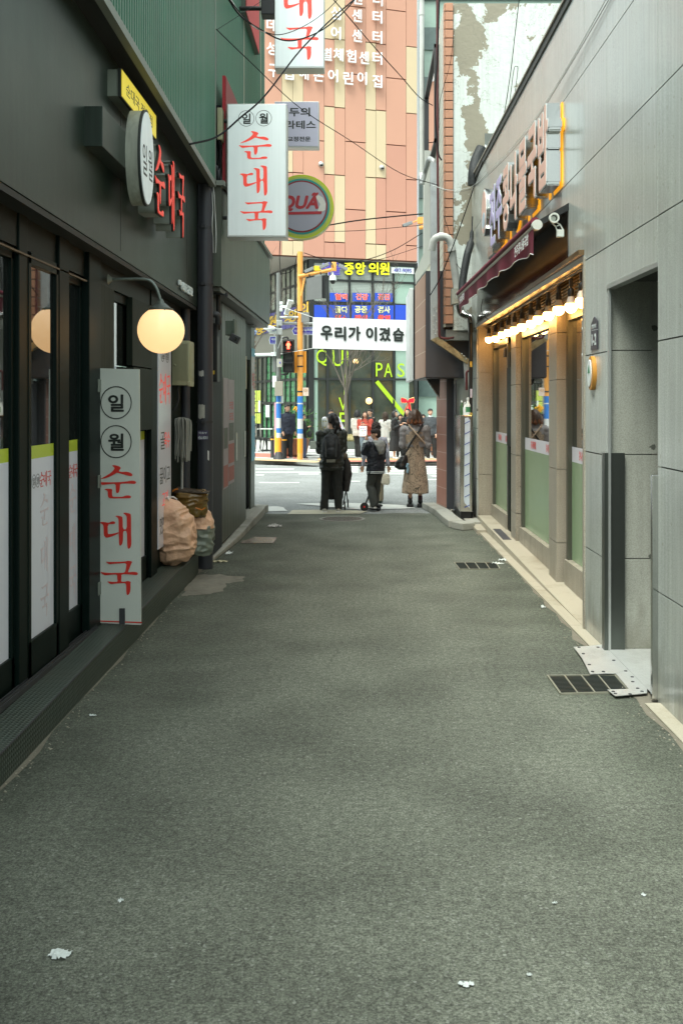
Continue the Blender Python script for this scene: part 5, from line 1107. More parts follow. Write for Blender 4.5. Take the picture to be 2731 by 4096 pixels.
# ================================================================ far side of the street
FP = Pl((-2.17, 38.2), (1.98, 39.5)); FU = FP.u
WP = Pl((-5.3, 45.5), (-2.17, 38.2)); WU = WP.u
def fz(px, py, pl=FP): return pl.pt(px, py).z
def wr(mb, pl, px0, px1, z0, z1, off=0., th=.05, mi=0, ref=None):
    """upright rectangle on plane pl between photo columns px0..px1, standing off by off, thickness th"""
    a = pl.pt(px0, 1611, 0); b = pl.pt(px1, 1611, 0); n = pl.n if (pl.n.y < 0) else -pl.n
    P = [(a + n*off), (b + n*off)]; Q = [(a + n*(off-th)), (b + n*(off-th))]
    return mb.hexa([(P[0].x, P[0].y, z0), (P[1].x, P[1].y, z0), (Q[1].x, Q[1].y, z0), (Q[0].x, Q[0].y, z0)], [(P[0].x, P[0].y, z1), (P[1].x, P[1].y, z1), (Q[1].x, Q[1].y, z1), (Q[0].x, Q[0].y, z1)], mi)
def onp(pl, px, py, off=.02):
    n = pl.n if (pl.n.y < 0) else -pl.n; p = pl.pt(px, py); return p + n*off
FB = thing('tall_building', 'tall salmon and cream panelled building across the street over a dark glazed base', 'building')
# big salmon block
PB = Pl((-2.17, 38.0), (1.98, 39.3)); ZB = fz(1440, 1036, PB)
a, b = PB.pt(985, 1611), PB.pt(1669, 1611); nb = PB.n if PB.n.y < 0 else -PB.n
mb = MB(); Q = [a-nb*.05, b-nb*.05, b-nb*9, a-nb*9]; mb.hexa([(p.x, p.y, ZB) for p in Q], [(p.x, p.y, 18.6) for p in Q]); mb.build('wall', pm('panel_joint_red', (.16, .06, .04), rough=.8), FB)
cols = [  # px0, px1, [(y_top, y_bottom, kind)]  p pink, d deep pink, c cream
 (985, 1051, [(-300, 260, 'p'), (260, 700, 'p'), (700, 1026, 'd')]),
 (1051, 1126, [(-300, 50, 'p'), (50, 470, 'p'), (470, 930, 'p'), (930, 1026, 'd')]),
 (1126, 1170, [(-300, 278, 'p'), (278, 688, 'c'), (688, 961, 'p'), (961, 1028, 'c')]), (1170, 1212, [(-300, 278, 'p'), (278, 420, 'c'), (420, 690, 'p'), (690, 961, 'p'), (961, 1028, 'c')]),
 (1212, 1296, [(-300, 140, 'p'), (140, 560, 'p'), (560, 840, 'p'), (840, 1030, 'd')]),
 (1296, 1337, [(-300, 155, 'c'), (155, 425, 'p'), (425, 697, 'c'), (697, 968, 'p'), (968, 1032, 'd')]), (1337, 1379, [(-300, 157, 'c'), (157, 430, 'c'), (430, 700, 'p'), (700, 969, 'c'), (969, 1032, 'd')]),
 (1379, 1461, [(-300, 26, 'p'), (26, 296, 'p'), (296, 567, 'p'), (567, 838, 'p'), (838, 1034, 'd')]),
 (1461, 1502, [(-300, 169, 'p'), (169, 439, 'c'), (439, 709, 'c'), (709, 975, 'c'), (975, 1038, 'c')]), (1502, 1543, [(-300, 175, 'p'), (175, 441, 'p'), (441, 711, 'c'), (711, 977, 'd'), (977, 1038, 'c')]),
 (1543, 1623, [(-300, 41, 'p'), (41, 313, 'p'), (313, 580, 'p'), (580, 847, 'd'), (847, 1042, 'd')]),
 (1623, 1667, [(-300, 186, 'p'), (186, 453, 'c'), (453, 718, 'p'), (718, 982, 'd'), (982, 1046, 'd')])]
mb = MB()
for x0, x1, rr in cols:
    for y0_, y1_, k in rr:
        xm = (x0+x1)/2; zt = fz(xm, y0_, PB) if y0_ > -300 else 18.5; zb = max(ZB+.01, fz(xm, y1_, PB)) if y1_ < 1024 else ZB+.01
        wr(mb, PB, x0+.7, x1-.7, zb+.02, zt-.02, .03, .08, {'p': 0, 'd': 1, 'c': 2}[k])
mb.build('cladding_panels', [M_pink, M_pinkd, M_cream], FB)
mb = MB(); Q = [a-nb*.1, b-nb*.1, b-nb*8.9, a-nb*8.9]; mb.hexa([(p.x, p.y, ZB-.05) for p in Q], [(p.x, p.y, ZB-.005) for p in Q]); mb.build('soffit', pm('soffit_grey_brown', (.30, .28, .25), rough=.7, var=.1), FB)
def ch(s, px, py, h_=54, w_=None):
    t = text(s, M_letter, onp(PB, px, py, .12), FU, UP, h=h_*39.0/F, w_=(w_ or h_*.92)*39.0/F, ext=.06, bold=.02, mb_only=True); t.build('raised_letter', M_letter, FB)
LT = MB()
for s, px, py in (('센', 1424, -4), ('터', 1506, 2), ('심', 1339, 56), ('센', 1423, 66), ('터', 1504, 72), ('데', 1083, 104), ('어', 1339, 136), ('센', 1423, 146), ('터', 1504, 152), ('성', 1083, 198), ('별', 1303, 220), ('체', 1349, 222), ('험', 1400, 228), ('센', 1451, 234), ('터', 1504, 236), ('구', 1090, 286), ('립', 1151, 296), ('해', 1210, 296), ('온', 1270, 304), ('어', 1327, 306), ('린', 1388, 316), ('이', 1443, 316), ('집', 1504, 328)):
    ch(s, px, py, 50, 40)
# lower glazed facade
zt = ZB-.02; Z1 = fz(1500, 1126); Z2 = fz(1500, 1215); Z3 = fz(1440, 1400); Z4 = fz(1300, 1515)
mb = MB(); wr(mb, FP, 1232, 1668, -.0, zt, -.35, .3); mb.build('inner_wall', pm('interior_dark', (.045, .047, .038), rough=.8, var=.6, scale=.8), FB)
mb = MB()
for x0, x1 in ((1235, 1255), (1304, 1314), (1393, 1401), (1486, 1494), (1570, 1577), (1655, 1668)): wr(mb, FP, x0, x1, 0, zt, .05, .14)
for z, h_ in ((zt-.1, .12), (Z1, .08), (Z2, .08), (Z3+.3, .5), (Z4, .08), (.18, .2)): wr(mb, FP, 1254, 1655, z-h_/2, z+h_/2, .04, .12)
mb.build('mullions', M_mull, FB)
M_fgl = pm('cafe_glass', (.05, .06, .045), rough=.06, var=.9, scale=1.1, spec=.6, dirt='7a5a12', dirt_amt=.5)
M_mint = pm('mint_glass', (.30, .42, .35), rough=.12, var=.06, spec=.5)
M_win = pm('pale_blinds', (.36, .40, .36), rough=.3, var=.15, scale=2)
o_ = geo_xyz(M_win); mulcol(M_win, mth(M_win, 'MULTIPLY', line_fac(M_win, o_[2], .06, 0, .02), .45), (.16, .18, .16, 1))
M_lw = pm('leafy_window', (.05, .17, .075), rough=.12, var=.8, scale=3.5, dirt='7fae8a', dirt_amt=.5)
o_ = geo_xyz(M_lw); mulcol(M_lw, mth(M_lw, 'MULTIPLY', line_fac(M_lw, o_[2], .34, 0, .10), .4), (.02, .05, .03, 1))
def pane(mat, pl, x0, x1, z0, z1, nm='window_pane', off=-.02, parent=None): mb = MB(); wr(mb, pl, x0, x1, z0, z1, off, .02); return mb.build(nm, mat, parent or FB)
edges = [1254, 1305, 1394, 1487, 1571, 1656]
for i, (x0, x1) in enumerate(zip(edges, edges[1:])):
    pane(M_win if i < 4 else M_mint, FP, x0, x1, Z1, zt); pane(M_win if i < 4 else M_mint, FP, x0, x1, Z2, Z1); pane(M_fgl, FP, x0, x1, Z3, Z2)
for x0, x1, m_ in ((1254, 1271, M_mint), (1271, 1305, M_fgl), (1314, 1394, M_fgl), (1401, 1487, M_fgl), (1494, 1571, M_fgl), (1582, 1636, M_mint), (1636, 1668, M_fgl)): pane(m_, FP, x0, x1, Z4, Z3)
for x0, x1, m_ in ((1254, 1271, M_mint), (1271, 1305, M_fgl), (1314, 1394, M_fgl), (1401, 1487, M_fgl), (1494, 1571, M_fgl), (1582, 1636, M_mint), (1636, 1668, M_fgl)): pane(m_, FP, x0, x1, .25, Z4)
mb = MB()
for px, py, r in ((1475, 1603, .13), (1422, 1445, .10)): mb.ball(onp(FP, px, py, .02), r*1.0, 16)
mb.build('cafe_lamp', pm('cafe_lamp', (.7, .5, .25), rough=.4, emit=(1, .55, .18, 1), estr=.8), FB, True)
# lime lettering on the glass
M_limel = pm('lime_letter', (.40, .62, .02), rough=.4, var=.02)
GT = thing('window_lettering', 'large lime green letters spelling QUI and VE down the cafe glass', 'lettering')
def gl(s, px, py, h_, w_, parent=GT, bold=.0): text(s, M_limel, onp(FP, px, py, .03), FU, UP, h=h_*39/F, w_=w_*39/F, ext=.01, bold=bold, parent=parent, name='letter')
gl('Q', 1287, 1430, 64, 48); gl('U', 1350, 1432, 64, 44); gl('I', 1389, 1432, 62, 5); gl('I', 1377, 1535, 88, 5); gl('V', 1370, 1616, 52, 34); gl('E', 1369, 1683, 66, 24)
GT2 = thing('window_lettering', 'lime green letters PAST on the right cafe glass with a slanting line below', 'lettering')
for s, x, y, w_ in (('P', 1515, 1478, 28), ('A', 1551, 1480, 35), ('S', 1602, 1480, 30), ('T', 1640, 1480, 32)): gl(s, x, y, 55, w_, GT2)
mb = MB(); a_, b_, u_ = onp(FP, 1505, 1525, .035), onp(FP, 1618, 1662, .035), Vector((.06, 0, .05)); mb.add([a_-u_, a_+u_, b_+u_, b_-u_], [(0, 1, 2, 3)]); mb.build('slanting_line', M_limel, GT2)
# clinic signs
CS = thing('clinic_sign', 'yellow and purple clinic name letters on the upper window band', 'sign')
M_yel = pm('sign_yellow', (.80, .78, .02), rough=.4, emit='f0f010', estr=.12); M_pur = pm('sign_purple', (.10, .07, .42), rough=.4)
for s, px, m_ in (('서', 1296, M_pur), ('울', 1339, M_pur), ('중', 1391, M_yel), ('앙', 1437, M_yel), ('의', 1489, M_yel), ('원', 1533, M_yel)):
    text(s, M_white if m_ is M_pur else M_ink, onp(FP, px, 1075, .08), FU, UP, h=53*39/F, w_=44*39/F, ext=.03, bold=.07, parent=CS, name='letter_edge')
    text(s, m_, onp(FP, px, 1075, .115), FU, UP, h=50*39/F, w_=42*39/F, ext=.03, bold=.03, parent=CS, name='letter')
CN = thing('phone_sign', 'white sign with the blue number 497-9095 beside the clinic name', 'sign'); mb = MB(); wr(mb, FP, 1562, 1652, fz(1607, 1094), fz(1607, 1070), .09, .06); mb.build('board', M_white, CN)
text('497-9095', pm('blue_digit', (.07, .06, .42), rough=.4), onp(FP, 1607, 1082, .095), FU, UP, h=15*39/F, w_=74*39/F, ext=.01, bold=.01, parent=CN, name='digits')
M_blue = pm('poster_blue', (.02, .07, .50), rough=.5, var=.06)
PG_ = 'blue clinic posters in the windows'
for s, x0, x1, xc, lb in (('혈액', 1317, 1391, 1362, 'blue poster with two red syllables leftmost under the clinic name'), ('건강', 1408, 1480, 1445, 'blue poster with red lettering in the middle under the clinic name'), ('검진', 1497, 1568, 1532, 'blue poster with red lettering rightmost under the clinic name')):
    t = thing('window_poster', lb, 'poster', PG_); mb = MB(); wr(mb, FP, x0, x1, fz(xc, 1206), fz(xc, 1172), .07, .01); mb.build('sheet', M_blue, t)
    text(s, M_white, onp(FP, xc, 1187, .075), FU, UP, h=27*39/F, w_=52*39/F, ext=.01, bold=.08, parent=t, name='text_outline'); text(s, M_redp, onp(FP, xc, 1187, .09), FU, UP, h=25*39/F, w_=50*39/F, ext=.01, bold=.03, parent=t, name='text')
BS = thing('clinic_banner', 'wide blue clinic banner with pale yellow lettering just above the white street banner', 'banner')
mb = MB()
for x0, x1 in ((1255, 1304), (1314, 1395), (1404, 1486), (1493, 1572), (1578, 1660)): mb = MB(); wr(mb, FP, x0, x1, fz(x0, 1290), fz(x0, 1219), .065, .02); mb.build('sheet', M_blue, BS)
M_pyel = pm('pale_yellow_text', (.75, .74, .35), rough=.5)
for s, xc in (('골다', 1363), ('공증', 1441), ('검사', 1533)): text(s, M_pyel, onp(FP, xc, 1238, .07), FU, UP, h=27*39/F, w_=52*39/F, ext=.01, bold=.035, parent=BS, name='text')
for s, xc in (('엑스', 1363), ('레이', 1441), ('촬영', 1533)): text(s, M_redp, onp(FP, xc, 1272, .07), FU, UP, h=26*39/F, w_=52*39/F, ext=.01, bold=.05, parent=BS, name='text_red')
# left wing going back
mb = MB(); a, b = WP.pt(960, 1611), WP.pt(1236, 1611); nn = WP.n if WP.n.y < 0 else -WP.n
nw = -Vector((nn.x, nn.y, 0)); mb.hexa([(p.x, p.y, 0) for p in (a, b, b+Vector((4, 2, 0)), a+Vector((8, 1, 0)))], [(p.x, p.y, ZB-.05) for p in (a, b, b+Vector((4, 2, 0)), a+Vector((8, 1, 0)))]); mb.build('wing_wall', pm('wing_cladding', (.20, .195, .165), rough=.7, var=.08), FB)
def wz(px, py): return fz(px, py, WP)
def onw(px, py, off): p = WP.pt(px, py); return p + Vector((-.9, -.4, 0)).normalized()*off
def wrw(mb, x0, x1, z0, z1, off, th=.04, mi=0):
    v = Vector((-.9, -.4, 0)).normalized(); a, b = WP.pt(x0, 1611), WP.pt(x1, 1611); P = [a+v*off, b+v*off, b+v*(off-th), a+v*(off-th)]
    mb.hexa([(p.x, p.y, z0) for p in P], [(p.x, p.y, z1) for p in P], mi)
zt2 = wz(1069, 1108); zb2 = wz(1069, 1252)
M_wwin = pm('wing_window', (.30, .32, .26), rough=.15, var=.25, scale=1.5)
wx = [1000, 1020, 1045, 1068, 1088, 1107, 1130, 1148, 1166, 1186, 1205, 1222, 1234]
for x0, x1 in zip(wx, wx[1:]): mb = MB(); wrw(mb, x0+1.5, x1-1.5, zb2, zt2, .04, .05); mb.build('window_pane', M_wwin, FB)
mb = MB()
for x in wx: wrw(mb, x-1.5, x+1.5, zb2, zt2, .08, .08)
for z in (zb2, (zb2+zt2)/2, zt2): wrw(mb, 985, 1236, z-.05, z+.05, .07, .08)
mb.build('wing_frame', M_mull, FB)
zp1 = wz(1069, 1258); zp0 = wz(1020, 1342)
PU = thing('clinic_banner', 'purple banner with yellow syllables wrapping the left wing of the far building', 'banner')
mb = MB()
for x0, x1 in ((1019, 1035), (1036, 1052), (1053, 1069), (1070, 1088), (1090, 1106), (1126, 1146), (1148, 1168), (1170, 1188), (1212, 1234)): mb = MB(); wrw(mb, x0, x1, zp0, zp1, .06, .03); mb.build('sheet', pm('banner_purple', (.10, .09, .27), rough=.5, var=.1), PU)
M_oy = pm('banner_yellow', (.66, .42, .05), rough=.5)
for s, px, py in (('중', 1044, 1317), ('앙', 1061, 1308), ('의', 1080, 1290), ('원', 1098, 1284), ('중', 1158, 1270), ('앙', 1180, 1262), ('의', 1223, 1235)):
    text(s, M_oy, onw(px, py, .085), WU if WU.x > 0 else -WU, UP, h=46*42/F, w_=1.05, ext=.01, bold=.03, parent=PU, name='syllable')
text('S', pm('pale_blue_mark', (.3, .45, .7), rough=.5), onw(1027, 1322, .085), WU if WU.x > 0 else -WU, UP, h=36*42/F, w_=.8, ext=.01, parent=PU, name='round_mark')
zg1 = wz(1069, 1424); zg0 = wz(1069, 1612); zg2 = wz(1069, 1525)
gx = [1018, 1036, 1054, 1072, 1090, 1112, 1128, 1148, 1168, 1190, 1212, 1234]
for i, (x0, x1) in enumerate(zip(gx, gx[1:])):
    for z0, z1 in ((zg0, zg2), (zg2, zg1)):
        mb = MB(); wrw(mb, x0+1, x1-1, z0+.04, z1-.04, .05, .05); mb.build('leaf_pane', M_lw if i > 2 else M_fgl, FB)
mb = MB()
for x in gx: wrw(mb, x-1.2, x+1.2, .15, zg1, .10, .10)
for z in (zg0, zg2, zg1): wrw(mb, 1012, 1236, z-.05, z+.05, .09, .1)
wrw(mb, 1012, 1236, .05, .25, .1, .1); mb.build('shop_frame', M_mull, FB)
mb = MB(); wrw(mb, 1056, 1234, .2, zg0-.1, .03, .04); mb.build('ground_glass', M_lw, FB)
PX = thing('menu_boards', 'grid of lime yellow menu boards on the far left shop window', 'poster'); M_lb = pm('lime_board', (.50, .60, .10), rough=.5, var=.25, scale=14)
for x0, x1 in ((1021, 1028), (1031, 1037), (1040, 1046), (1048, 1053)):
    for y0_, y1_ in ((1562, 1603), (1606, 1648), (1652, 1692)): mb = MB(); wrw(mb, x0, x1, wz(1030, y1_), wz(1030, y0_), .14, .02); mb.build('board', M_lb, PX)
mb = MB(); wrw(mb, 1075, 1089, wz(1080, 1668), wz(1080, 1620), .14, .02); wrw(mb, 1046, 1053, wz(1050, 1648), wz(1050, 1602), .15, .02); tag(mb.build('paper_notice', M_white), 'white paper notice taped on the left wing shop window', 'notice')
# pale building at the right of the salmon one
GB = thing('glass_building', 'pale green glass building showing in a thin strip right of the salmon one', 'building')
mb = MB(); mb.box(2.1, 14, 40.2, 48, 0, 22); mb.build('wall', pm('pale_mint_glass', (.28, .39, .33), rough=.2, var=.1), GB)
mb = MB()
for z in range(2, 22, 2): mb.box(2.1, 14, 40.12, 40.2, z, z+.9)
mb.build('window_band', pm('grey_glass', (.10, .14, .13), rough=.1, var=.3), GB)
# second far building closing the left side behind
BB = thing('background_building', 'grey building far behind at the left end of the side street', 'building')
mb = MB(); mb.box(-24, -6.2, 46, 60, 0, 14); mb.build('wall', pm('bg_grey', (.25, .25, .23), rough=.8), BB)

# paving, kerb and markings over there
M_pav = pm('pale_paving', (.42, .42, .40), rough=.8, var=.1, scale=6, bump=.1, bscale=30)
mb = MB()
P = [(-40, 28.6), (-1.55, 28.6), (-.7, 28.62), (60, 28.62), (60, 40.2), (-40, 60)]
mb.hexa([(x, y, -.01) for x, y in P], [(x, y, .12 if x < -1 else .10) for x, y in P]); struct('far_sidewalk', mb, M_pav)
kerb('kerb', [(-20, 28.42), (-6, 28.42), (-4.6, 28.42), (-3.6, 28.42), (-2.6, 28.42), (-1.9, 28.42)], .2, .125)
kerb('kerb', [(-1.9, 28.42), (-.8, 28.45), (8, 28.5)], .2, [.125, .02, .02])
M_mark = pm('road_white_paint', (.56, .57, .54), rough=.7, var=.12, scale=7, dirt='8f9490', dirt_amt=.5)
M_marky = pm('road_faded_yellow', (.44, .41, .31), rough=.8, var=.2, scale=7, dirt='8f9088', dirt_amt=.7)
M_tact = pm('tactile_orange', (.52, .35, .18), rough=.8, var=.15); M_redpav = pm('red_paving', (.42, .15, .11), rough=.8, var=.2)
mb = MB()
def mk(x0, y0_, x1, y1_, z=0., h_=.002): a, b, c2, d2 = GP(x0, y1_, z), GP(x1, y1_, z), GP(x1, y0_, z), GP(x0, y0_, z); mb.add([(p.x, p.y, z+h_) for p in (a, b, c2, d2)], [(0, 1, 2, 3)])
for x0, y, x1 in ((1021, 1876, 1175), (1022, 1889, 1380), (1195, 1896, 1276), (1022, 1900, 1056), (1037, 1930, 1197), (1405, 1925, 1440), (1700, 1918, 1760), (1345, 1885, 1420)): mk(x0, y-1.6, x1, y+1.6)
for y in (1859, 1866, 1873, 1880, 1888): mk(1392, y-1.8, 1432, y+1.8)
for k, y in enumerate((1860, 1867, 1875, 1884, 1894)): mk(1545, y-2.1-k*.2, 1980, y+2.1+k*.2)
struct('lane_markings', mb, M_mark)
flat_poly('arrow_marking', [GP(x, y).xy for x, y in ((1712, 1903), (1790, 1900), (1790, 1910), (1740, 1907))], .002, M_mark, 1, 0)
flat_poly('gore_marking', [GP(x, y).xy for x, y in ((1064, 2028), (1110, 2026), (1132, 2030), (1150, 2045), (1085, 2046), (1064, 2046))], .006, M_mark, 2, .01)
flat_poly('gore_marking', [GP(x, y).xy for x, y in ((1185, 2016), (1290, 2013), (1480, 2014), (1620, 2022), (1660, 2034), (1460, 2040), (1320, 2032), (1270, 2024))], .006, M_mark, 2, .01)
flat_poly('yellow_marking', [GP(x, y).xy for x, y in ((1168, 2042), (1260, 2040), (1400, 2042), (1470, 2046), (1440, 2056), (1150, 2058))], .007, M_marky, 2, .015)
mb = MB()
for k, y in enumerate((1801, 1807, 1813, 1820, 1828)):
    a, b = GP(1225, y-1.6, .12), GP(1425, y+1.6, .12); mb.add([(a.x, b.y, .124), (b.x+.0, b.y, .124), (b.x, a.y, .124), (a.x, a.y, .124)], [(0, 1, 2, 3)])
struct('side_crossing', mb, pm('crossing_white', (.62, .63, .61), rough=.7, var=.08))
flat_poly('red_paving', [GP(x, y, .12).xy for x, y in ((1000, 1812), (1090, 1814), (1240, 1838), (1000, 1826))], .1235, M_redpav, 1, 0)
flat_poly('tactile_paving', [GP(x, y, .12).xy for x, y in ((1000, 1832), (1100, 1835), (1290, 1846), (1260, 1850), (1000, 1840))], .1240, M_tact, 1, 0)
flat_poly('tactile_paving', [GP(x, y, .11).xy for x, y in ((1270, 1834), (1900, 1834), (1900, 1840), (1270, 1843))], .1240, M_tact, 1, 0)
flat_poly('red_paving', [GP(x, y, .11).xy for x, y in ((1380, 1843), (1900, 1840.5), (1900, 1846), (1380, 1849))], .1250, M_redpav, 1, 0)

# ---------------- street furniture
def py_z(py, d): return CH+(VY-py)*d/F
def banded_pole(name, lb, px, d, r, ztop, bands, topmat, z0=.12):
    t = thing(name, lb, 'pole'); x = (px-VX)*d/F; lo = min(py_z(b[1], d) for b in bands)
    mb = MB(); mb.tube([(x, d, z0), (x, d, ztop)], r, 24); mb.build('pole', topmat, t, True)
    for y0_, y1_, m_ in bands:
        mb = MB(); mb.lathe([(r+.002, py_z(y1_, d)), (r+.002, py_z(y0_, d))], (x, d, 0), n=24); mb.build('painted_band', m_, t, True)
    return t, x
M_pb = pm('pole_blue', (.035, .18, .52), rough=.5, var=.08); M_pw = pm('pole_white', (.55, .57, .56), rough=.5, var=.08); M_po = pm('pole_orange', (.80, .33, .03), rough=.5, var=.08); M_pole = pm('pole_grey', (.16, .17, .16), rough=.6, var=.1); M_poy = pm('pole_pale_orange', (.80, .36, .08), rough=.45, var=.05)
g = lambda z: 1580+z/5.227
T1, gx1 = banded_pole('signal_pole', 'grey signal pole painted blue, white and orange at the bottom', 1114, 28.7, .067, py_z(1090, 28.7), [(g(20), g(143), M_pb), (g(143), g(175), M_pw), (g(175), g(480), M_pb), (g(480), g(690), M_pw), (g(690), g(790), M_pb), (g(790), g(890), M_pw), (g(890), g(1205), M_po)], M_pole)
mb = MB(); mb.lathe([(.17, .12), (.16, .14), (.085, py_z(g(1205), 28.7)), (.07, py_z(g(1200), 28.7)+.02)], (gx1, 28.7, 0), n=16); mb.build('rubber_base', M_dkgrey, T1)
T2, gx2 = banded_pole('camera_pole', 'bright orange camera pole with blue and white bands', 1200, 28.55, .080, py_z(1006, 28.55), [(g(20), g(163), M_pb), (g(163), g(190), M_pw), (g(190), g(495), M_pb), (g(495), g(705), M_pw), (g(705), g(805), M_pb), (g(805), g(905), M_pw), (g(905), g(1210), M_po)], M_poy)
d = 28.4
mb = MB(); mb.tube([FR(1193, 1105, d), FR(1325, 1078, d)], .055, 14); mb.tube([FR(1205, 1182, d), FR(1218, 1110, d)], .028, 8); mb.bbox(FR(1326, 0, d).x, FR(1345, 0, d).x, d-.07, d+.07, py_z(1083, d), py_z(1048, d), .01); mb.build('arm', M_poy, T2, True)
mb = MB()
for x in (1235, 1280): a = FR(x, 1099-(x-1235)*.2, d); mb.tube([a, a+Vector((.03, 0, .005))], .06, 12)
for y in (1247, 1423, 1465, 1566): mb.lathe([(.086, -.02), (.086, .02)], (gx2, 28.55, py_z(y, 28.55)), n=20)
mb.build('clamp', M_dkgrey, T2, True)
DC = thing('dome_camera', 'white dome camera hanging from the end of the orange arm', 'camera'); c0 = FR(1331, 1118, d)
mb = MB(); mb.lathe([(.02, .22), (.03, .14), (.09, .10), (.11, 0), (.105, -.02)], tuple(c0), n=20); mb.build('shell', M_white, DC, True); mb = MB(); mb.ball(c0+Vector((0, 0, -.04)), (.075, .075, .085), 14); mb.build('dome', M_black, DC, True)
def cam(px, py, ang, mat, lb, s=1.):
    t = thing('cctv_camera', lb, 'camera', 'cameras on the orange pole arm'); c_ = FR(px, py, d-.02); q = Matrix.Rotation(R(ang), 3, 'Y')
    mb = MB(); mb.bbox(-.14*s, .14*s, -.05, .05, -.045*s, .045*s, .012); mb.v = [tuple(q @ Vector(v) + c_) for v in mb.v]; mb.build('housing', mat, t)
    mb = MB(); mb.bbox(-.16*s, -.138*s, -.04, .04, -.035*s, .035*s, .005); mb.v = [tuple(q @ Vector(v) + c_) for v in mb.v]; mb.build('lens_hood', M_black, t)
M_camg = pm('camera_grey', (.22, .23, .23), rough=.5)
cam(1236, 1079, -25, M_camg, 'grey bullet camera leftmost beside the yellow box'); cam(1297, 1062, -25, M_camg, 'grey bullet camera just left of the arm end'); cam(1372, 1068, 30, M_camg, 'grey bullet camera right of the arm end'); cam(1330, 1061, 80, M_camg, 'stubby camera seen end on at the tip of the orange arm', .6)
cam(1630, 895, -20, M_camg, 'grey camera alone at the right against the salmon building', 1.0)
tag(MB().bbox(FR(1256, 0, d).x, FR(1282, 0, d).x, d-.06, d+.06, py_z(1083, d), py_z(1063, d), .008).build('yellow_box', pm('box_yellow', (.75, .52, .02), rough=.5)), 'small yellow box sitting on the orange arm', 'box')
OC = thing('camera_mount', 'orange camera mount with a bent arm at the right against the salmon building', 'mount'); mb = MB(); mb.bbox(FR(1669, 0, d).x, FR(1694, 0, d).x, d-.08, d+.08, py_z(895, d), py_z(868, d), .01); mb.tube([FR(1676, 910, d), FR(1700, 905, d)], .06, 12); mb.tube([FR(1652, 888, d), FR(1670, 880, d)], .02, 8); mb.build('bracket', M_poy, OC)
def boxpx(name, x0, x1, y0_, y1_, dd, th, mat, lb, cat, b=.01, par=None):
    a, b_ = FR(x0, y1_, dd), FR(x1, y0_, dd); mb = MB(); mb.bbox(a.x, b_.x, dd-th/2, dd+th/2, a.z, b_.z, b); o = mb.build(name, mat, par); return tag(o, lb, cat) if lb else o
SPK = thing('message_board', 'back of a grey rectangular message board under the orange arm', 'sign board'); mb = MB(); mb.prism([FR(x, y, 28.3) for x, y in ((1226, 1113), (1287, 1100), (1287, 1191), (1226, 1200))], (0, .06, 0)); mb.build('panel', pm('board_back', (.16, .165, .16), rough=.7), SPK)
mb = MB(); mb.prism([FR(x, y, 28.36) for x, y in ((1287, 1100), (1303, 1100), (1303, 1192), (1287, 1191))], (0, .1, 0)); mb.build('side', M_black, SPK)
boxpx('speaker_box', 1205, 1237, 1249, 1289, 28.35, .12, pm('box_grey', (.19, .19, .18), rough=.7), 'tilted grey box on the orange pole just left of the white banner', 'box')
# signal head
TS = thing('pedestrian_signal', 'black pedestrian signal showing a red standing figure', 'traffic light'); dd = 28.35
mb = MB(); mb.bbox(FR(1131, 0, dd).x, FR(1177, 0, dd).x, dd-.08, dd+.1, py_z(1490, dd), py_z(1357, dd), .02); mb.tube(corner([FR(1125, 1352, dd), FR(1150, 1347, dd), FR(1152, 1358, dd)], .05), .025, 8); mb.tube(corner([FR(1125, 1497, dd), FR(1150, 1497, dd), FR(1152, 1488, dd)], .05), .025, 8); mb.build('housing', M_black, TS)
for k, (y0_, y1_) in enumerate(((1361, 1398), (1404, 1440), (1448, 1485))):
    mb = MB(); a, b = FR(1135, y1_, dd), FR(1172, y0_, dd)
    P_ = [(a.x, b.z), (b.x, b.z), (b.x+.02, a.z), (a.x-.015, a.z)]
    mb.hexa([(a.x+.02, dd-.085, b.z-.03), (b.x-.02, dd-.085, b.z-.03), (b.x-.01, dd-.085, a.z+.02), (a.x+.01, dd-.085, a.z+.02)], [(a.x+.02, dd-.08, b.z-.03), (b.x-.02, dd-.08, b.z-.03), (b.x-.01, dd-.08, a.z+.02), (a.x+.01, dd-.08, a.z+.02)])
    mb.build('lens', pm('signal_dark_lens', (.05, .05, .045), rough=.3), TS)
    mb = MB(); mb.hexa([(a.x-.01, dd-.08, b.z), (b.x+.01, dd-.08, b.z), (b.x+.01, dd-.08, b.z-.02), (a.x-.01, dd-.08, b.z-.02)], [(a.x, dd-.26, b.z-.03), (b.x, dd-.26, b.z-.03), (b.x, dd-.26, b.z-.045), (a.x, dd-.26, b.z-.045)])
    for s in (a.x-.012, b.x): mb.hexa([(s, dd-.08, b.z), (s+.012, dd-.08, b.z), (s+.012, dd-.08, a.z), (s, dd-.08, a.z)], [(s, dd-.25, b.z-.03), (s+.012, dd-.25, b.z-.03), (s+.012, dd-.1, a.z), (s, dd-.1, a.z)])
    mb.build('visor', M_black, TS)
mb = MB(); c_ = FR(1153, 1380, dd-.09); mb.ball(c_+Vector((0, 0, .095)), (.022, .008, .026), 10)
mb.tube([c_+Vector((0, 0, .06)), c_+Vector((0, 0, -.01))], [.038, .03], 8)
for s in (-1, 1): mb.tube([c_+Vector((s*.035, 0, .055)), c_+Vector((s*.05, 0, -.01))], .012, 6); mb.tube([c_+Vector((s*.015, 0, 0)), c_+Vector((s*.022, 0, -.11))], [.02, .014], 6)
mb.build('red_figure', pm('signal_red', (.9, .1, .05), rough=.5, emit=(1, .06, .03, 1), estr=4.5), TS)
boxpx('signal_back_board', 1174, 1225, 1405, 1491, 28.7, .14, M_po, 'orange control box strapped behind the orange pole', 'box')
boxpx('button_box', 1108, 1129, 1435, 1468, 28.5, .1, pm('box_beige', (.42, .41, .36), rough=.5), 'small pale box with a coloured emblem left of the signal', 'box')
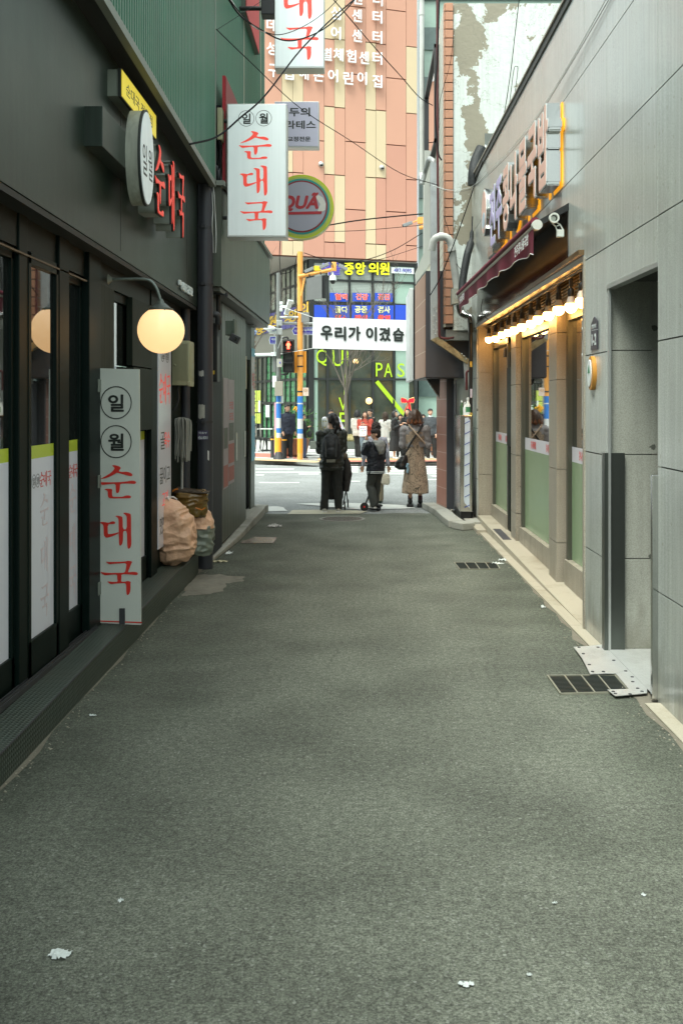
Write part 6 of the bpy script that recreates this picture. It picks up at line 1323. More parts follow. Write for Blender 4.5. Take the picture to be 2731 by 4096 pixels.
mb = MB(); mb.ball(FR(1120, 1450, 28.44), (.022, .004, .03), 10); tag(mb.build('box_emblem', pm('emblem_blue', (.1, .1, .45), rough=.5)), 'tiny blue emblem on the pale signal box', 'emblem')
boxpx('control_box', 1100, 1132, 1525, 1583, 28.5, .2, pm('control_grey', (.36, .33, .27), rough=.4, metal=.3), 'large beige control box on the grey pole above the blue band', 'box')
boxpx('control_box', 1090, 1107, 1503, 1549, 28.6, .12, M_white, 'narrow white control box on the left of the grey pole', 'box')
boxpx('control_box', 1120, 1133, 1560, 1612, 28.75, .1, M_white, 'pale box low on the right of the grey pole behind the beige one', 'box')
boxpx('control_box', 1089, 1104, 1424, 1487, 28.75, .12, M_pole, 'grey box on the left of the pole beside the red signal', 'box')
boxpx('clamp_box', 1106, 1129, 1280, 1302, 28.5, .14, M_alu, 'silver clamp box high on the grey pole under the flood light', 'box'); boxpx('clamp_box', 1105, 1129, 1313, 1338, 28.5, .14, M_alu, 'silver clamp box on the grey pole above the signal', 'box')
FL = thing('flood_light', 'tilted white flood light high on the grey pole', 'lamp')
mb = MB(); mb.prism([FR(x, y, 28.3) for x, y in ((1151, 1196), (1173, 1200), (1152, 1258), (1134, 1256))], (0, .08, 0)); mb.tube([FR(1120, 1226, 28.5), FR(1145, 1226, 28.4)], .03, 8); mb.tube([FR(1118, 1213, 28.5), FR(1130, 1213, 28.5)], .05, 8); mb.tube([FR(1118, 1238, 28.5), FR(1130, 1238, 28.5)], .05, 8); mb.build('housing', M_white, FL)
mb = MB(); mb.prism([FR(x, y, 28.29) for x, y in ((1156, 1201), (1170, 1204), (1151, 1253), (1139, 1251))], (0, -.01, 0)); mb.build('led_panel', pm('led_panel', (.30, .30, .27), rough=.4, var=.5, scale=30), FL)
mb = MB(); mb.tube([FR(1120, 1268, 28.5), FR(1192, 1268, 28.5)], .035, 8); tag(mb.build('cross_arm', M_alu, smooth=True), 'short silver cross arm between the two poles under the flood light', 'bar')
mb = MB(); mb.tube([FR(1130, 1292, 28.6), FR(1262, 1294, 28.6)], .045, 10); tag(mb.build('cross_arm', M_galv, smooth=True), 'long galvanised arm running right behind the orange pole to the banner', 'bar')
mb = MB(); mb.tube([FR(1000, 1419, 28.9), FR(1104, 1417, 28.7)], .045, 10); mb.bbox(FR(1085, 0, 28.7).x, FR(1107, 0, 28.7).x, 28.6, 28.8, py_z(1424, 28.7), py_z(1408, 28.7), .01); tag(mb.build('cross_arm', M_white), 'white horizontal arm reaching left from the grey pole', 'bar')
def roadsign(lb, x0, x1, y0_, y1_, dd, l1, l2, tip):
    t = thing('street_name_sign', lb, 'sign'); ym = (y0_+y1_)/2
    for nm, ins, off, m_ in (('border', 0, 0, M_white), ('plate', 2.5, -.006, pm('street_sign_blue', (.06, .05, .38), rough=.4))):
        P_ = [FR(x, y, dd+off) for x, y in ((x0+ins, ym), (x0+tip+ins*.4, y0_+ins), (x1-ins, y0_+ins), (x1-ins, y1_-ins), (x0+tip+ins*.4, y1_-ins))]; mb = MB(); mb.prism(P_, (0, .004, 0)); mb.build(nm, m_, t)
    return t
t = roadsign('long blue street name arrow sign behind the orange pole', 1167, 1275, 1306, 1339, 28.62, '', '', 9)
text('93', M_white, FR(1183, 1323, 28.61), XP, UP, h=9*28.6/F, w_=12*28.6/F, ext=.002, parent=t, name='number'); text('왕십리로', M_white, FR(1228, 1318, 28.61), XP, UP, h=12*28.6/F, w_=48*28.6/F, ext=.002, bold=.02, parent=t, name='name'); text('Wangsimni-ro', M_white, FR(1228, 1332, 28.61), XP, UP, h=8*28.6/F, w_=52*28.6/F, ext=.002, parent=t, name='name_latin')
t = roadsign('small blue street name sign left of the grey pole', 1076, 1104, 1344, 1376, 28.5, '', '', 4)
text('서울숲2길', M_white, FR(1093, 1356, 28.49), XP, UP, h=9*28.6/F, w_=17*28.6/F, ext=.002, bold=.02, parent=t, name='name'); text('Seoulsup 2-gil', M_white, FR(1094, 1368, 28.49), XP, UP, h=5*28.6/F, w_=17*28.6/F, ext=.002, parent=t, name='name_latin')
mb = MB(); mb.tube([FR(1076, 1330, 28.5), FR(1106, 1327, 28.5)], .04, 8); mb.tube([FR(1098, 1318, 28.5), FR(1098, 1420, 28.55)], .015, 6); tag(mb.build('bracket_bar', M_white, smooth=True), 'short white arm holding the small blue street sign', 'bar')
mb = MB(); mb.lathe([(.0, .10), (.10, .075), (.19, .02), (.19, 0), (.06, -.05), (.05, -.08)], tuple(FR(1079, 1315, 28.4)), n=18); tag(mb.build('street_lamp_head', M_white, smooth=True), 'white mushroom shaped lamp head left of the grey pole', 'lamp')
boxpx('small_notice', 1211, 1234, 1550, 1583, 28.45, .02, pm('notice_pink_beige', (.62, .50, .42), rough=.5), None, None, .003)
nts = [o for o in C.objects if o.name == 'small_notice'][0]; tag(nts, 'small cream notice with gold script on the right of the orange pole', 'sign')
text('Qi', pm('notice_gold', (.45, .22, .03), rough=.5), FR(1222, 1561, 28.43), XP, UP, h=11*28.6/F, w_=15*28.6/F, ext=.002, parent=nts, name='script')
# banner
BN = thing('street_banner', 'wide white banner with heavy black Korean lettering stretched over the street', 'banner')
db = 28.0; A = [FR(1251, 1268, db), FR(1249, 1393, db), FR(1760, 1406, db+.8), FR(1762, 1284, db+.8)]
mb = MB(); mb.prism(A, (0, .012, 0)); mb.build('cloth', pm('banner_cloth', (.74, .74, .74), rough=.7, var=.02), BN)
ru = (A[2]-A[1]).normalized()
def bp_(px, py): t = (px-1251)/(1762-1251); return FR(px, py, db+.8*t-.02)
for chh, x0, x1, y0_, y1_ in (('우', 1281, 1331, 1301, 1361), ('리', 1337, 1385, 1304, 1362), ('가', 1392, 1443, 1304, 1362), ('이', 1462, 1508, 1306, 1364), ('겼', 1515, 1564, 1308, 1365), ('습', 1569, 1617, 1310, 1366), ('니', 1622, 1668, 1312, 1367), ('다', 1674, 1722, 1313, 1368)):
    text(chh, M_ink, bp_((x0+x1)/2, (y0_+y1_)/2), ru, UP, h=(y1_-y0_)*db/F, w_=(x1-x0)*db/F, ext=.003, bold=.048, parent=BN, name='letter')
mb = MB()
for a, b in ((FR(1122, 1225, 28.3), A[0]), (FR(1122, 1415, 28.3), A[1]), (FR(1112, 1393, 28.3), FR(1130, 1345, 28.3))): mb.tube([a, b], .008, 5)
mb.build('rope', M_cablew, BN)
# bollards, planter pots, table and chairs
def bollard(px, dd, lb, r=.075):
    t = thing('bollard', lb, 'bollard', 'bollards across the street'); x = (px-VX)*dd/F
    mb = MB(); mb.lathe([(r*1.08, .12), (r*1.08, .14), (r, .15), (r, .74), (r*.95, .76), (r*.5, .77)], (x, dd, 0), n=18); mb.build('post', M_black, t, True); mb = MB(); mb.lathe([(r+.003, .65), (r+.003, .685)], (x, dd, 0), n=18); mb.build('yellow_band', pm('band_yellow', (.75, .36, .02), rough=.5), t, True)
bollard(1092, 29.6, 'black bollard left of the grey signal pole'); bollard(1137, 29.1, 'black bollard between the two poles in front of the man')
WB = thing('warning_post', 'pink and yellow striped panel behind the grey pole', 'post'); mb = MB(); mb.bbox(FR(1097, 0, 29).x, FR(1110, 0, 29).x, 28.95, 29.0, .12, py_z(1610, 29), .004); mb.build('panel', pm('pale_pink', (.62, .35, .42), rough=.5, var=.2), WB); mb = MB(); mb.box(FR(1099, 0, 29).x, FR(1106, 0, 29).x, 28.94, 28.95, .3, .95); mb.build('hazard_stripe', pm('hazard_yellow', (.7, .55, .03), rough=.5, var=.7, scale=18), WB)
BRN = pm('terracotta_pot', (.22, .09, .045), rough=.7, var=.15); LEAF = pm('leaf_green', (.05, .16, .025), rough=.6, var=.4, scale=20)
t = thing('round_planter', 'low brown round planter with green plants behind the man by the pole', 'planter'); cx, cy = (1160-VX)*30.6/F, 30.6
mb = MB(); mb.lathe([(.42, .12), (.52, .2), (.60, .62), (.63, .66), (.58, .67), (.55, .62)], (cx, cy, 0), n=28); mb.build('pot', BRN, t, True)
mb = MB()
for k in range(900):
    p_ = Vector((cx+random.gauss(.25, .22), cy+random.gauss(0, .2), .65+abs(random.gauss(0, .45)))); q = Vector((random.gauss(0, .03), random.gauss(0, .03), random.gauss(0, .03))); r_ = Vector((random.gauss(0, .02), random.gauss(0, .02), .05)); mb.add([p_-q, p_+r_*.5+q*.2, p_+q+r_, p_-r_*.3], [(0, 1, 2, 3)])
mb.build('foliage', LEAF, t)
mb = MB()
for k in range(60): p_ = Vector((cx+.05+random.gauss(0, .05)+.22, cy-.1+random.gauss(0, .05), 1.56+random.gauss(0, .05))); mb.ball(p_, .028, 6)
mb.build('orange_flowers', pm('flower_orange', (.75, .38, .01), rough=.6), t)
t = thing('box_planter', 'long dark green planter box with straw bundles under the bare tree', 'planter')
a, b = GP(1340, 1797, .1), GP(1436, 1797, .1); mb = MB(); mb.bbox(a.x-.9, b.x+.1, a.y, a.y+.6, .1, py_z(1766, a.y), .01); mb.build('box', pm('planter_green', (.075, .085, .07), rough=.6), t)
mb = MB()
for px in (1345, 1388, 1408, 1428, 1320):
    c_ = FR(px, 1752, a.y+.2)
    for k in range(90):
        an, el = random.uniform(0, 6.28), random.uniform(.1, 1.4); v = Vector((math.cos(an)*math.cos(el), math.sin(an)*math.cos(el), math.sin(el)))*random.uniform(.13, .19); mb.tube([c_+Vector((0, 0, -.05)), c_+v*.7+Vector((0, 0, .02)), c_+v-Vector((0, 0, .03))], .006, 4)
    mb.ball(c_+Vector((0, 0, -.02)), (.15, .13, .12), 10)
mb.build('straw_bundles', pm('straw', (.42, .36, .18), rough=.9, var=.3, scale=20), t)
mb = MB()
for k in range(24): mb.lathe([(.0+.01, k*.0)]+[(.07, k*.0)], (0, 0, 0)) if False else None
def chair_far(px, dd, rot, lb):
    t = thing('cafe_chair', lb, 'chair', 'black cafe chairs at the far left'); x = (px-VX)*dd/F; q = Matrix.Rotation(rot, 3, 'Z'); o = Vector((x, dd, .12))
    def put(mb): mb.v = [tuple(q @ Vector(v) + o) for v in mb.v]; return mb
    mb = MB(); mb.bbox(-.2, .2, -.2, .2, .44, .46, .008); put(mb).build('seat', M_black, t)
    for sx_ in (-1, 1):
        for sy_ in (-1, 1): mb = MB(); mb.tube([(sx_*.17, sy_*.17, .44), (sx_*.23, sy_*.23, 0)], [.022, .012], 8); put(mb).build('leg', M_black, t, True)
    mb = MB(); mb.tube(corner([(-.18, .18, .45), (-.16, .24, .85), (.16, .24, .85), (.18, .18, .45)], .08), .012, 8)
    for k in range(3): mb.tube([(-.08+.08*k, .19, .46), (-.08+.08*k, .24, .84)], .009, 6)
    put(mb).build('backrest', M_black, t, True)
chair_far(1032, 33.6, .6, 'black cafe chair leftmost beside the small table'); chair_far(1070, 33.2, -1.2, 'black cafe chair in front of the small table')
t = thing('cafe_table', 'small square cafe table with a pale top at the far left', 'table'); x = (1067-VX)*34.2/F
mb = MB(); mb.bbox(x-.32, x+.32, 33.9, 34.5, .84, .87, .008); mb.build('tabletop', M_board, t); mb = MB(); mb.tube([(x, 34.2, .12), (x, 34.2, .84)], .03, 8); mb.bbox(x-.2, x+.2, 34, 34.4, .12, .14, .005); mb.build('pedestal', M_black, t)
tag(MB().bbox(-4.2, -3.95, 34.1-3, 34.3-3, .12, .34, .01).build('floor_lamp_box', M_steel), 'small shiny metal box on the far left pavement', 'box')

# trees
M_bark = pm('bare_bark', (.115, .10, .082), rough=.9, var=.25, scale=20, bump=.3, bscale=40)
def tree(lb, base, h0, r0, seeds, spread, hmax, seed, lean=(0, 0)):
    rnd = random.Random(seed); t = thing('bare_tree', lb, 'tree'); base = Vector(base)
    top = base + Vector((lean[0], lean[1], h0)); mb = MB(); pts_ = [base, base.lerp(top, .35)+Vector((.02, 0, 0)), base.lerp(top, .7)-Vector((.015, 0, 0)), top]; mb.tube(spline(pts_, 4), [lerp(r0, r0*.75, i/12) for i in range(13)], 12); mb.build('trunk', M_bark, t, True)
    mb = MB()
    def br(p, v, L, r, dep):
        n_ = 6; P_ = [p.copy()]; q = p.copy(); vv = v.copy()
        for i in range(n_):
            vv = (vv + Vector((rnd.gauss(0, .10), rnd.gauss(0, .10), rnd.gauss(.07, .08)))).normalized(); q = q + vv*L/n_; P_.append(q.copy())
            if dep > 0 and i > 0 and rnd.random() < .75:
                w2 = (vv*1.0 + Vector((rnd.gauss(0, .65), rnd.gauss(0, .5), rnd.gauss(.15, .3)))).normalized(); br(q, w2, L*rnd.uniform(.35, .6), r*.5, dep-1)
        mb.tube(P_, [lerp(r, max(.003, r*.3), i/n_) for i in range(n_+1)], 5 if dep < 2 else 7)
    for k in range(seeds):
        an = 2*math.pi*k/seeds + rnd.uniform(-.3, .3); v = Vector((math.cos(an)*spread*rnd.uniform(.6, 1.2), math.sin(an)*spread*.6, 1)).normalized(); st = base.lerp(top, rnd.uniform(.78, 1.0)); br(st, v, hmax*rnd.uniform(.7, 1), r0*.42, 3)
    mb.build('crown', M_bark, t, True); return t
b = GP(1383, 1797, .1); tree('bare pruned street tree with many upright limbs in front of the cafe', (b.x, b.y+.3, .5), 1.75, .075, 9, .42, 3.0, 5)
tree('bare street tree at the far left whose twigs cross the purple banner', (-4.15, 31.5, .12), 3.0, .07, 8, .8, 2.6, 11)
# bow on the glass
t = thing('ribbon_bow', 'big red ribbon bow with gold edges on the cafe window', 'bow'); o_ = onp(FP, 1623, 1606, .2); s = .36
mb = MB(); mg = MB()
for sg in (-1, 1):
    L_ = [(0, 0), (.15, .28), (.62, .42), (.70, .15), (.60, -.12), (.2, -.14)]
    P_ = [o_+Vector((sg*x*s*1.1, -.03, z*s*1.1)) for x, z in L_]; mb.prism(P_, (0, .08, 0)); mg.tube(P_+[P_[0]], .009, 5)
    T_ = [(.02, -.05), (sg*.12+.12, -.1), (sg*.22+.14, -1.05), (sg*.22-.02, -.85), (sg*.22-.2, -1.1)]
    P_ = [o_+Vector((x*s*1.2, -.01-.02*sg, z*s*1.2)) for x, z in T_]; mb.prism(P_, (0, .02, 0)); mg.tube([P_[1], P_[2]], .008, 5); mg.tube([P_[0], P_[4]], .008, 5)
mb.ball(o_+Vector((0, -.05, 0)), (.055, .05, .06), 10); mb.build('ribbon', pm('ribbon_red', (.62, .012, .03), rough=.35), t); mg.build('gold_edge', pm('ribbon_gold', (.7, .5, .2), rough=.4, metal=.4), t)
# salmon building vents
for px, py, lb in ((1282, 657, 'round vent cap on the salmon wall left one'), (1525, 670, 'round vent cap on the cream panel right one')):
    t = thing('wall_vent', lb, 'vent'); mb = MB(); mb.ball(onp(PB, px, py, .06), (.11, .10, .11), 16); mb.build('hood', M_alu, t, True); mb = MB(); mb.ball(onp(PB, px, py+5, .12), (.07, .06, .045), 12); mb.build('opening', M_black, t, True)
# ================================================================ alley floor objects
def grate(pts, lb):
    t = thing('drain_grate', lb, 'drain grate'); A, B, Cc, D = [Vector(p) for p in pts]
    mb = MB(); mb.add([(*p.xy, .002) for p in (A, B, Cc, D)], [(0, 1, 2, 3)]); mb.build('pit', M_soffit, t)
    mb = MB(); n_ = 15
    for i in range(n_): a, b = A.lerp(D, i/(n_-1)), B.lerp(Cc, i/(n_-1)); mb.tube([(a.x, a.y, .006), (b.x, b.y, .006)], .0055, 4)
    mb.build('bars', pm('grate_steel', (.045, .055, .05), rough=.5, metal=.4), t)
    mb = MB()
    for i in range(5): a, b = A.lerp(B, i/4), D.lerp(Cc, i/4); mb.tube([(a.x, a.y, .008), (b.x, b.y, .008)], .008 if i in (0, 4) else .006, 4)
    mb.tube([(A.x, A.y, .006), (B.x, B.y, .006)], .008, 4); mb.tube([(D.x, D.y, .006), (Cc.x, Cc.y, .006)], .008, 4); mb.build('frame', pm('grate_frame', (.22, .22, .17), rough=.6, var=.3, scale=15), t)
grate([GP(1816, 2253), GP(1982, 2253), GP(1999, 2279), GP(1837, 2280)], 'far drain grate near the tan stone strip'); grate([GP(2189, 2708), GP(2458, 2706), GP(2517, 2773), GP(2241, 2781)], 'near drain grate beside the worn metal plate')
def plate(pts, lb, mat=M_plate, z=.018, name='metal_plate', cat='metal plate'):
    mb = MB(); mb.prism([(*p.xy, z) for p in pts], (0, 0, .005)); o = mb.build(name, mat); return tag(o, lb, cat)
Z6 = lambda x, y: GP(2050+x/2.302, 1900+y/2.302)
MPt = thing('metal_plate', 'worn shiny chequer plate laid over the alcove doorway', 'metal plate')
mb = MB(); mb.prism([(*p.xy, .018) for p in (Z6(560, 1612), Z6(700, 1604), Z6(940, 1578), Z6(1240, 1525), Z6(1238, 1770), Z6(950, 1858), Z6(712, 1864), Z6(640, 1720))], (0, 0, .004)); mb.build('upper_sheet', M_plate, MPt)
mb = MB(); mb.prism([(*p.xy, .019) for p in (Z6(950, 1862), Z6(1238, 1775), Z6(1236, 2045), Z6(945, 2070), Z6(872, 2012), Z6(1070, 2006))], (0, 0, .004)); mb.build('lower_sheet', M_plate, MPt)
for x, y in ((610, 1618), (785, 1618), (925, 1595), (650, 1678), (985, 1692), (1185, 1675), (705, 1780), (930, 1740), (1140, 1740), (1190, 1775), (735, 1845), (835, 1845), (1215, 1790), (1040, 1840), (1100, 1895), (1105, 1940), (1150, 2002), (1190, 2030), (925, 2032), (945, 2052), (1080, 2055)): p_ = Z6(x, y); MB().lathe([(.012, .022), (.010, .026)], (p_.x, p_.y, 0), n=8).build('screw', M_dkgrey, MPt)
mb = MB(); mb.prism([(x, y, .024) for x, y in ((1.69, 5.86), (3.2, 5.86), (3.2, 6.97), (1.69, 6.97))], (0, 0, .003)); mb.build('inner_sheet', M_plate, MPt)
o_ = plate([GP(1030-64, 2168), GP(1020, 2150), GP(1108, 2152), GP(1094, 2174), GP(962, 2174)], 'square rusty plate lying by the left kerb', pm('wet_rusty_plate', (.19, .15, .125), rough=.25, var=.4, scale=8), .004)
MH = thing('manhole_cover', 'round cast iron manhole cover at the end of the alley', 'manhole cover'); c_ = Vector((-.368, 14.98, 0))
mb = MB(); mb.lathe([(.345, .001), (.345, .007), (.31, .008), (.305, .004)], tuple(c_), n=40); mb.build('frame', pm('manhole_rim', (.24, .235, .21), rough=.7, var=.2), MH)
mb = MB(); mb.lathe([(.30, .001), (.30, .006)], tuple(c_), n=40)
for r in (.08, .14, .20, .26):
    for k in range(int(r*90)): an = 2*math.pi*k/int(r*90)+r*9; mb.bbox(c_.x+r*math.cos(an)-.012, c_.x+r*math.cos(an)+.012, c_.y+r*math.sin(an)-.012, c_.y+r*math.sin(an)+.012, .005, .0095, .002)
mb.build('cover', pm('manhole_iron', (.105, .095, .08), rough=.7, var=.3), MH)
# litter
def crumple(px, py, sx_, sy_, lb, seed, h_=.009, col=(.62, .66, .64)):
    rnd = random.Random(seed); p_ = GP(px, py); mb = MB(); n_ = 12
    for i in range(n_+1):
        for j in range(n_+1):
            u, v = i/n_-.5, j/n_-.5; e = noise.noise(Vector((u*3+seed, v*3, 1)))*.25; mb.v.append((p_.x+u*sx_*(1+e), p_.y+v*sy_*(1-e), .004+h_*abs(noise.noise(Vector((u*5, v*5+seed, 2))))*1.6))
    for i in range(n_):
        for j in range(n_):
            if ((i-n_/2+.5)**2+(j-n_/2+.5)**2)**.5 < n_*.5*(.8+.35*noise.noise(Vector((i*.5, j*.5, seed)))): a = i*(n_+1)+j; mb.f.append((a, a+1, a+n_+2, a+n_+1)); mb.mi.append(0)
    return tag(mb.build('paper_scrap', pm('litter_white%d' % seed, col, rough=.8, var=.1)), lb, 'litter', 'paper scraps on the asphalt')
crumple(237, 3825, .085, .075, 'largest crumpled white tissue on the near left asphalt', 3, .012); crumple(1863, 3947, .055, .03, 'flat white paper strip on the near right asphalt', 5, .01); crumple(482, 3610, .025, .03, 'tiny white scrap on the left asphalt above the tissue', 8); crumple(2574, 3588, .02, .02, 'tiny white scrap near the right edge of the asphalt', 9); crumple(2218, 3620, .022, .012, 'tiny pale scrap on the right asphalt', 10); crumple(2115, 3908, .018, .012, 'small pale scrap right of the flat paper strip', 12)
crumple(370, 2866, .05, .03, 'small white scrap beside the chequer plate step', 14); crumple(2172, 2432, .05, .06, 'pale scrap at the edge of the tan strip', 15, .02); crumple(1990, 2257, .16, .07, 'white stub lying by the far drain grate', 16, .02); crumple(2016, 2243, .16, .10, 'white scrap on the strip beside the far drain grate', 17, .02); crumple(1862, 2119, .08, .08, 'tiny white scrap at the far end of the strip', 18)
crumple(870, 2249, .25, .12, 'yellowish scrap beside the thick pipe foot', 21, .02, (.5, .45, .3)); crumple(1100, 2107, .2, .3, 'crumpled scrap near the left kerb by the plate', 22, .04, (.5, .48, .46)); crumple(915, 2215, .1, .2, 'small scrap on the left kerb line', 23, .02)
# gravel by the platform and strip: small stones
mb = MB(); rnd = random.Random(3)
for k in range(420):
    y = 2.6+rnd.random()**1.4*11; x = -1.66-(y-5)*.011+abs(rnd.gauss(0, .035)) if rnd.random() < .5 else 1.60-(y-5.4)*.012-abs(rnd.gauss(0, .06)); s = rnd.uniform(.0012, .004)
    mb.box(x-s, x+s, y-s*1.5, y+s*1.5, .002, .002+s*1.2)
for k in range(90):
    y = 2.6+rnd.random()**1.3*11; x = -1.655-(y-5)*.011+abs(rnd.gauss(0, .07)) if rnd.random() < .6 else 1.59-(y-5.4)*.012-abs(rnd.gauss(0, .08)); s = rnd.uniform(.005, .012); a = rnd.uniform(0, 3.1)
    q = [Vector((x+math.cos(a+t_)*s*f_, y+math.sin(a+t_)*s*f_*1.4, .006+rnd.uniform(0, .006))) for t_, f_ in ((0, 1), (1.4, .45), (3.1, .9), (4.6, .5))]; mb.add(q, [(0, 1, 2, 3)])
o_ = mb.build('grit', pm('grit', (.30, .28, .22), rough=.9, var=.5, scale=90)); o_['kind'] = 'stuff'; tag(o_, 'loose grit and crumbs along both edges of the alley', 'grit')

# ---------------- rubbish bags on the step
def bag(name, lb, cen, secs, mat, seed, wr, parts=None, ws=10, zs=1.):
    """secs: (z, rx, ry, dx)"""
    t = thing(name, lb, 'bag'); mb = MB(); n_ = 36; cen = Vector(cen); rnd = random.Random(seed)
    S2 = []
    for i in range(len(secs)-1):
        for k in range(5): f_ = k/5; S2.append([lerp(secs[i][q], secs[i+1][q], f_*f_*(3-2*f_)) for q in range(4)])
    S2.append(list(secs[-1]))
    for z, rx, ry, dx in S2:
        for j in range(n_):
            a = 2*math.pi*j/n_; cx_, sy_ = math.cos(a), math.sin(a); k = (abs(cx_)**3+abs(sy_)**3)**(-1/3)
            fold = 1+.05*math.sin(a*5+z*9+seed)+.03*math.sin(a*9-z*15)
            mb.v.append(tuple(cen+Vector((dx+rx*cx_*lerp(1, k, .6)*fold, ry*sy_*lerp(1, k, .6)*fold, z))))
    for i in range(len(S2)-1):
        for j in range(n_): mb.f.append((i*n_+j, i*n_+(j+1) % n_, (i+1)*n_+(j+1) % n_, (i+1)*n_+j)); mb.mi.append(0)
    mb.f.append(tuple(range(n_))[::-1]); mb.mi.append(0); mb.f.append(tuple((len(S2)-1)*n_+j for j in range(n_))); mb.mi.append(0)
    o = fuse(mb, 'sack', mat, .0065, t, 1, 0, ws, zs=zs, ridge=wr*1.25)
    return t, o
M_sack = pm('peach_sack', (.70, .43, .28), rough=.38, var=.10, scale=5, bump=.7, bscale=24, spec=.5)
zb = PZ(9.3)
t, o = bag('rubbish_sack', 'big wrinkled peach rubbish sack slumped on the chequer plate step', (-1.81, 9.38, zb), [(.002, .045, .04, -.02), (.05, .13, .11, 0), (.14, .18, .14, .02), (.30, .19, .15, .01), (.45, .185, .14, -.02), (.55, .155, .12, -.05), (.60, .10, .08, -.07), (.625, .05, .045, -.08)], M_sack, 3, .015, ws=8, zs=1.5)
mb = MB()
for k in range(9):
    a = random.uniform(0, 6.28); c0 = Vector((-1.88, 9.36, zb+.61)); mb.tube(spline([c0, c0+Vector((math.cos(a)*.05, math.sin(a)*.04, .035)), c0+Vector((math.cos(a)*.10, math.sin(a)*.07, .01))], 3), [.012]*3+[.008]*3+[.005], 6)
mb.build('tie', pm('tie_white', (.6, .58, .55), rough=.5), t, True)
t, o = bag('rubbish_sack', 'grey green rubbish sack with a peach band standing behind the big sack', (-1.665, 9.95, PZ(9.95)), [(.002, .10, .09, 0), (.05, .135, .12, 0), (.16, .14, .13, 0), (.29, .135, .125, 0), (.36, .12, .11, -.01), (.42, .09, .08, -.02)], pm('grey_green_sack', (.19, .22, .18), rough=.35, var=.3, scale=9, spec=.5), 9, .014, ws=9, zs=1.8)
mb = MB(); n_ = 36
t2, o2 = bag('rubbish_sack', 'peach printed sack top between the brown bag and the grey green sack', (-1.665, 9.94, PZ(9.95)+.27), [(0, .142, .132, 0), (.06, .145, .13, 0), (.15, .12, .11, -.01), (.22, .08, .08, -.03)], M_sack, 15, .010, ws=9)
text('배출금지', M_ink, (-1.655, 9.797, PZ(9.95)+.40), XP, (0, .25, 1), h=.03, w_=.14, ext=.002, parent=t2, name='print')
t, o = bag('rubbish_bag', 'square brown and amber translucent bag balanced on top of the sacks', (-1.745, 9.90, .21+.38), [(.005, .08, .08, .03), (.03, .14, .12, .02), (.12, .165, .14, .0), (.22, .17, .145, 0), (.27, .17, .145, 0), (.285, .15, .13, 0)], pm('amber_bag', (.16, .095, .025), rough=.22, var=.5, scale=7, spec=.6, dirt='3a4a12', dirt_amt=.6), 21, .012, ws=8)
mb = MB(); q = [(-1.915, 9.77), (-1.575, 9.75), (-1.565, 10.02), (-1.915, 10.04)]; mb.hexa([(x, y, .86) for x, y in q], [(x+.01, y, .885-(x+1.745)*.10) for x, y in q]); c2 = fuse(mb, 'flat_lid', pm('dark_brown_lid', (.05, .035, .022), rough=.6, var=.3), .008, t, 2, .006, 12)
mb = MB(); mb.tube([(-1.915, 9.76, .875), (-1.875, 9.75, .90), (-1.845, 9.75, .905)], .008, 6); mb.tube([(-1.675, 9.76, .72), (-1.615, 9.755, .70), (-1.58, 9.76, .72)], .006, 6); mb.build('orange_edge', pm('bag_orange', (.60, .18, .02), rough=.3), t, True)

# ================================================================ people
M_skin = pm('skin', (.52, .31, .21), rough=.5, var=.05, scale=12); M_hair = pm('black_hair', (.014, .012, .012), rough=.4, var=.3, scale=30, bump=.3, bscale=60)
M_blk = pm('black_cloth', (.018, .019, .019), rough=.85, var=.2, scale=14); M_eye = pm('eye_dark', (.02, .015, .012), rough=.3); M_lip = pm('lip', (.38, .13, .11), rough=.5)
def cl(name, col, **k): return pm(name, col, rough=k.pop('rough', .85), var=k.pop('var', .12), scale=k.pop('scale', 14), **k)
def limb(mb, P, rad, n=12):
    P = [Vector(p) for p in P]; mb.tube(P, rad, n)
    for p, r in zip(P, rad): mb.ball(p, r, 10)
def loft(mb, secs, n=24):
    """secs: (cx, cy, z, rx, ry)"""
    N = len(mb.v)
    for cx, cy, z, rx, ry in secs:
        for j in range(n): a = 2*math.pi*j/n; mb.v.append((cx+rx*math.cos(a), cy+ry*math.sin(a), z))
    for i in range(len(secs)-1):
        for j in range(n): mb.f.append((N+i*n+j, N+i*n+(j+1) % n, N+(i+1)*n+(j+1) % n, N+(i+1)*n+j)); mb.mi.append(0)
    mb.f.append(tuple(N+j for j in range(n))[::-1]); mb.mi.append(0); mb.f.append(tuple(N+(len(secs)-1)*n+j for j in range(n))); mb.mi.append(0)
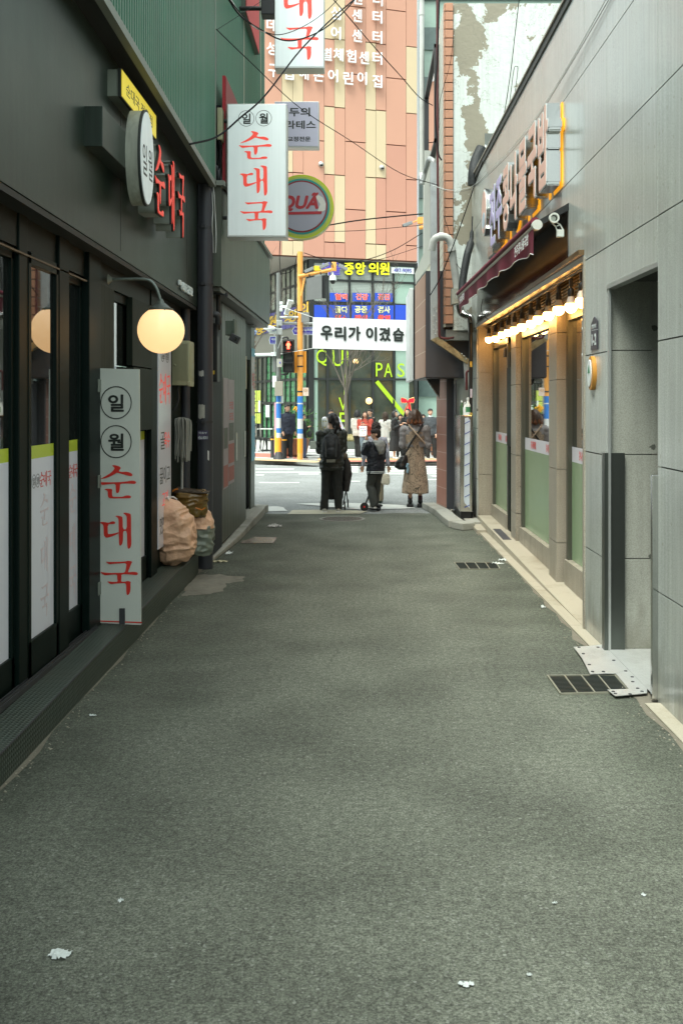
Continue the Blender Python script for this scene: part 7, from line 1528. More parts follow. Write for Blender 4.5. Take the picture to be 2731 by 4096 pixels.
def person(lb, px, d, H, ang, z0=0., hyaw=0., arms=None, legs=None, bottom='trousers', top_m=None, bot_m=None, shoe_m=None, hair='short', hair_m=None, build=1., vox=.010, hem=.08, collar=None, top_hem=.46, loose=1., nod=0., lean=0., group='people waiting across the street', face=True, sole=None, skirt_w=.125, fat_sleeve=1., puff=0., wr=.006, x=None, leg_w=1.):
    """figure of height H; ang 0 faces the camera, 180 shows its back"""
    t = thing('person', lb, 'person', group); x = (px-VX)*d/F if x is None else x
    M = Matrix.Translation((x, d, z0)) @ Matrix.Rotation(R(ang), 4, 'Z') @ Matrix.Rotation(R(lean), 4, 'X') @ Matrix.Scale(H, 4)
    HC = Vector((0, -.008, .928)); HM = Matrix.Translation(HC) @ Matrix.Rotation(R(hyaw), 4, 'Z') @ Matrix.Rotation(R(-nod), 4, 'X') @ Matrix.Translation(-HC)
    V = Vector; w2 = build
    A = arms or [((.135, .015, .635), (.145, -.035, .49)), ((-.135, .015, .635), (-.145, -.035, .49))]
    Lg = legs or [((.052, -.012, .28), (.055, .01, .045)), ((-.052, -.012, .28), (-.055, .01, .045))]
    sh = [V((.108*w2, 0, .805)), V((-.108*w2, 0, .805))]
    def fin(mb, headm=False):
        mm = M @ HM if headm else M
        mb.v = [tuple(mm @ V(v)) for v in mb.v]; return mb
    # body: one skin
    mb = MB(); hd = MB()
    hd.ball((0, 0, .94), (.047, .056, .058), 20); hd.ball((0, -.014, .905), (.037, .042, .042), 16); hd.ball((0, -.022, .882), (.022, .026, .018), 12)
    hd.tube([(0, -.056, .935), (0, -.068, .912), (0, -.058, .907)], [.005, .0095, .008], 8); hd.ball((0, -.052, .893), (.016, .008, .006), 8)
    for s in (-1, 1): hd.ball((s*.048, .006, .923), (.007, .012, .019), 10); hd.ball((s*.018, -.046, .948), (.014, .01, .006), 8)
    hd.v = [tuple(HM @ V(v)) for v in hd.v]; mb.v = list(hd.v); mb.f = list(hd.f); mb.mi = list(hd.mi)
    limb(mb, [(0, .012, .80), (0, .004, .86), HM @ V((0, -.002, .90))], [.036, .030, .032])
    loft(mb, [(0, 0, .47, .075*w2, .055), (0, 0, .56, .068*w2, .050), (0, 0, .68, .078*w2, .055), (0, .003, .78, .092*w2, .052), (0, .006, .825, .05, .035)])
    for k, s in enumerate((1, -1)):
        el, wr_ = V(A[k][0]), V(A[k][1]); limb(mb, [sh[k], el, wr_], [.028, .022, .0155])
        dv = (wr_-el).normalized(); ref = V((0, 0, 1)) if abs(dv.z) < .7 else V((0, -1, 0)); sd = dv.cross(ref).normalized(); up = sd.cross(dv).normalized()
        pc = wr_ + dv*.028; q = Matrix((sd, dv, up)).transposed()
        mb.ball(pc, (.021, .028, .010), 12, q=q)
        for j, (o_, ln) in enumerate(((-.016, .036), (-.0055, .043), (.005, .040), (.015, .031))):
            b0 = wr_+dv*.048+sd*o_; mb.tube([b0-dv*.01, b0+dv*ln*.5-up*.004, b0+dv*ln*.85-up*.016, b0+dv*ln*.8-up*.026], [.0064, .006, .0055, .005], 6)
        b0 = wr_+dv*.018+sd*(-.017*s); mb.tube([b0, b0+dv*.018+sd*(-.012*s)-up*.006, b0+dv*.036+sd*(-.010*s)-up*.014], [.0075, .0065, .0055], 6)
    for k in range(2):
        kn, an = V(Lg[k][0]), V(Lg[k][1]); s = 1 if k == 0 else -1
        limb(mb, [(s*.045*w2, 0, .48), kn, kn.lerp(an, .35)+V((0, .006, 0)), an], [.050*w2, .030, .028, .018]); limb(mb, [an, an+V((0, -.06, -.022))], [.018, .014])
    fuse(fin(mb), 'body', M_skin, vox*.75, t, 1)
    if face:
        mb = MB()
        for s in (-1, 1): mb.ball((s*.0185, -.0535, .936), (.008, .004, .0038), 8); mb.tube([(s*.009, -.056, .952), (s*.020, -.0545, .955), (s*.030, -.050, .951)], .0022, 5)
        fin(mb, True).build('eyes_and_brows', M_eye, t, True); mb = MB(); mb.ball((0, -.0585, .893), (.0135, .004, .0042), 8); fin(mb, True).build('mouth', M_lip, t, True)
    # top
    mb = MB(); th_ = top_hem; l_ = loose
    loft(mb, [(0, 0, th_, .093*w2*l_, .070*l_), (0, 0, th_+.06, .094*w2*l_, .072*l_), (0, 0, .60, .090*w2*l_, .066*l_), (0, 0, .70, .098*w2*l_, .070*l_), (0, .004, .775, .108*w2, .064), (0, .006, .815, .098*w2, .050), (0, .006, .842, .044, .040)])
    for k in range(2):
        el, wr_ = V(A[k][0]), V(A[k][1]); f_ = fat_sleeve; limb(mb, [sh[k]+V((0, .002, -.008)), el, wr_-(wr_-el)*.06], [.037*f_, .030*f_, .023*f_])
    if puff:
        for z in [th_+.02+i*.055 for i in range(int((.80-th_)/.055))]: loft(mb, [(0, 0, z-.018, .09*w2*l_, .066*l_), (0, 0, z, .099*w2*l_, .077*l_), (0, 0, z+.018, .09*w2*l_, .066*l_)])
    fuse(fin(mb), 'jacket' if collar or puff else 'top', top_m, vox, t, 2, wr*H, 16/H, zs=1.5)
    if collar:
        mb = MB(); mb.lathe([(.038, 0), (.043, .012), (.040, .035), (.034, .033)], (0, .006, .828), n=20); fin(mb).build('collar', collar, t, True)
    # bottom
    mb = MB()
    if bottom == 'trousers':
        loft(mb, [(0, 0, .43, .085*w2, .066), (0, 0, .50, .086*w2, .066), (0, 0, .56, .074*w2, .058)])
        for k in range(2): kn, an = V(Lg[k][0]), V(Lg[k][1]); s = 1 if k == 0 else -1; limb(mb, [(s*.044*w2, 0, .47), kn, kn.lerp(an, .35)+V((0, .007, 0)), an+V((0, 0, .012))], [.056*w2, .044*l_*leg_w, .043*l_*leg_w, .040*l_*leg_w])
        fuse(fin(mb), 'trousers', bot_m, vox, t, 2, wr*.8*H, 14/H)
    else:
        loft(mb, [(0, 0, hem, skirt_w, skirt_w*.72), (0, 0, hem+.08, skirt_w*.97, skirt_w*.72), (0, 0, .35, skirt_w*.86, skirt_w*.66), (0, 0, .50, .095*w2, .074), (0, 0, .60, .082*w2, .062)] + ([(0, 0, .72, .100*w2, .071), (0, .004, .775, .098*w2, .064), (0, .004, .79, .07*w2, .05)] if bottom == 'dress' else []))
        fuse(fin(mb), 'dress' if bottom == 'dress' else 'skirt', bot_m, vox, t, 1, wr*1.3*H, 12/H, zs=.35)
    # shoes
    for k in range(2):
        an = V(Lg[k][1]); zf = an.z-.045; mb = MB(); mb.ball((an.x, an.y+.002, zf+.032), (.027, .036, .029), 12); mb.ball((an.x, an.y-.038, zf+.024), (.028, .050, .023), 12); mb.tube([(an.x, an.y+.012, zf+.03), (an.x, an.y, zf+.055)], .021, 10)
        so = fuse(fin(mb), 'shoe', shoe_m, vox*.6, t, 1)
        if sole: mb = MB(); mb.bbox(an.x-.025, an.x+.025, an.y-.078, an.y+.034, zf+.0, zf+.016, .005); fin(mb).build('sole', sole, so)
    # hair
    hm = hair_m or M_hair; mb = MB()
    if hair != 'none':
        mb.ball((0, .008, .953), (.052, .058, .052), 20); mb.ball((0, .022, .93), (.049, .044, .050), 16)
        if face: mb.ball((0, -.036, .978), (.036, .024, .018), 12)
        if hair == 'bowl': mb.ball((0, -.026, .962), (.048, .040, .034), 16); mb.ball((0, .02, .915), (.05, .042, .035), 14)
        if hair == 'curly':
            rr = random.Random(int(px))
            for k in range(70): a, e = rr.uniform(0, 6.28), rr.uniform(-.3, 1.5); mb.ball((.053*math.cos(a)*math.cos(e), .012+.058*math.sin(a)*math.cos(e), .95+.055*math.sin(e)), rr.uniform(.010, .016), 6)
        if hair in ('long', 'bob', 'ponytail', 'wavy'):
            for s in (-1, 1): limb(mb, [(s*.044, .005, .955), (s*.050, .010, .92), (s*.050, .014, .885 if hair != 'ponytail' else .915)], [.018, .018, .016])
            limb(mb, [(0, .040, .94), (0, .046, .90), (0, .044, .875)], [.040, .042, .036])
        rr = random.Random(int(px)+3)
        if hair == 'long':
            for k in range(26): xx = rr.uniform(-.055, .055); yy = .048-abs(xx)*.6; limb(mb, [(xx, yy, .92), (xx*1.1, yy+.012, .84), (xx*1.15, yy+.018, rr.uniform(.70, .77))], [.012, .012, .007], 6)
            for s in (-1, 1): limb(mb, [(s*.046, -.012, .93), (s*.056, -.02, .87), (s*.060, -.03, .78)], [.014, .015, .008], 8)
        if hair in ('bob', 'wavy'):
            for k in range(60): a = rr.uniform(-.25, math.pi+.25); r_ = rr.uniform(.85, 1.08); cx, cy = .060*math.cos(a)*r_, .006+.056*math.sin(a)*r_; fl = rr.uniform(1.15, 1.5); limb(mb, [(cx*.8, cy*.8, .96), (cx*1.08, cy*1.08, .915), (cx*1.25, cy*1.22, .875), (cx*fl, cy*fl, rr.uniform(.85, .872))], [.012, .012, .010, .004], 6)
        if hair == 'ponytail':
            limb(mb, [(0, .058, .905), (0, .075, .895), (0, .070, .86), (.01, .060, .82)], [.022, .028, .026, .010])
            for k in range(16): xx = rr.uniform(-.04, .04); limb(mb, [(xx*.6, .060, .89), (xx*1.3, .070, .84), (xx*1.6, .066, rr.uniform(.79, .82))], [.010, .009, .004], 6)
        fuse(fin(mb, True), 'hair', hm, vox*.62, t, 1, .0016*H, 60/H, zs=.4)
    return t, M
def quad_on(M, P): return [M @ Vector(p) for p in P]
NG = 'people at the mouth of the alley'
M_shw = cl('white_sneaker', (.62, .62, .60), rough=.5); M_shb = cl('black_shoe', (.015, .015, .015), rough=.35); M_silver = cl('silver_sneaker', (.42, .41, .38), rough=.3, metal=.3, var=.3, scale=40); M_solew = cl('sole_white', (.6, .6, .57))
# woman with the pushchair
quilt = cl('quilted_black_jacket', (.030, .034, .028), rough=.45, var=.3)
t, M = person('woman with a backpack, black quilted jacket and wide black trousers holding the pushchair', 1326, 15.9, 1.585, 180, hyaw=50, arms=[((.125, -.01, .625), (.09, -.14, .585)), ((-.125, -.01, .625), (-.09, -.14, .585))], legs=[((.062, .0, .28), (.070, .01, .045)), ((-.062, .0, .28), (-.070, .01, .045))], top_m=quilt, bot_m=cl('wide_black_trousers', (.020, .022, .020)), shoe_m=M_silver, hair='ponytail', build=1.1, vox=.011, top_hem=.43, loose=1.15, fat_sleeve=1.1, leg_w=.86, puff=1, group=NG, sole=M_solew, wr=.008)
# make her trousers read wide and her shoes turn outwards; backpack worn on the back
BP = thing('backpack', 'large black backpack with grey straps worn by the woman with the pushchair', 'backpack', None)
mb = MB(); loft(mb, [(0, .115, .54, .085, .055), (0, .125, .60, .095, .065), (0, .125, .70, .09, .062), (0, .11, .77, .07, .05), (0, .10, .79, .04, .03)]); mb.ball((0, .175, .61), (.06, .03, .055), 14)
mb.v = [tuple(M @ Vector(v)) for v in mb.v]; fuse(mb, 'bag_body', cl('backpack_black', (.016, .018, .020), rough=.6), .009, BP, 1, .006, 14)
mb = MB()
for s in (-1, 1): mb.tube([(s*.055, .188, .74), (s*.052, .196, .66), (s*.05, .19, .57)], .007, 6); mb.tube([(s*.062, .10, .80), (s*.068, .03, .835), (s*.07, -.05, .80), (s*.075, -.055, .70)], .013, 6)
mb.tube([(-.03, .15, .79), (0, .15, .815), (.03, .15, .79)], .007, 6); mb.v = [tuple(M @ Vector(v)) for v in mb.v]; mb.build('strap', cl('strap_grey', (.07, .075, .075)), BP, True)
mb = MB(); mb.box(-.045, .045, .186, .19, .515, .545); mb.v = [tuple(M @ Vector(v)) for v in mb.v]; mb.build('reflective_label', cl('label_grey', (.16, .16, .13)), BP)
tag(BP, group=None)
# white face mask shown beside her head
MK = thing('face_mask', 'white oval face mask with yellow eyes beside the head of the pushchair woman', 'mask'); c_ = FR(1299, 1694, 15.55)
mb = MB(); mb.ball(c_, (.052, .035, .098), 24); mb.build('shell', M_white, MK, True)
mb = MB(); 
for dx, dz in ((-.022, .032), (.018, .034)): mb.ball(c_+Vector((dx, -.030, dz)), (.014, .006, .006), 10)
mb.ball(c_+Vector((0, -.026, -.055)), (.016, .008, .010), 10); mb.build('painted_eyes_and_lips', cl('mask_yellow', (.42, .38, .03)), MK, True)
mb = MB()
for dx, dz in ((-.022, .031), (.018, .033)): mb.ball(c_+Vector((dx, -.034, dz)), (.005, .004, .004), 8)
for dx in (-.022, .018): mb.tube([c_+Vector((dx-.014, -.031, .046)), c_+Vector((dx, -.033, .054)), c_+Vector((dx+.014, -.030, .046))], .002, 5)
mb.build('painted_pupils_and_brows', M_ink, MK, True)
# pushchair
PC = thing('pushchair', 'folded up tall black pushchair with a checked hood beside the woman', 'pushchair'); d_ = 16.3
def Pp(px, py, dd=d_): return FR(px, py, dd)
def wheel(c0, r, par, wdt=.022):
    mb = MB(); mb.lathe([(r*.80, -wdt/2), (r*.97, -wdt/2), (r, -wdt/4), (r, wdt/4), (r*.97, wdt/2), (r*.8, wdt/2)], tuple(c0), 'x', 24); w_ = mb.build('wheel', cl('tyre', (.02, .02, .02), rough=.7), par, True)
    mb = MB(); mb.lathe([(r*.80, -wdt*.3), (r*.80, wdt*.3)], tuple(c0), 'x', 20); mb.build('rim', cl('rim_grey', (.10, .10, .10), rough=.4), w_)
for x_, y_, dd in ((1379, 2026, 16.2), (1391, 2018, 16.6), (1310, 2022, 16.6), (1283, 2030, 16.2)): c0 = FR(x_, y_, dd); r = .072; c0.z = r; wheel(c0, r, PC)
mb = MB(); fr = cl('pushchair_frame', (.025, .025, .025), rough=.4, metal=.3)
for xx in (1372, 1284): 
    mb.tube([Pp(xx, 2020), Pp(xx+12, 1960), Pp(xx+19, 1880), Pp(xx+4, 1835)], .011, 8)
    mb.tube([Pp(xx+3, 1835), Pp(xx+4, 1900), Pp(xx+19, 2010, 16.6)], .010, 8)
mb.tube([Pp(1375, 1835), Pp(1390, 1834)], .012, 8); mb.tube([Pp(1284, 2032), Pp(1380, 2030)], .008, 6); mb.tube([Pp(1370, 1848), Pp(1388, 1848)], .010, 8); mb.build('frame', fr, PC, True)
mb = MB(); a, b = Pp(1292, 2005), Pp(1378, 1830)
loft(mb, [(a.x+.17, d_+.1, .17, .15, .12), (a.x+.17, d_+.1, .40, .175, .15), (a.x+.19, d_+.1, .62, .20, .14), (a.x+.19, d_+.08, .80, .17, .12), (a.x+.20, d_+.05, .92, .14, .10)]); fuse(mb, 'seat_fabric', M_blk, .010, PC, 1, .008, 12)
mb = MB(); loft(mb, [(Pp(1384, 0).x, d_+.05, .30, .045, .1), (Pp(1392, 0).x, d_+.05, .58, .065, .12), (Pp(1388, 0).x, d_+.05, .78, .05, .1), (Pp(1378, 0).x, d_+.02, .90, .03, .06)]); fuse(mb, 'side_cover', cl('cover_dark_brown', (.035, .03, .027)), .009, PC, 1, .006, 14)
mb = MB(); mb.ball(Pp(1377, 1822), (.038, .07, .075), 16); mb.tube([Pp(1382, 1815), Pp(1389, 1850), Pp(1388, 1885)], [.03, .026, .02], 8); fuse(mb, 'checked_hood', cl('hood_check', (.17, .14, .10), var=.5, scale=45), .008, PC, 1)
# older child behind with the knitted bag
t, M = person('child in a lavender grey sweatshirt and khaki trousers with dark curly hair behind the boy', 1503, 17.3, 1.40, 172, hyaw=10, arms=[((.14, .02, .63), (.165, -.02, .47)), ((-.138, .01, .63), (-.15, -.03, .47))], top_m=cl('lavender_sweat', (.36, .36, .42)), bot_m=cl('khaki', (.22, .19, .13)), shoe_m=cl('green_black_shoe', (.03, .045, .035)), hair='curly', hair_m=cl('dark_brown_hair', (.03, .022, .018), var=.3), build=1.0, vox=.012, loose=1.05, group=NG, face=False)
KBg = thing('knitted_bag', 'white knitted handbag hanging from the hand of the child in grey', 'bag'); c_ = FR(1542, 1912, 17.2)
mb = MB(); loft(mb, [(c_.x, c_.y, c_.z-.115, .055, .04), (c_.x, c_.y, c_.z-.08, .075, .055), (c_.x, c_.y, c_.z, .078, .05), (c_.x, c_.y, c_.z+.07, .06, .035)]); fuse(mb, 'pouch', cl('cream_knit', (.60, .55, .44), bump=.6, bscale=70), .007, KBg, 1, .004, 40)
mb = MB(); 
for o_ in (-.02, .02): mb.tube(spline([(c_.x-.045, c_.y+o_, c_.z+.06), (c_.x-.02, c_.y+o_, c_.z+.15), (c_.x-.0, c_.y+o_, c_.z+.20), (c_.x+.03, c_.y+o_, c_.z+.15), (c_.x+.05, c_.y+o_, c_.z+.06)], 4), .005, 6)
mb.build('handle', cl('cream_handle', (.6, .56, .5)), KBg, True)
# boy on the scooter
navy = cl('navy_varsity_jacket', (.014, .018, .026), rough=.6)
t, M = person('boy in a navy varsity jacket with a grey hood standing on a scooter', 1502, 16.15, 1.285, 222, z0=.045, hyaw=48, arms=[((.145, -.06, .70), (.045, -.135, .845)), ((-.128, -.01, .62), (-.12, -.08, .49))], legs=[((.070, -.03, .285), (.085, .06, .05)), ((-.055, -.045, .285), (-.05, -.07, .045))], top_m=navy, bot_m=cl('charcoal_joggers', (.045, .05, .045)), shoe_m=cl('cream_trainer', (.45, .42, .36), var=.3, scale=50), hair='bowl', hair_m=cl('brown_black_hair', (.022, .016, .014), var=.3), build=1.18, vox=.0105, loose=1.22, top_hem=.43, fat_sleeve=1.3, group=NG, sole=M_solew, wr=.009)
mb = MB(); hs_ = [(0, .03, .855, .058, .052), (0, .055, .84, .085, .06), (0, .09, .79, .085, .04), (0, .10, .73, .06, .03), (0, .10, .68, .03, .02)]; loft(mb, hs_); mb.v = [tuple(M @ Vector(v)) for v in mb.v]; fuse(mb, 'hood', cl('hood_grey', (.26, .27, .26)), .008, t, 2, .006, 16)
mb = MB()
for z in (.445, .462): 
    mb.tube([(math.cos(a)*.134, math.sin(a)*.093, z) for a in [2*math.pi*k/28 for k in range(28)]], .0035, 5, closed=True)
mb.v = [tuple(M @ Vector(v)) for v in mb.v]; mb.build('hem_stripe', M_white, t, True)
mb = MB(); w0, e0 = Vector((.045, -.135, .845)), Vector((.145, -.06, .70))
for k in (.12, .2, .28): p_ = w0.lerp(e0, k); dv = (w0-e0).normalized(); mb.tube([p_-dv*.004, p_+dv*.004], .036, 16)
mb.v = [tuple(M @ Vector(v)) for v in mb.v]; mb.build('cuff_stripe', M_white, t, True)
SC = thing('kick_scooter', 'small black kick scooter under the boy with a red front wheel hub', 'scooter'); 
c0 = FR(1457, 2034, 16.1); c0.z = .068
def wheel2(c0, r, par, cm):
    mb = MB(); mb.lathe([(r*.8, -.012), (r, -.010), (r, .010), (r*.8, .012)], tuple(c0), 'y', 22); w_ = mb.build('wheel', cl('tyre', (.02, .02, .02)), par, True); mb = MB(); mb.lathe([(r*.25, -.014), (r*.25, .014)], tuple(c0), 'y', 16); mb.build('hub', cm, w_)
wheel2(c0, .068, SC, pm('hub_red', (.6, .02, .02), rough=.4)); c1 = FR(1512, 2038, 16.15); c1.z = .045; wheel2(c1, .045, SC, M_dkgrey)
mb = MB(); mb.bbox(c0.x+.05, c1.x+.03, 16.06, 16.20, .028, .046, .006); mb.build('deck', M_dkgrey, SC)
mb = MB(); mb.tube([(c0.x, 16.12, .068), (c0.x+.10, 16.28, .30), (c0.x+.16, 16.36, .70)], .014, 8); mb.tube([(c0.x+.06, 16.36, .70), (c0.x+.26, 16.36, .70)], .012, 8); mb.build('steering_post', M_dkgrey, SC, True)
mb = MB(); mb.ball((c1.x+.02, 16.13, .085), (.055, .035, .025), 12); mb.build('rear_fender', M_black, SC, True)
# woman in the marbled dress
marb = cl('marbled_dress', (.36, .27, .19), var=.1)
def marble(m):
    L = m.node_tree.links.new; tc = nd(m, 'ShaderNodeNewGeometry'); n = nd(m, 'ShaderNodeTexNoise'); n.inputs['Scale'].default_value = 3.4; n.inputs['Detail'].default_value = 2; n.inputs['Distortion'].default_value = 2.2; L(tc.outputs['Position'], n.inputs['Vector'])
    f = mth(m, 'ABSOLUTE', mth(m, 'SINE', mth(m, 'MULTIPLY', n.outputs['Fac'], 42))); n2 = nd(m, 'ShaderNodeTexNoise'); n2.inputs['Scale'].default_value = 9; L(tc.outputs['Position'], n2.inputs['Vector'])
    f = mth(m, 'MULTIPLY', mth(m, 'LESS_THAN', f, .42), mth(m, 'GREATER_THAN', n2.outputs['Fac'], .42)); mulcol(m, mth(m, 'MULTIPLY', f, .85), (.05, .045, .032, 1))
marble(marb)
M_two = pm('brown_orange_hair', (.05, .024, .012), rough=.45, var=.4, scale=30, bump=.3, bscale=60)
o__ = geo_xyz(M_two); ff = mth(M_two, 'MULTIPLY', mth(M_two, 'LESS_THAN', mth(M_two, 'ADD', o__[2], mth(M_two, 'MULTIPLY', mth(M_two, 'SINE', mth(M_two, 'MULTIPLY', o__[0], 90)), .03)), 1.45), .7); mulcol(M_two, ff, (.20, .062, .015, 1))
t, M = person('woman in a long brown marbled dress and grey jumper with short orange tipped hair', 1660, 16.7, 1.64, 176, arms=[((.132, .0, .63), (.07, -.14, .68)), ((-.132, .0, .63), (-.07, -.14, .68))], legs=[((.045, -.005, .28), (.052, .01, .075)), ((-.045, -.005, .28), (-.052, .0, .075))], top_m=cl('grey_mauve_jumper', (.25, .235, .235)), bottom='dress', bot_m=marb, hem=.145, skirt_w=.138, shoe_m=M_shb, hair='wavy', hair_m=M_two, build=1.05, vox=.011, top_hem=.62, loose=.95, fat_sleeve=1.2, group=NG, face=False, collar=cl('turtleneck', (.24, .23, .23)))
mb = MB()
for s in (-.052, .052): mb.bbox(s-.033, s+.033, -.085, .045, 0, .032, .008)
mb.v = [tuple(M @ Vector(v)) for v in mb.v]; mb.build('platform_sole', M_black, t)
mb = MB()
for s in (-.052, .052): mb.lathe([(.024, .075), (.023, .12)], (s, .005, 0), n=14)
mb.v = [tuple(M @ Vector(v)) for v in mb.v]; mb.build('sock', cl('sock_maroon', (.05, .02, .025)), t, True)
HBg = thing('crossbody_bag', 'black leather crossbody bag with a blue plush charm on the woman in the marbled dress', 'bag')
mb = MB(); mb.tube([M @ Vector(p) for p in ((-.075, .030, .845), (-.04, .088, .78), (.03, .092, .68), (.085, .085, .58), (.12, .07, .54))], .0165, 6); mb.tube([M @ Vector(p) for p in ((-.075, .03, .845), (-.06, -.06, .78), (.06, -.09, .62), (.12, -.03, .54))], .014, 6); mb.build('strap', M_blk, HBg, True)
mb = MB(); c_ = M @ Vector((.135, .06, .455)); loft(mb, [(c_.x, c_.y, c_.z-.11, .06, .05), (c_.x-.01, c_.y, c_.z-.06, .115, .07), (c_.x, c_.y, c_.z+.02, .10, .06), (c_.x+.03, c_.y, c_.z+.10, .06, .035), (c_.x+.06, c_.y, c_.z+.13, .03, .02)]); fuse(mb, 'pouch', cl('black_leather', (.014, .014, .014), rough=.3), .009, HBg, 1, .006, 14)
mb = MB(); c2 = M @ Vector((.075, .10, .44)); 
for k in range(5): mb.ball(c2+Vector((random.uniform(-.01, .01), 0, -.03*k)), .026, 10)
fuse(mb, 'plush_charm', cl('pale_blue_plush', (.25, .38, .45), bump=.6, bscale=80), .006, HBg, 0, .003, 50)
mb = MB(); n_ = 26
for k in range(n_): tt = k/(n_-1); p_ = Vector((lerp(.062, -.10, tt), .074+.02*math.sin(tt*3.14), lerp(.84, .655, tt))); mb.ball(M @ p_, .015, 8)
for k in range(8): tt = k/7; mb.ball(M @ Vector((lerp(.062, .055, tt), lerp(.06, -.0, tt), lerp(.84, .865, tt))), .015, 8)
fuse(mb, 'scrunched_strap', cl('beige_scrunch', (.42, .31, .22)), .006, HBg, 0)
# far pavement
zf = .12
def far(lb, px, d, top, ang, **k):
    rr = random.Random(int(px*7)); e1, e2 = rr.uniform(-.03, .03), rr.uniform(-.012, .016); sft = rr.choice((-1, 1))*.012
    k.setdefault('legs', [((.052+sft+e2, -.012+e1*.5, .28), (.060+e2+sft*1.6, e1, .045)), ((-.052+sft*.5, -.018-e1*.4, .28), (-.052-e2+sft, -e1, .045))]); k.setdefault('lean', rr.uniform(-2.5, 1))
    k.setdefault('arms', [((.128, rr.uniform(-.01, .03), .635), (.125+rr.uniform(-.02, .02), rr.uniform(-.09, -.02), .50)), ((-.128, rr.uniform(-.01, .03), .635), (-.125-rr.uniform(-.02, .02), rr.uniform(-.09, -.02), .50))])
    H = (VY-top)*d/F + CH - zf; k.setdefault('vox', .018); return person(lb, px, d, H, ang, z0=zf, **k)
foldarm = [((.13, -.03, .64), (.05, -.12, .70)), ((-.13, -.03, .64), (-.05, -.12, .70))]
far('man in a navy field jacket over black beside the orange pole', 1151, 29.2, 1617, 25, hyaw=20, top_m=cl('navy_jacket', (.030, .036, .055)), bot_m=M_blk, shoe_m=M_shb, collar=cl('navy_collar', (.02, .022, .03)), build=1.15, top_hem=.44, loose=1.1, sole=M_solew)
t, M = far('woman in a black hoodie and blue jeans half behind the orange pole', 1217, 28.9, 1654, 75, arms=foldarm, top_m=M_blk, bot_m=cl('blue_jeans', (.05, .07, .13)), shoe_m=M_shb, hair='bob', sole=M_solew)
mb = MB(); c_ = FR(1238, 1735, 28.8); loft(mb, [(c_.x, c_.y, c_.z-.09, .06, .04), (c_.x, c_.y, c_.z, .085, .05), (c_.x+.01, c_.y, c_.z+.08, .06, .03)]); tag(fuse(mb, 'handbag', M_blk, .012, None, 1), 'black handbag carried by the woman behind the orange pole', 'bag')
t, M = far('person with black hair and a white sleeve mostly hidden behind the woman with the pushchair', 1324, 29.4, 1638, 10, top_m=cl('pale_lilac_robe', (.55, .55, .62)), bot_m=cl('robe_skirt', (.5, .5, .55)), shoe_m=M_shb, bottom='skirt', build=1.25, arms=[((.20, -.02, .66), (.26, -.05, .56)), ((-.13, -.03, .64), (-.08, -.12, .66))], fat_sleeve=1.6)
tag(MB().ball(FR(1357, 1706, 29.2), (.05, .05, .06), 12).build('orange_ball', cl('orange_cloth', (.7, .16, .04)), smooth=True), 'small orange ball shape beside the ponytail of the woman with the pushchair', 'ball')
far('person in a cream jacket seen from behind next to the woman in red', 1432, 29.5, 1639, 160, hyaw=-20, top_m=cl('cream_jacket', (.58, .55, .50)), bot_m=M_blk, shoe_m=M_shb, hair='bob', build=1.1, loose=1.15, sole=M_solew)
t, M = far('woman in a rust red jumper looking at her phone', 1459, 29.0, 1645, -8, nod=22, arms=foldarm, top_m=cl('rust_red_jumper', (.36, .055, .035)), bot_m=cl('faded_jeans', (.14, .19, .23)), shoe_m=M_shw, hair='long', hair_m=cl('dark_brown_long_hair', (.045, .025, .018)), build=1.2, loose=1.15, fat_sleeve=1.3)
PBg = thing('gift_bag', 'white paper gift bag with coloured symbols held by the woman in rust red', 'bag'); a, b = FR(1436, 1745, 28.72), FR(1467, 1704, 28.72)
mb = MB(); mb.bbox(a.x, b.x, 28.68, 28.76, a.z, b.z, .006); mb.build('paper_bag', M_white, PBg); mb = MB(); mb.tube(spline([(a.x+.06, 28.68, b.z), (a.x+.07, 28.68, b.z+.10), (a.x+.11, 28.68, b.z+.11), (a.x+.13, 28.68, b.z)], 4), .006, 5); mb.build('handle', cl('rope_beige', (.5, .45, .35)), PBg, True)
for k, (px, py, cc) in enumerate(((1444, 1713, (.05, .05, .06)), (1451, 1713, (.15, .10, .5)), (1458, 1712, (.6, .03, .03)), (1446, 1723, (.02, .25, .12)), (1453, 1723, (.45, .02, .06)), (1460, 1722, (.2, .06, .3)), (1454, 1738, (.6, .1, .1)))): mb = MB(); mb.lathe([(.016, 0), (.016, .004)], tuple(FR(px, py, 28.672)), 'y', 6); mb.build('printed_symbol', pm('bag_print%d' % k, cc, rough=.5), PBg)
far('man with tousled black hair and black coat between the red jumper and the boy', 1480, 30.2, 1636, -45, hyaw=-10, top_m=M_blk, bot_m=M_blk, shoe_m=M_shb, hair='short')
t, M = far('girl in a long black dress with a white collar looking down at a phone', 1577, 28.8, 1642, 70, nod=14, arms=foldarm, top_m=M_blk, bottom='skirt', bot_m=M_blk, hem=.17, skirt_w=.15, shoe_m=M_shw, hair='long', build=1.1, collar=M_white, loose=1.1)
mb = MB(); mb.bbox(FR(1566, 0, 28.5).x, FR(1577, 0, 28.5).x, 28.45, 28.52, py_z(1741, 28.5), py_z(1724, 28.5), .01); mb.tube([FR(1568, 1724, 28.5), FR(1572, 1700, 28.5), FR(1576, 1724, 28.5)], .006, 5); tag(mb.build('small_handbag', M_blk), 'tiny black handbag on the girl in the long black dress', 'bag')
far('girl in a long white waistcoat behind the girl in the black dress', 1541, 29.8, 1647, 160, hyaw=40, top_m=cl('white_knit_vest', (.60, .60, .56)), bottom='skirt', bot_m=cl('white_skirt', (.55, .55, .52)), hem=.32, shoe_m=M_shw, hair='long', hair_m=cl('brown_hair', (.05, .035, .025)))
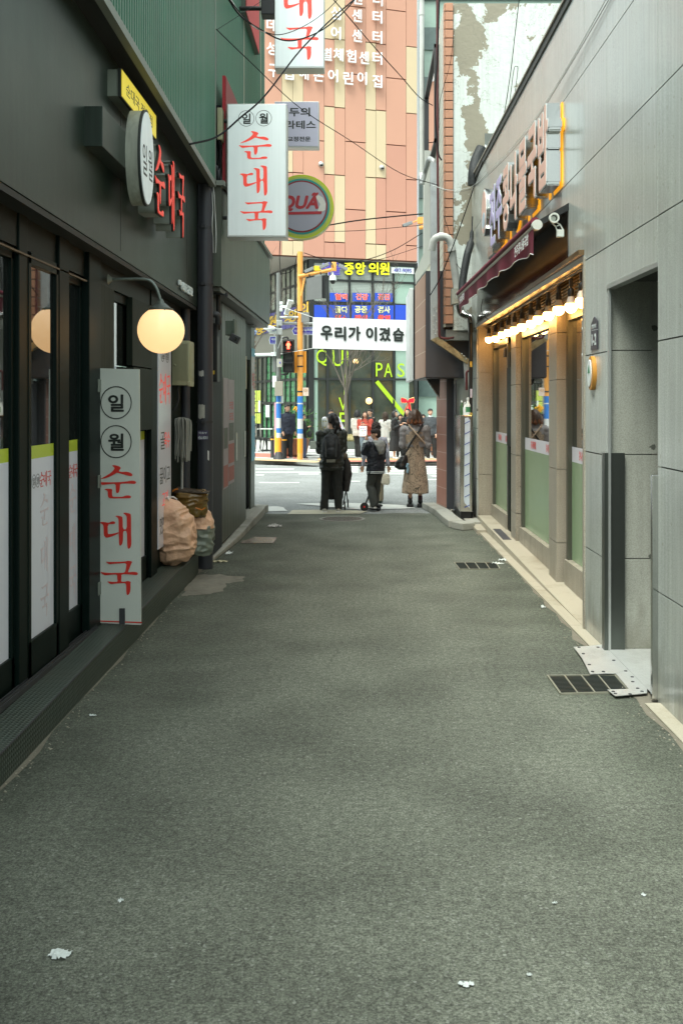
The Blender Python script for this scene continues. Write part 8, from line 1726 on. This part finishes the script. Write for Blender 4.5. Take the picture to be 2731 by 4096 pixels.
far('person with short dark hair peeking between the two phone users', 1601, 30.0, 1656, -10, top_m=cl('dark_brown_top', (.05, .04, .04)), bot_m=M_blk, shoe_m=M_shb, hair='bob')
far('girl in black holding her phone left of the marbled dress woman', 1631, 28.9, 1634, -30, nod=18, arms=foldarm, top_m=M_blk, bot_m=M_blk, shoe_m=M_shb, hair='long')
far('woman in a dark top between the marbled dress woman and the right man', 1692, 30.2, 1656, 0, top_m=cl('dark_maroon_top', (.06, .03, .03)), bot_m=M_blk, shoe_m=M_shb, hair='bob')
far('man in a charcoal jacket and white shirt standing at the right', 1722, 28.9, 1634, 8, top_m=cl('charcoal_jacket', (.055, .062, .068)), bot_m=M_blk, shoe_m=M_shb, hair='short', collar=M_white, build=1.15, top_hem=.46, loose=1.08, sole=M_solew)
# phones in hands
for px, py, dd, lb in ((1452, 1690, 28.5, 'black phone held by the woman in the rust red jumper'), (1600, 1690, 28.5, 'dark phone held by the girl in the long black dress'), (1623, 1683, 28.5, 'phone held by the girl in black left of the marbled dress'), (1238, 1710, 28.4, 'phone held by the woman behind the orange pole')):
    c_ = FR(px, py, dd); mb = MB(); mb.bbox(c_.x-.045, c_.x+.045, dd-.05, dd+.03, c_.z-.008, c_.z+.008, .003); tag(mb.build('phone', M_black), lb, 'phone', 'phones in hands')
# barrel-like wooden stack by the right pier
t = thing('barrel_planter', 'brown round wooden barrel half hidden behind the salmon pier', 'planter'); x = (1746-VX)*31/F; mb = MB(); mb.lathe([(.17, .12), (.21, .3), (.215, .5), (.20, .72), (.17, .75)], (x, 31, 0), n=20); mb.build('barrel', BRN, t, True); mb = MB()
for z in (.22, .4, .6): mb.lathe([(.222, z), (.222, z+.03)], (x, 31, 0), n=20)
mb.build('hoop', M_dkgrey, t, True)

# ================================================================ settle every thing on an origin at its own base
bpy.context.view_layer.update()
def descend(o):
    for ch_ in o.children:
        yield ch_; yield from descend(ch_)
for o in list(C.objects):
    if o.parent or o.type not in ('EMPTY', 'MESH') or o.get('kind'): continue
    ms = [m_ for m_ in ([o]+list(descend(o))) if m_.type == 'MESH']
    if not ms: continue
    pts = [v.co for m_ in ms for v in m_.data.vertices]
    lo = [min(p[i] for p in pts) for i in range(3)]; hi = [max(p[i] for p in pts) for i in range(3)]
    c_ = Vector(((lo[0]+hi[0])/2, (lo[1]+hi[1])/2, lo[2])); T_ = Matrix.Translation(-c_)
    seen = set()
    for m_ in ms:
        if m_.data.name not in seen: m_.data.transform(T_); seen.add(m_.data.name)
    o.location = c_

bpy.data.scenes.remove(TMP)
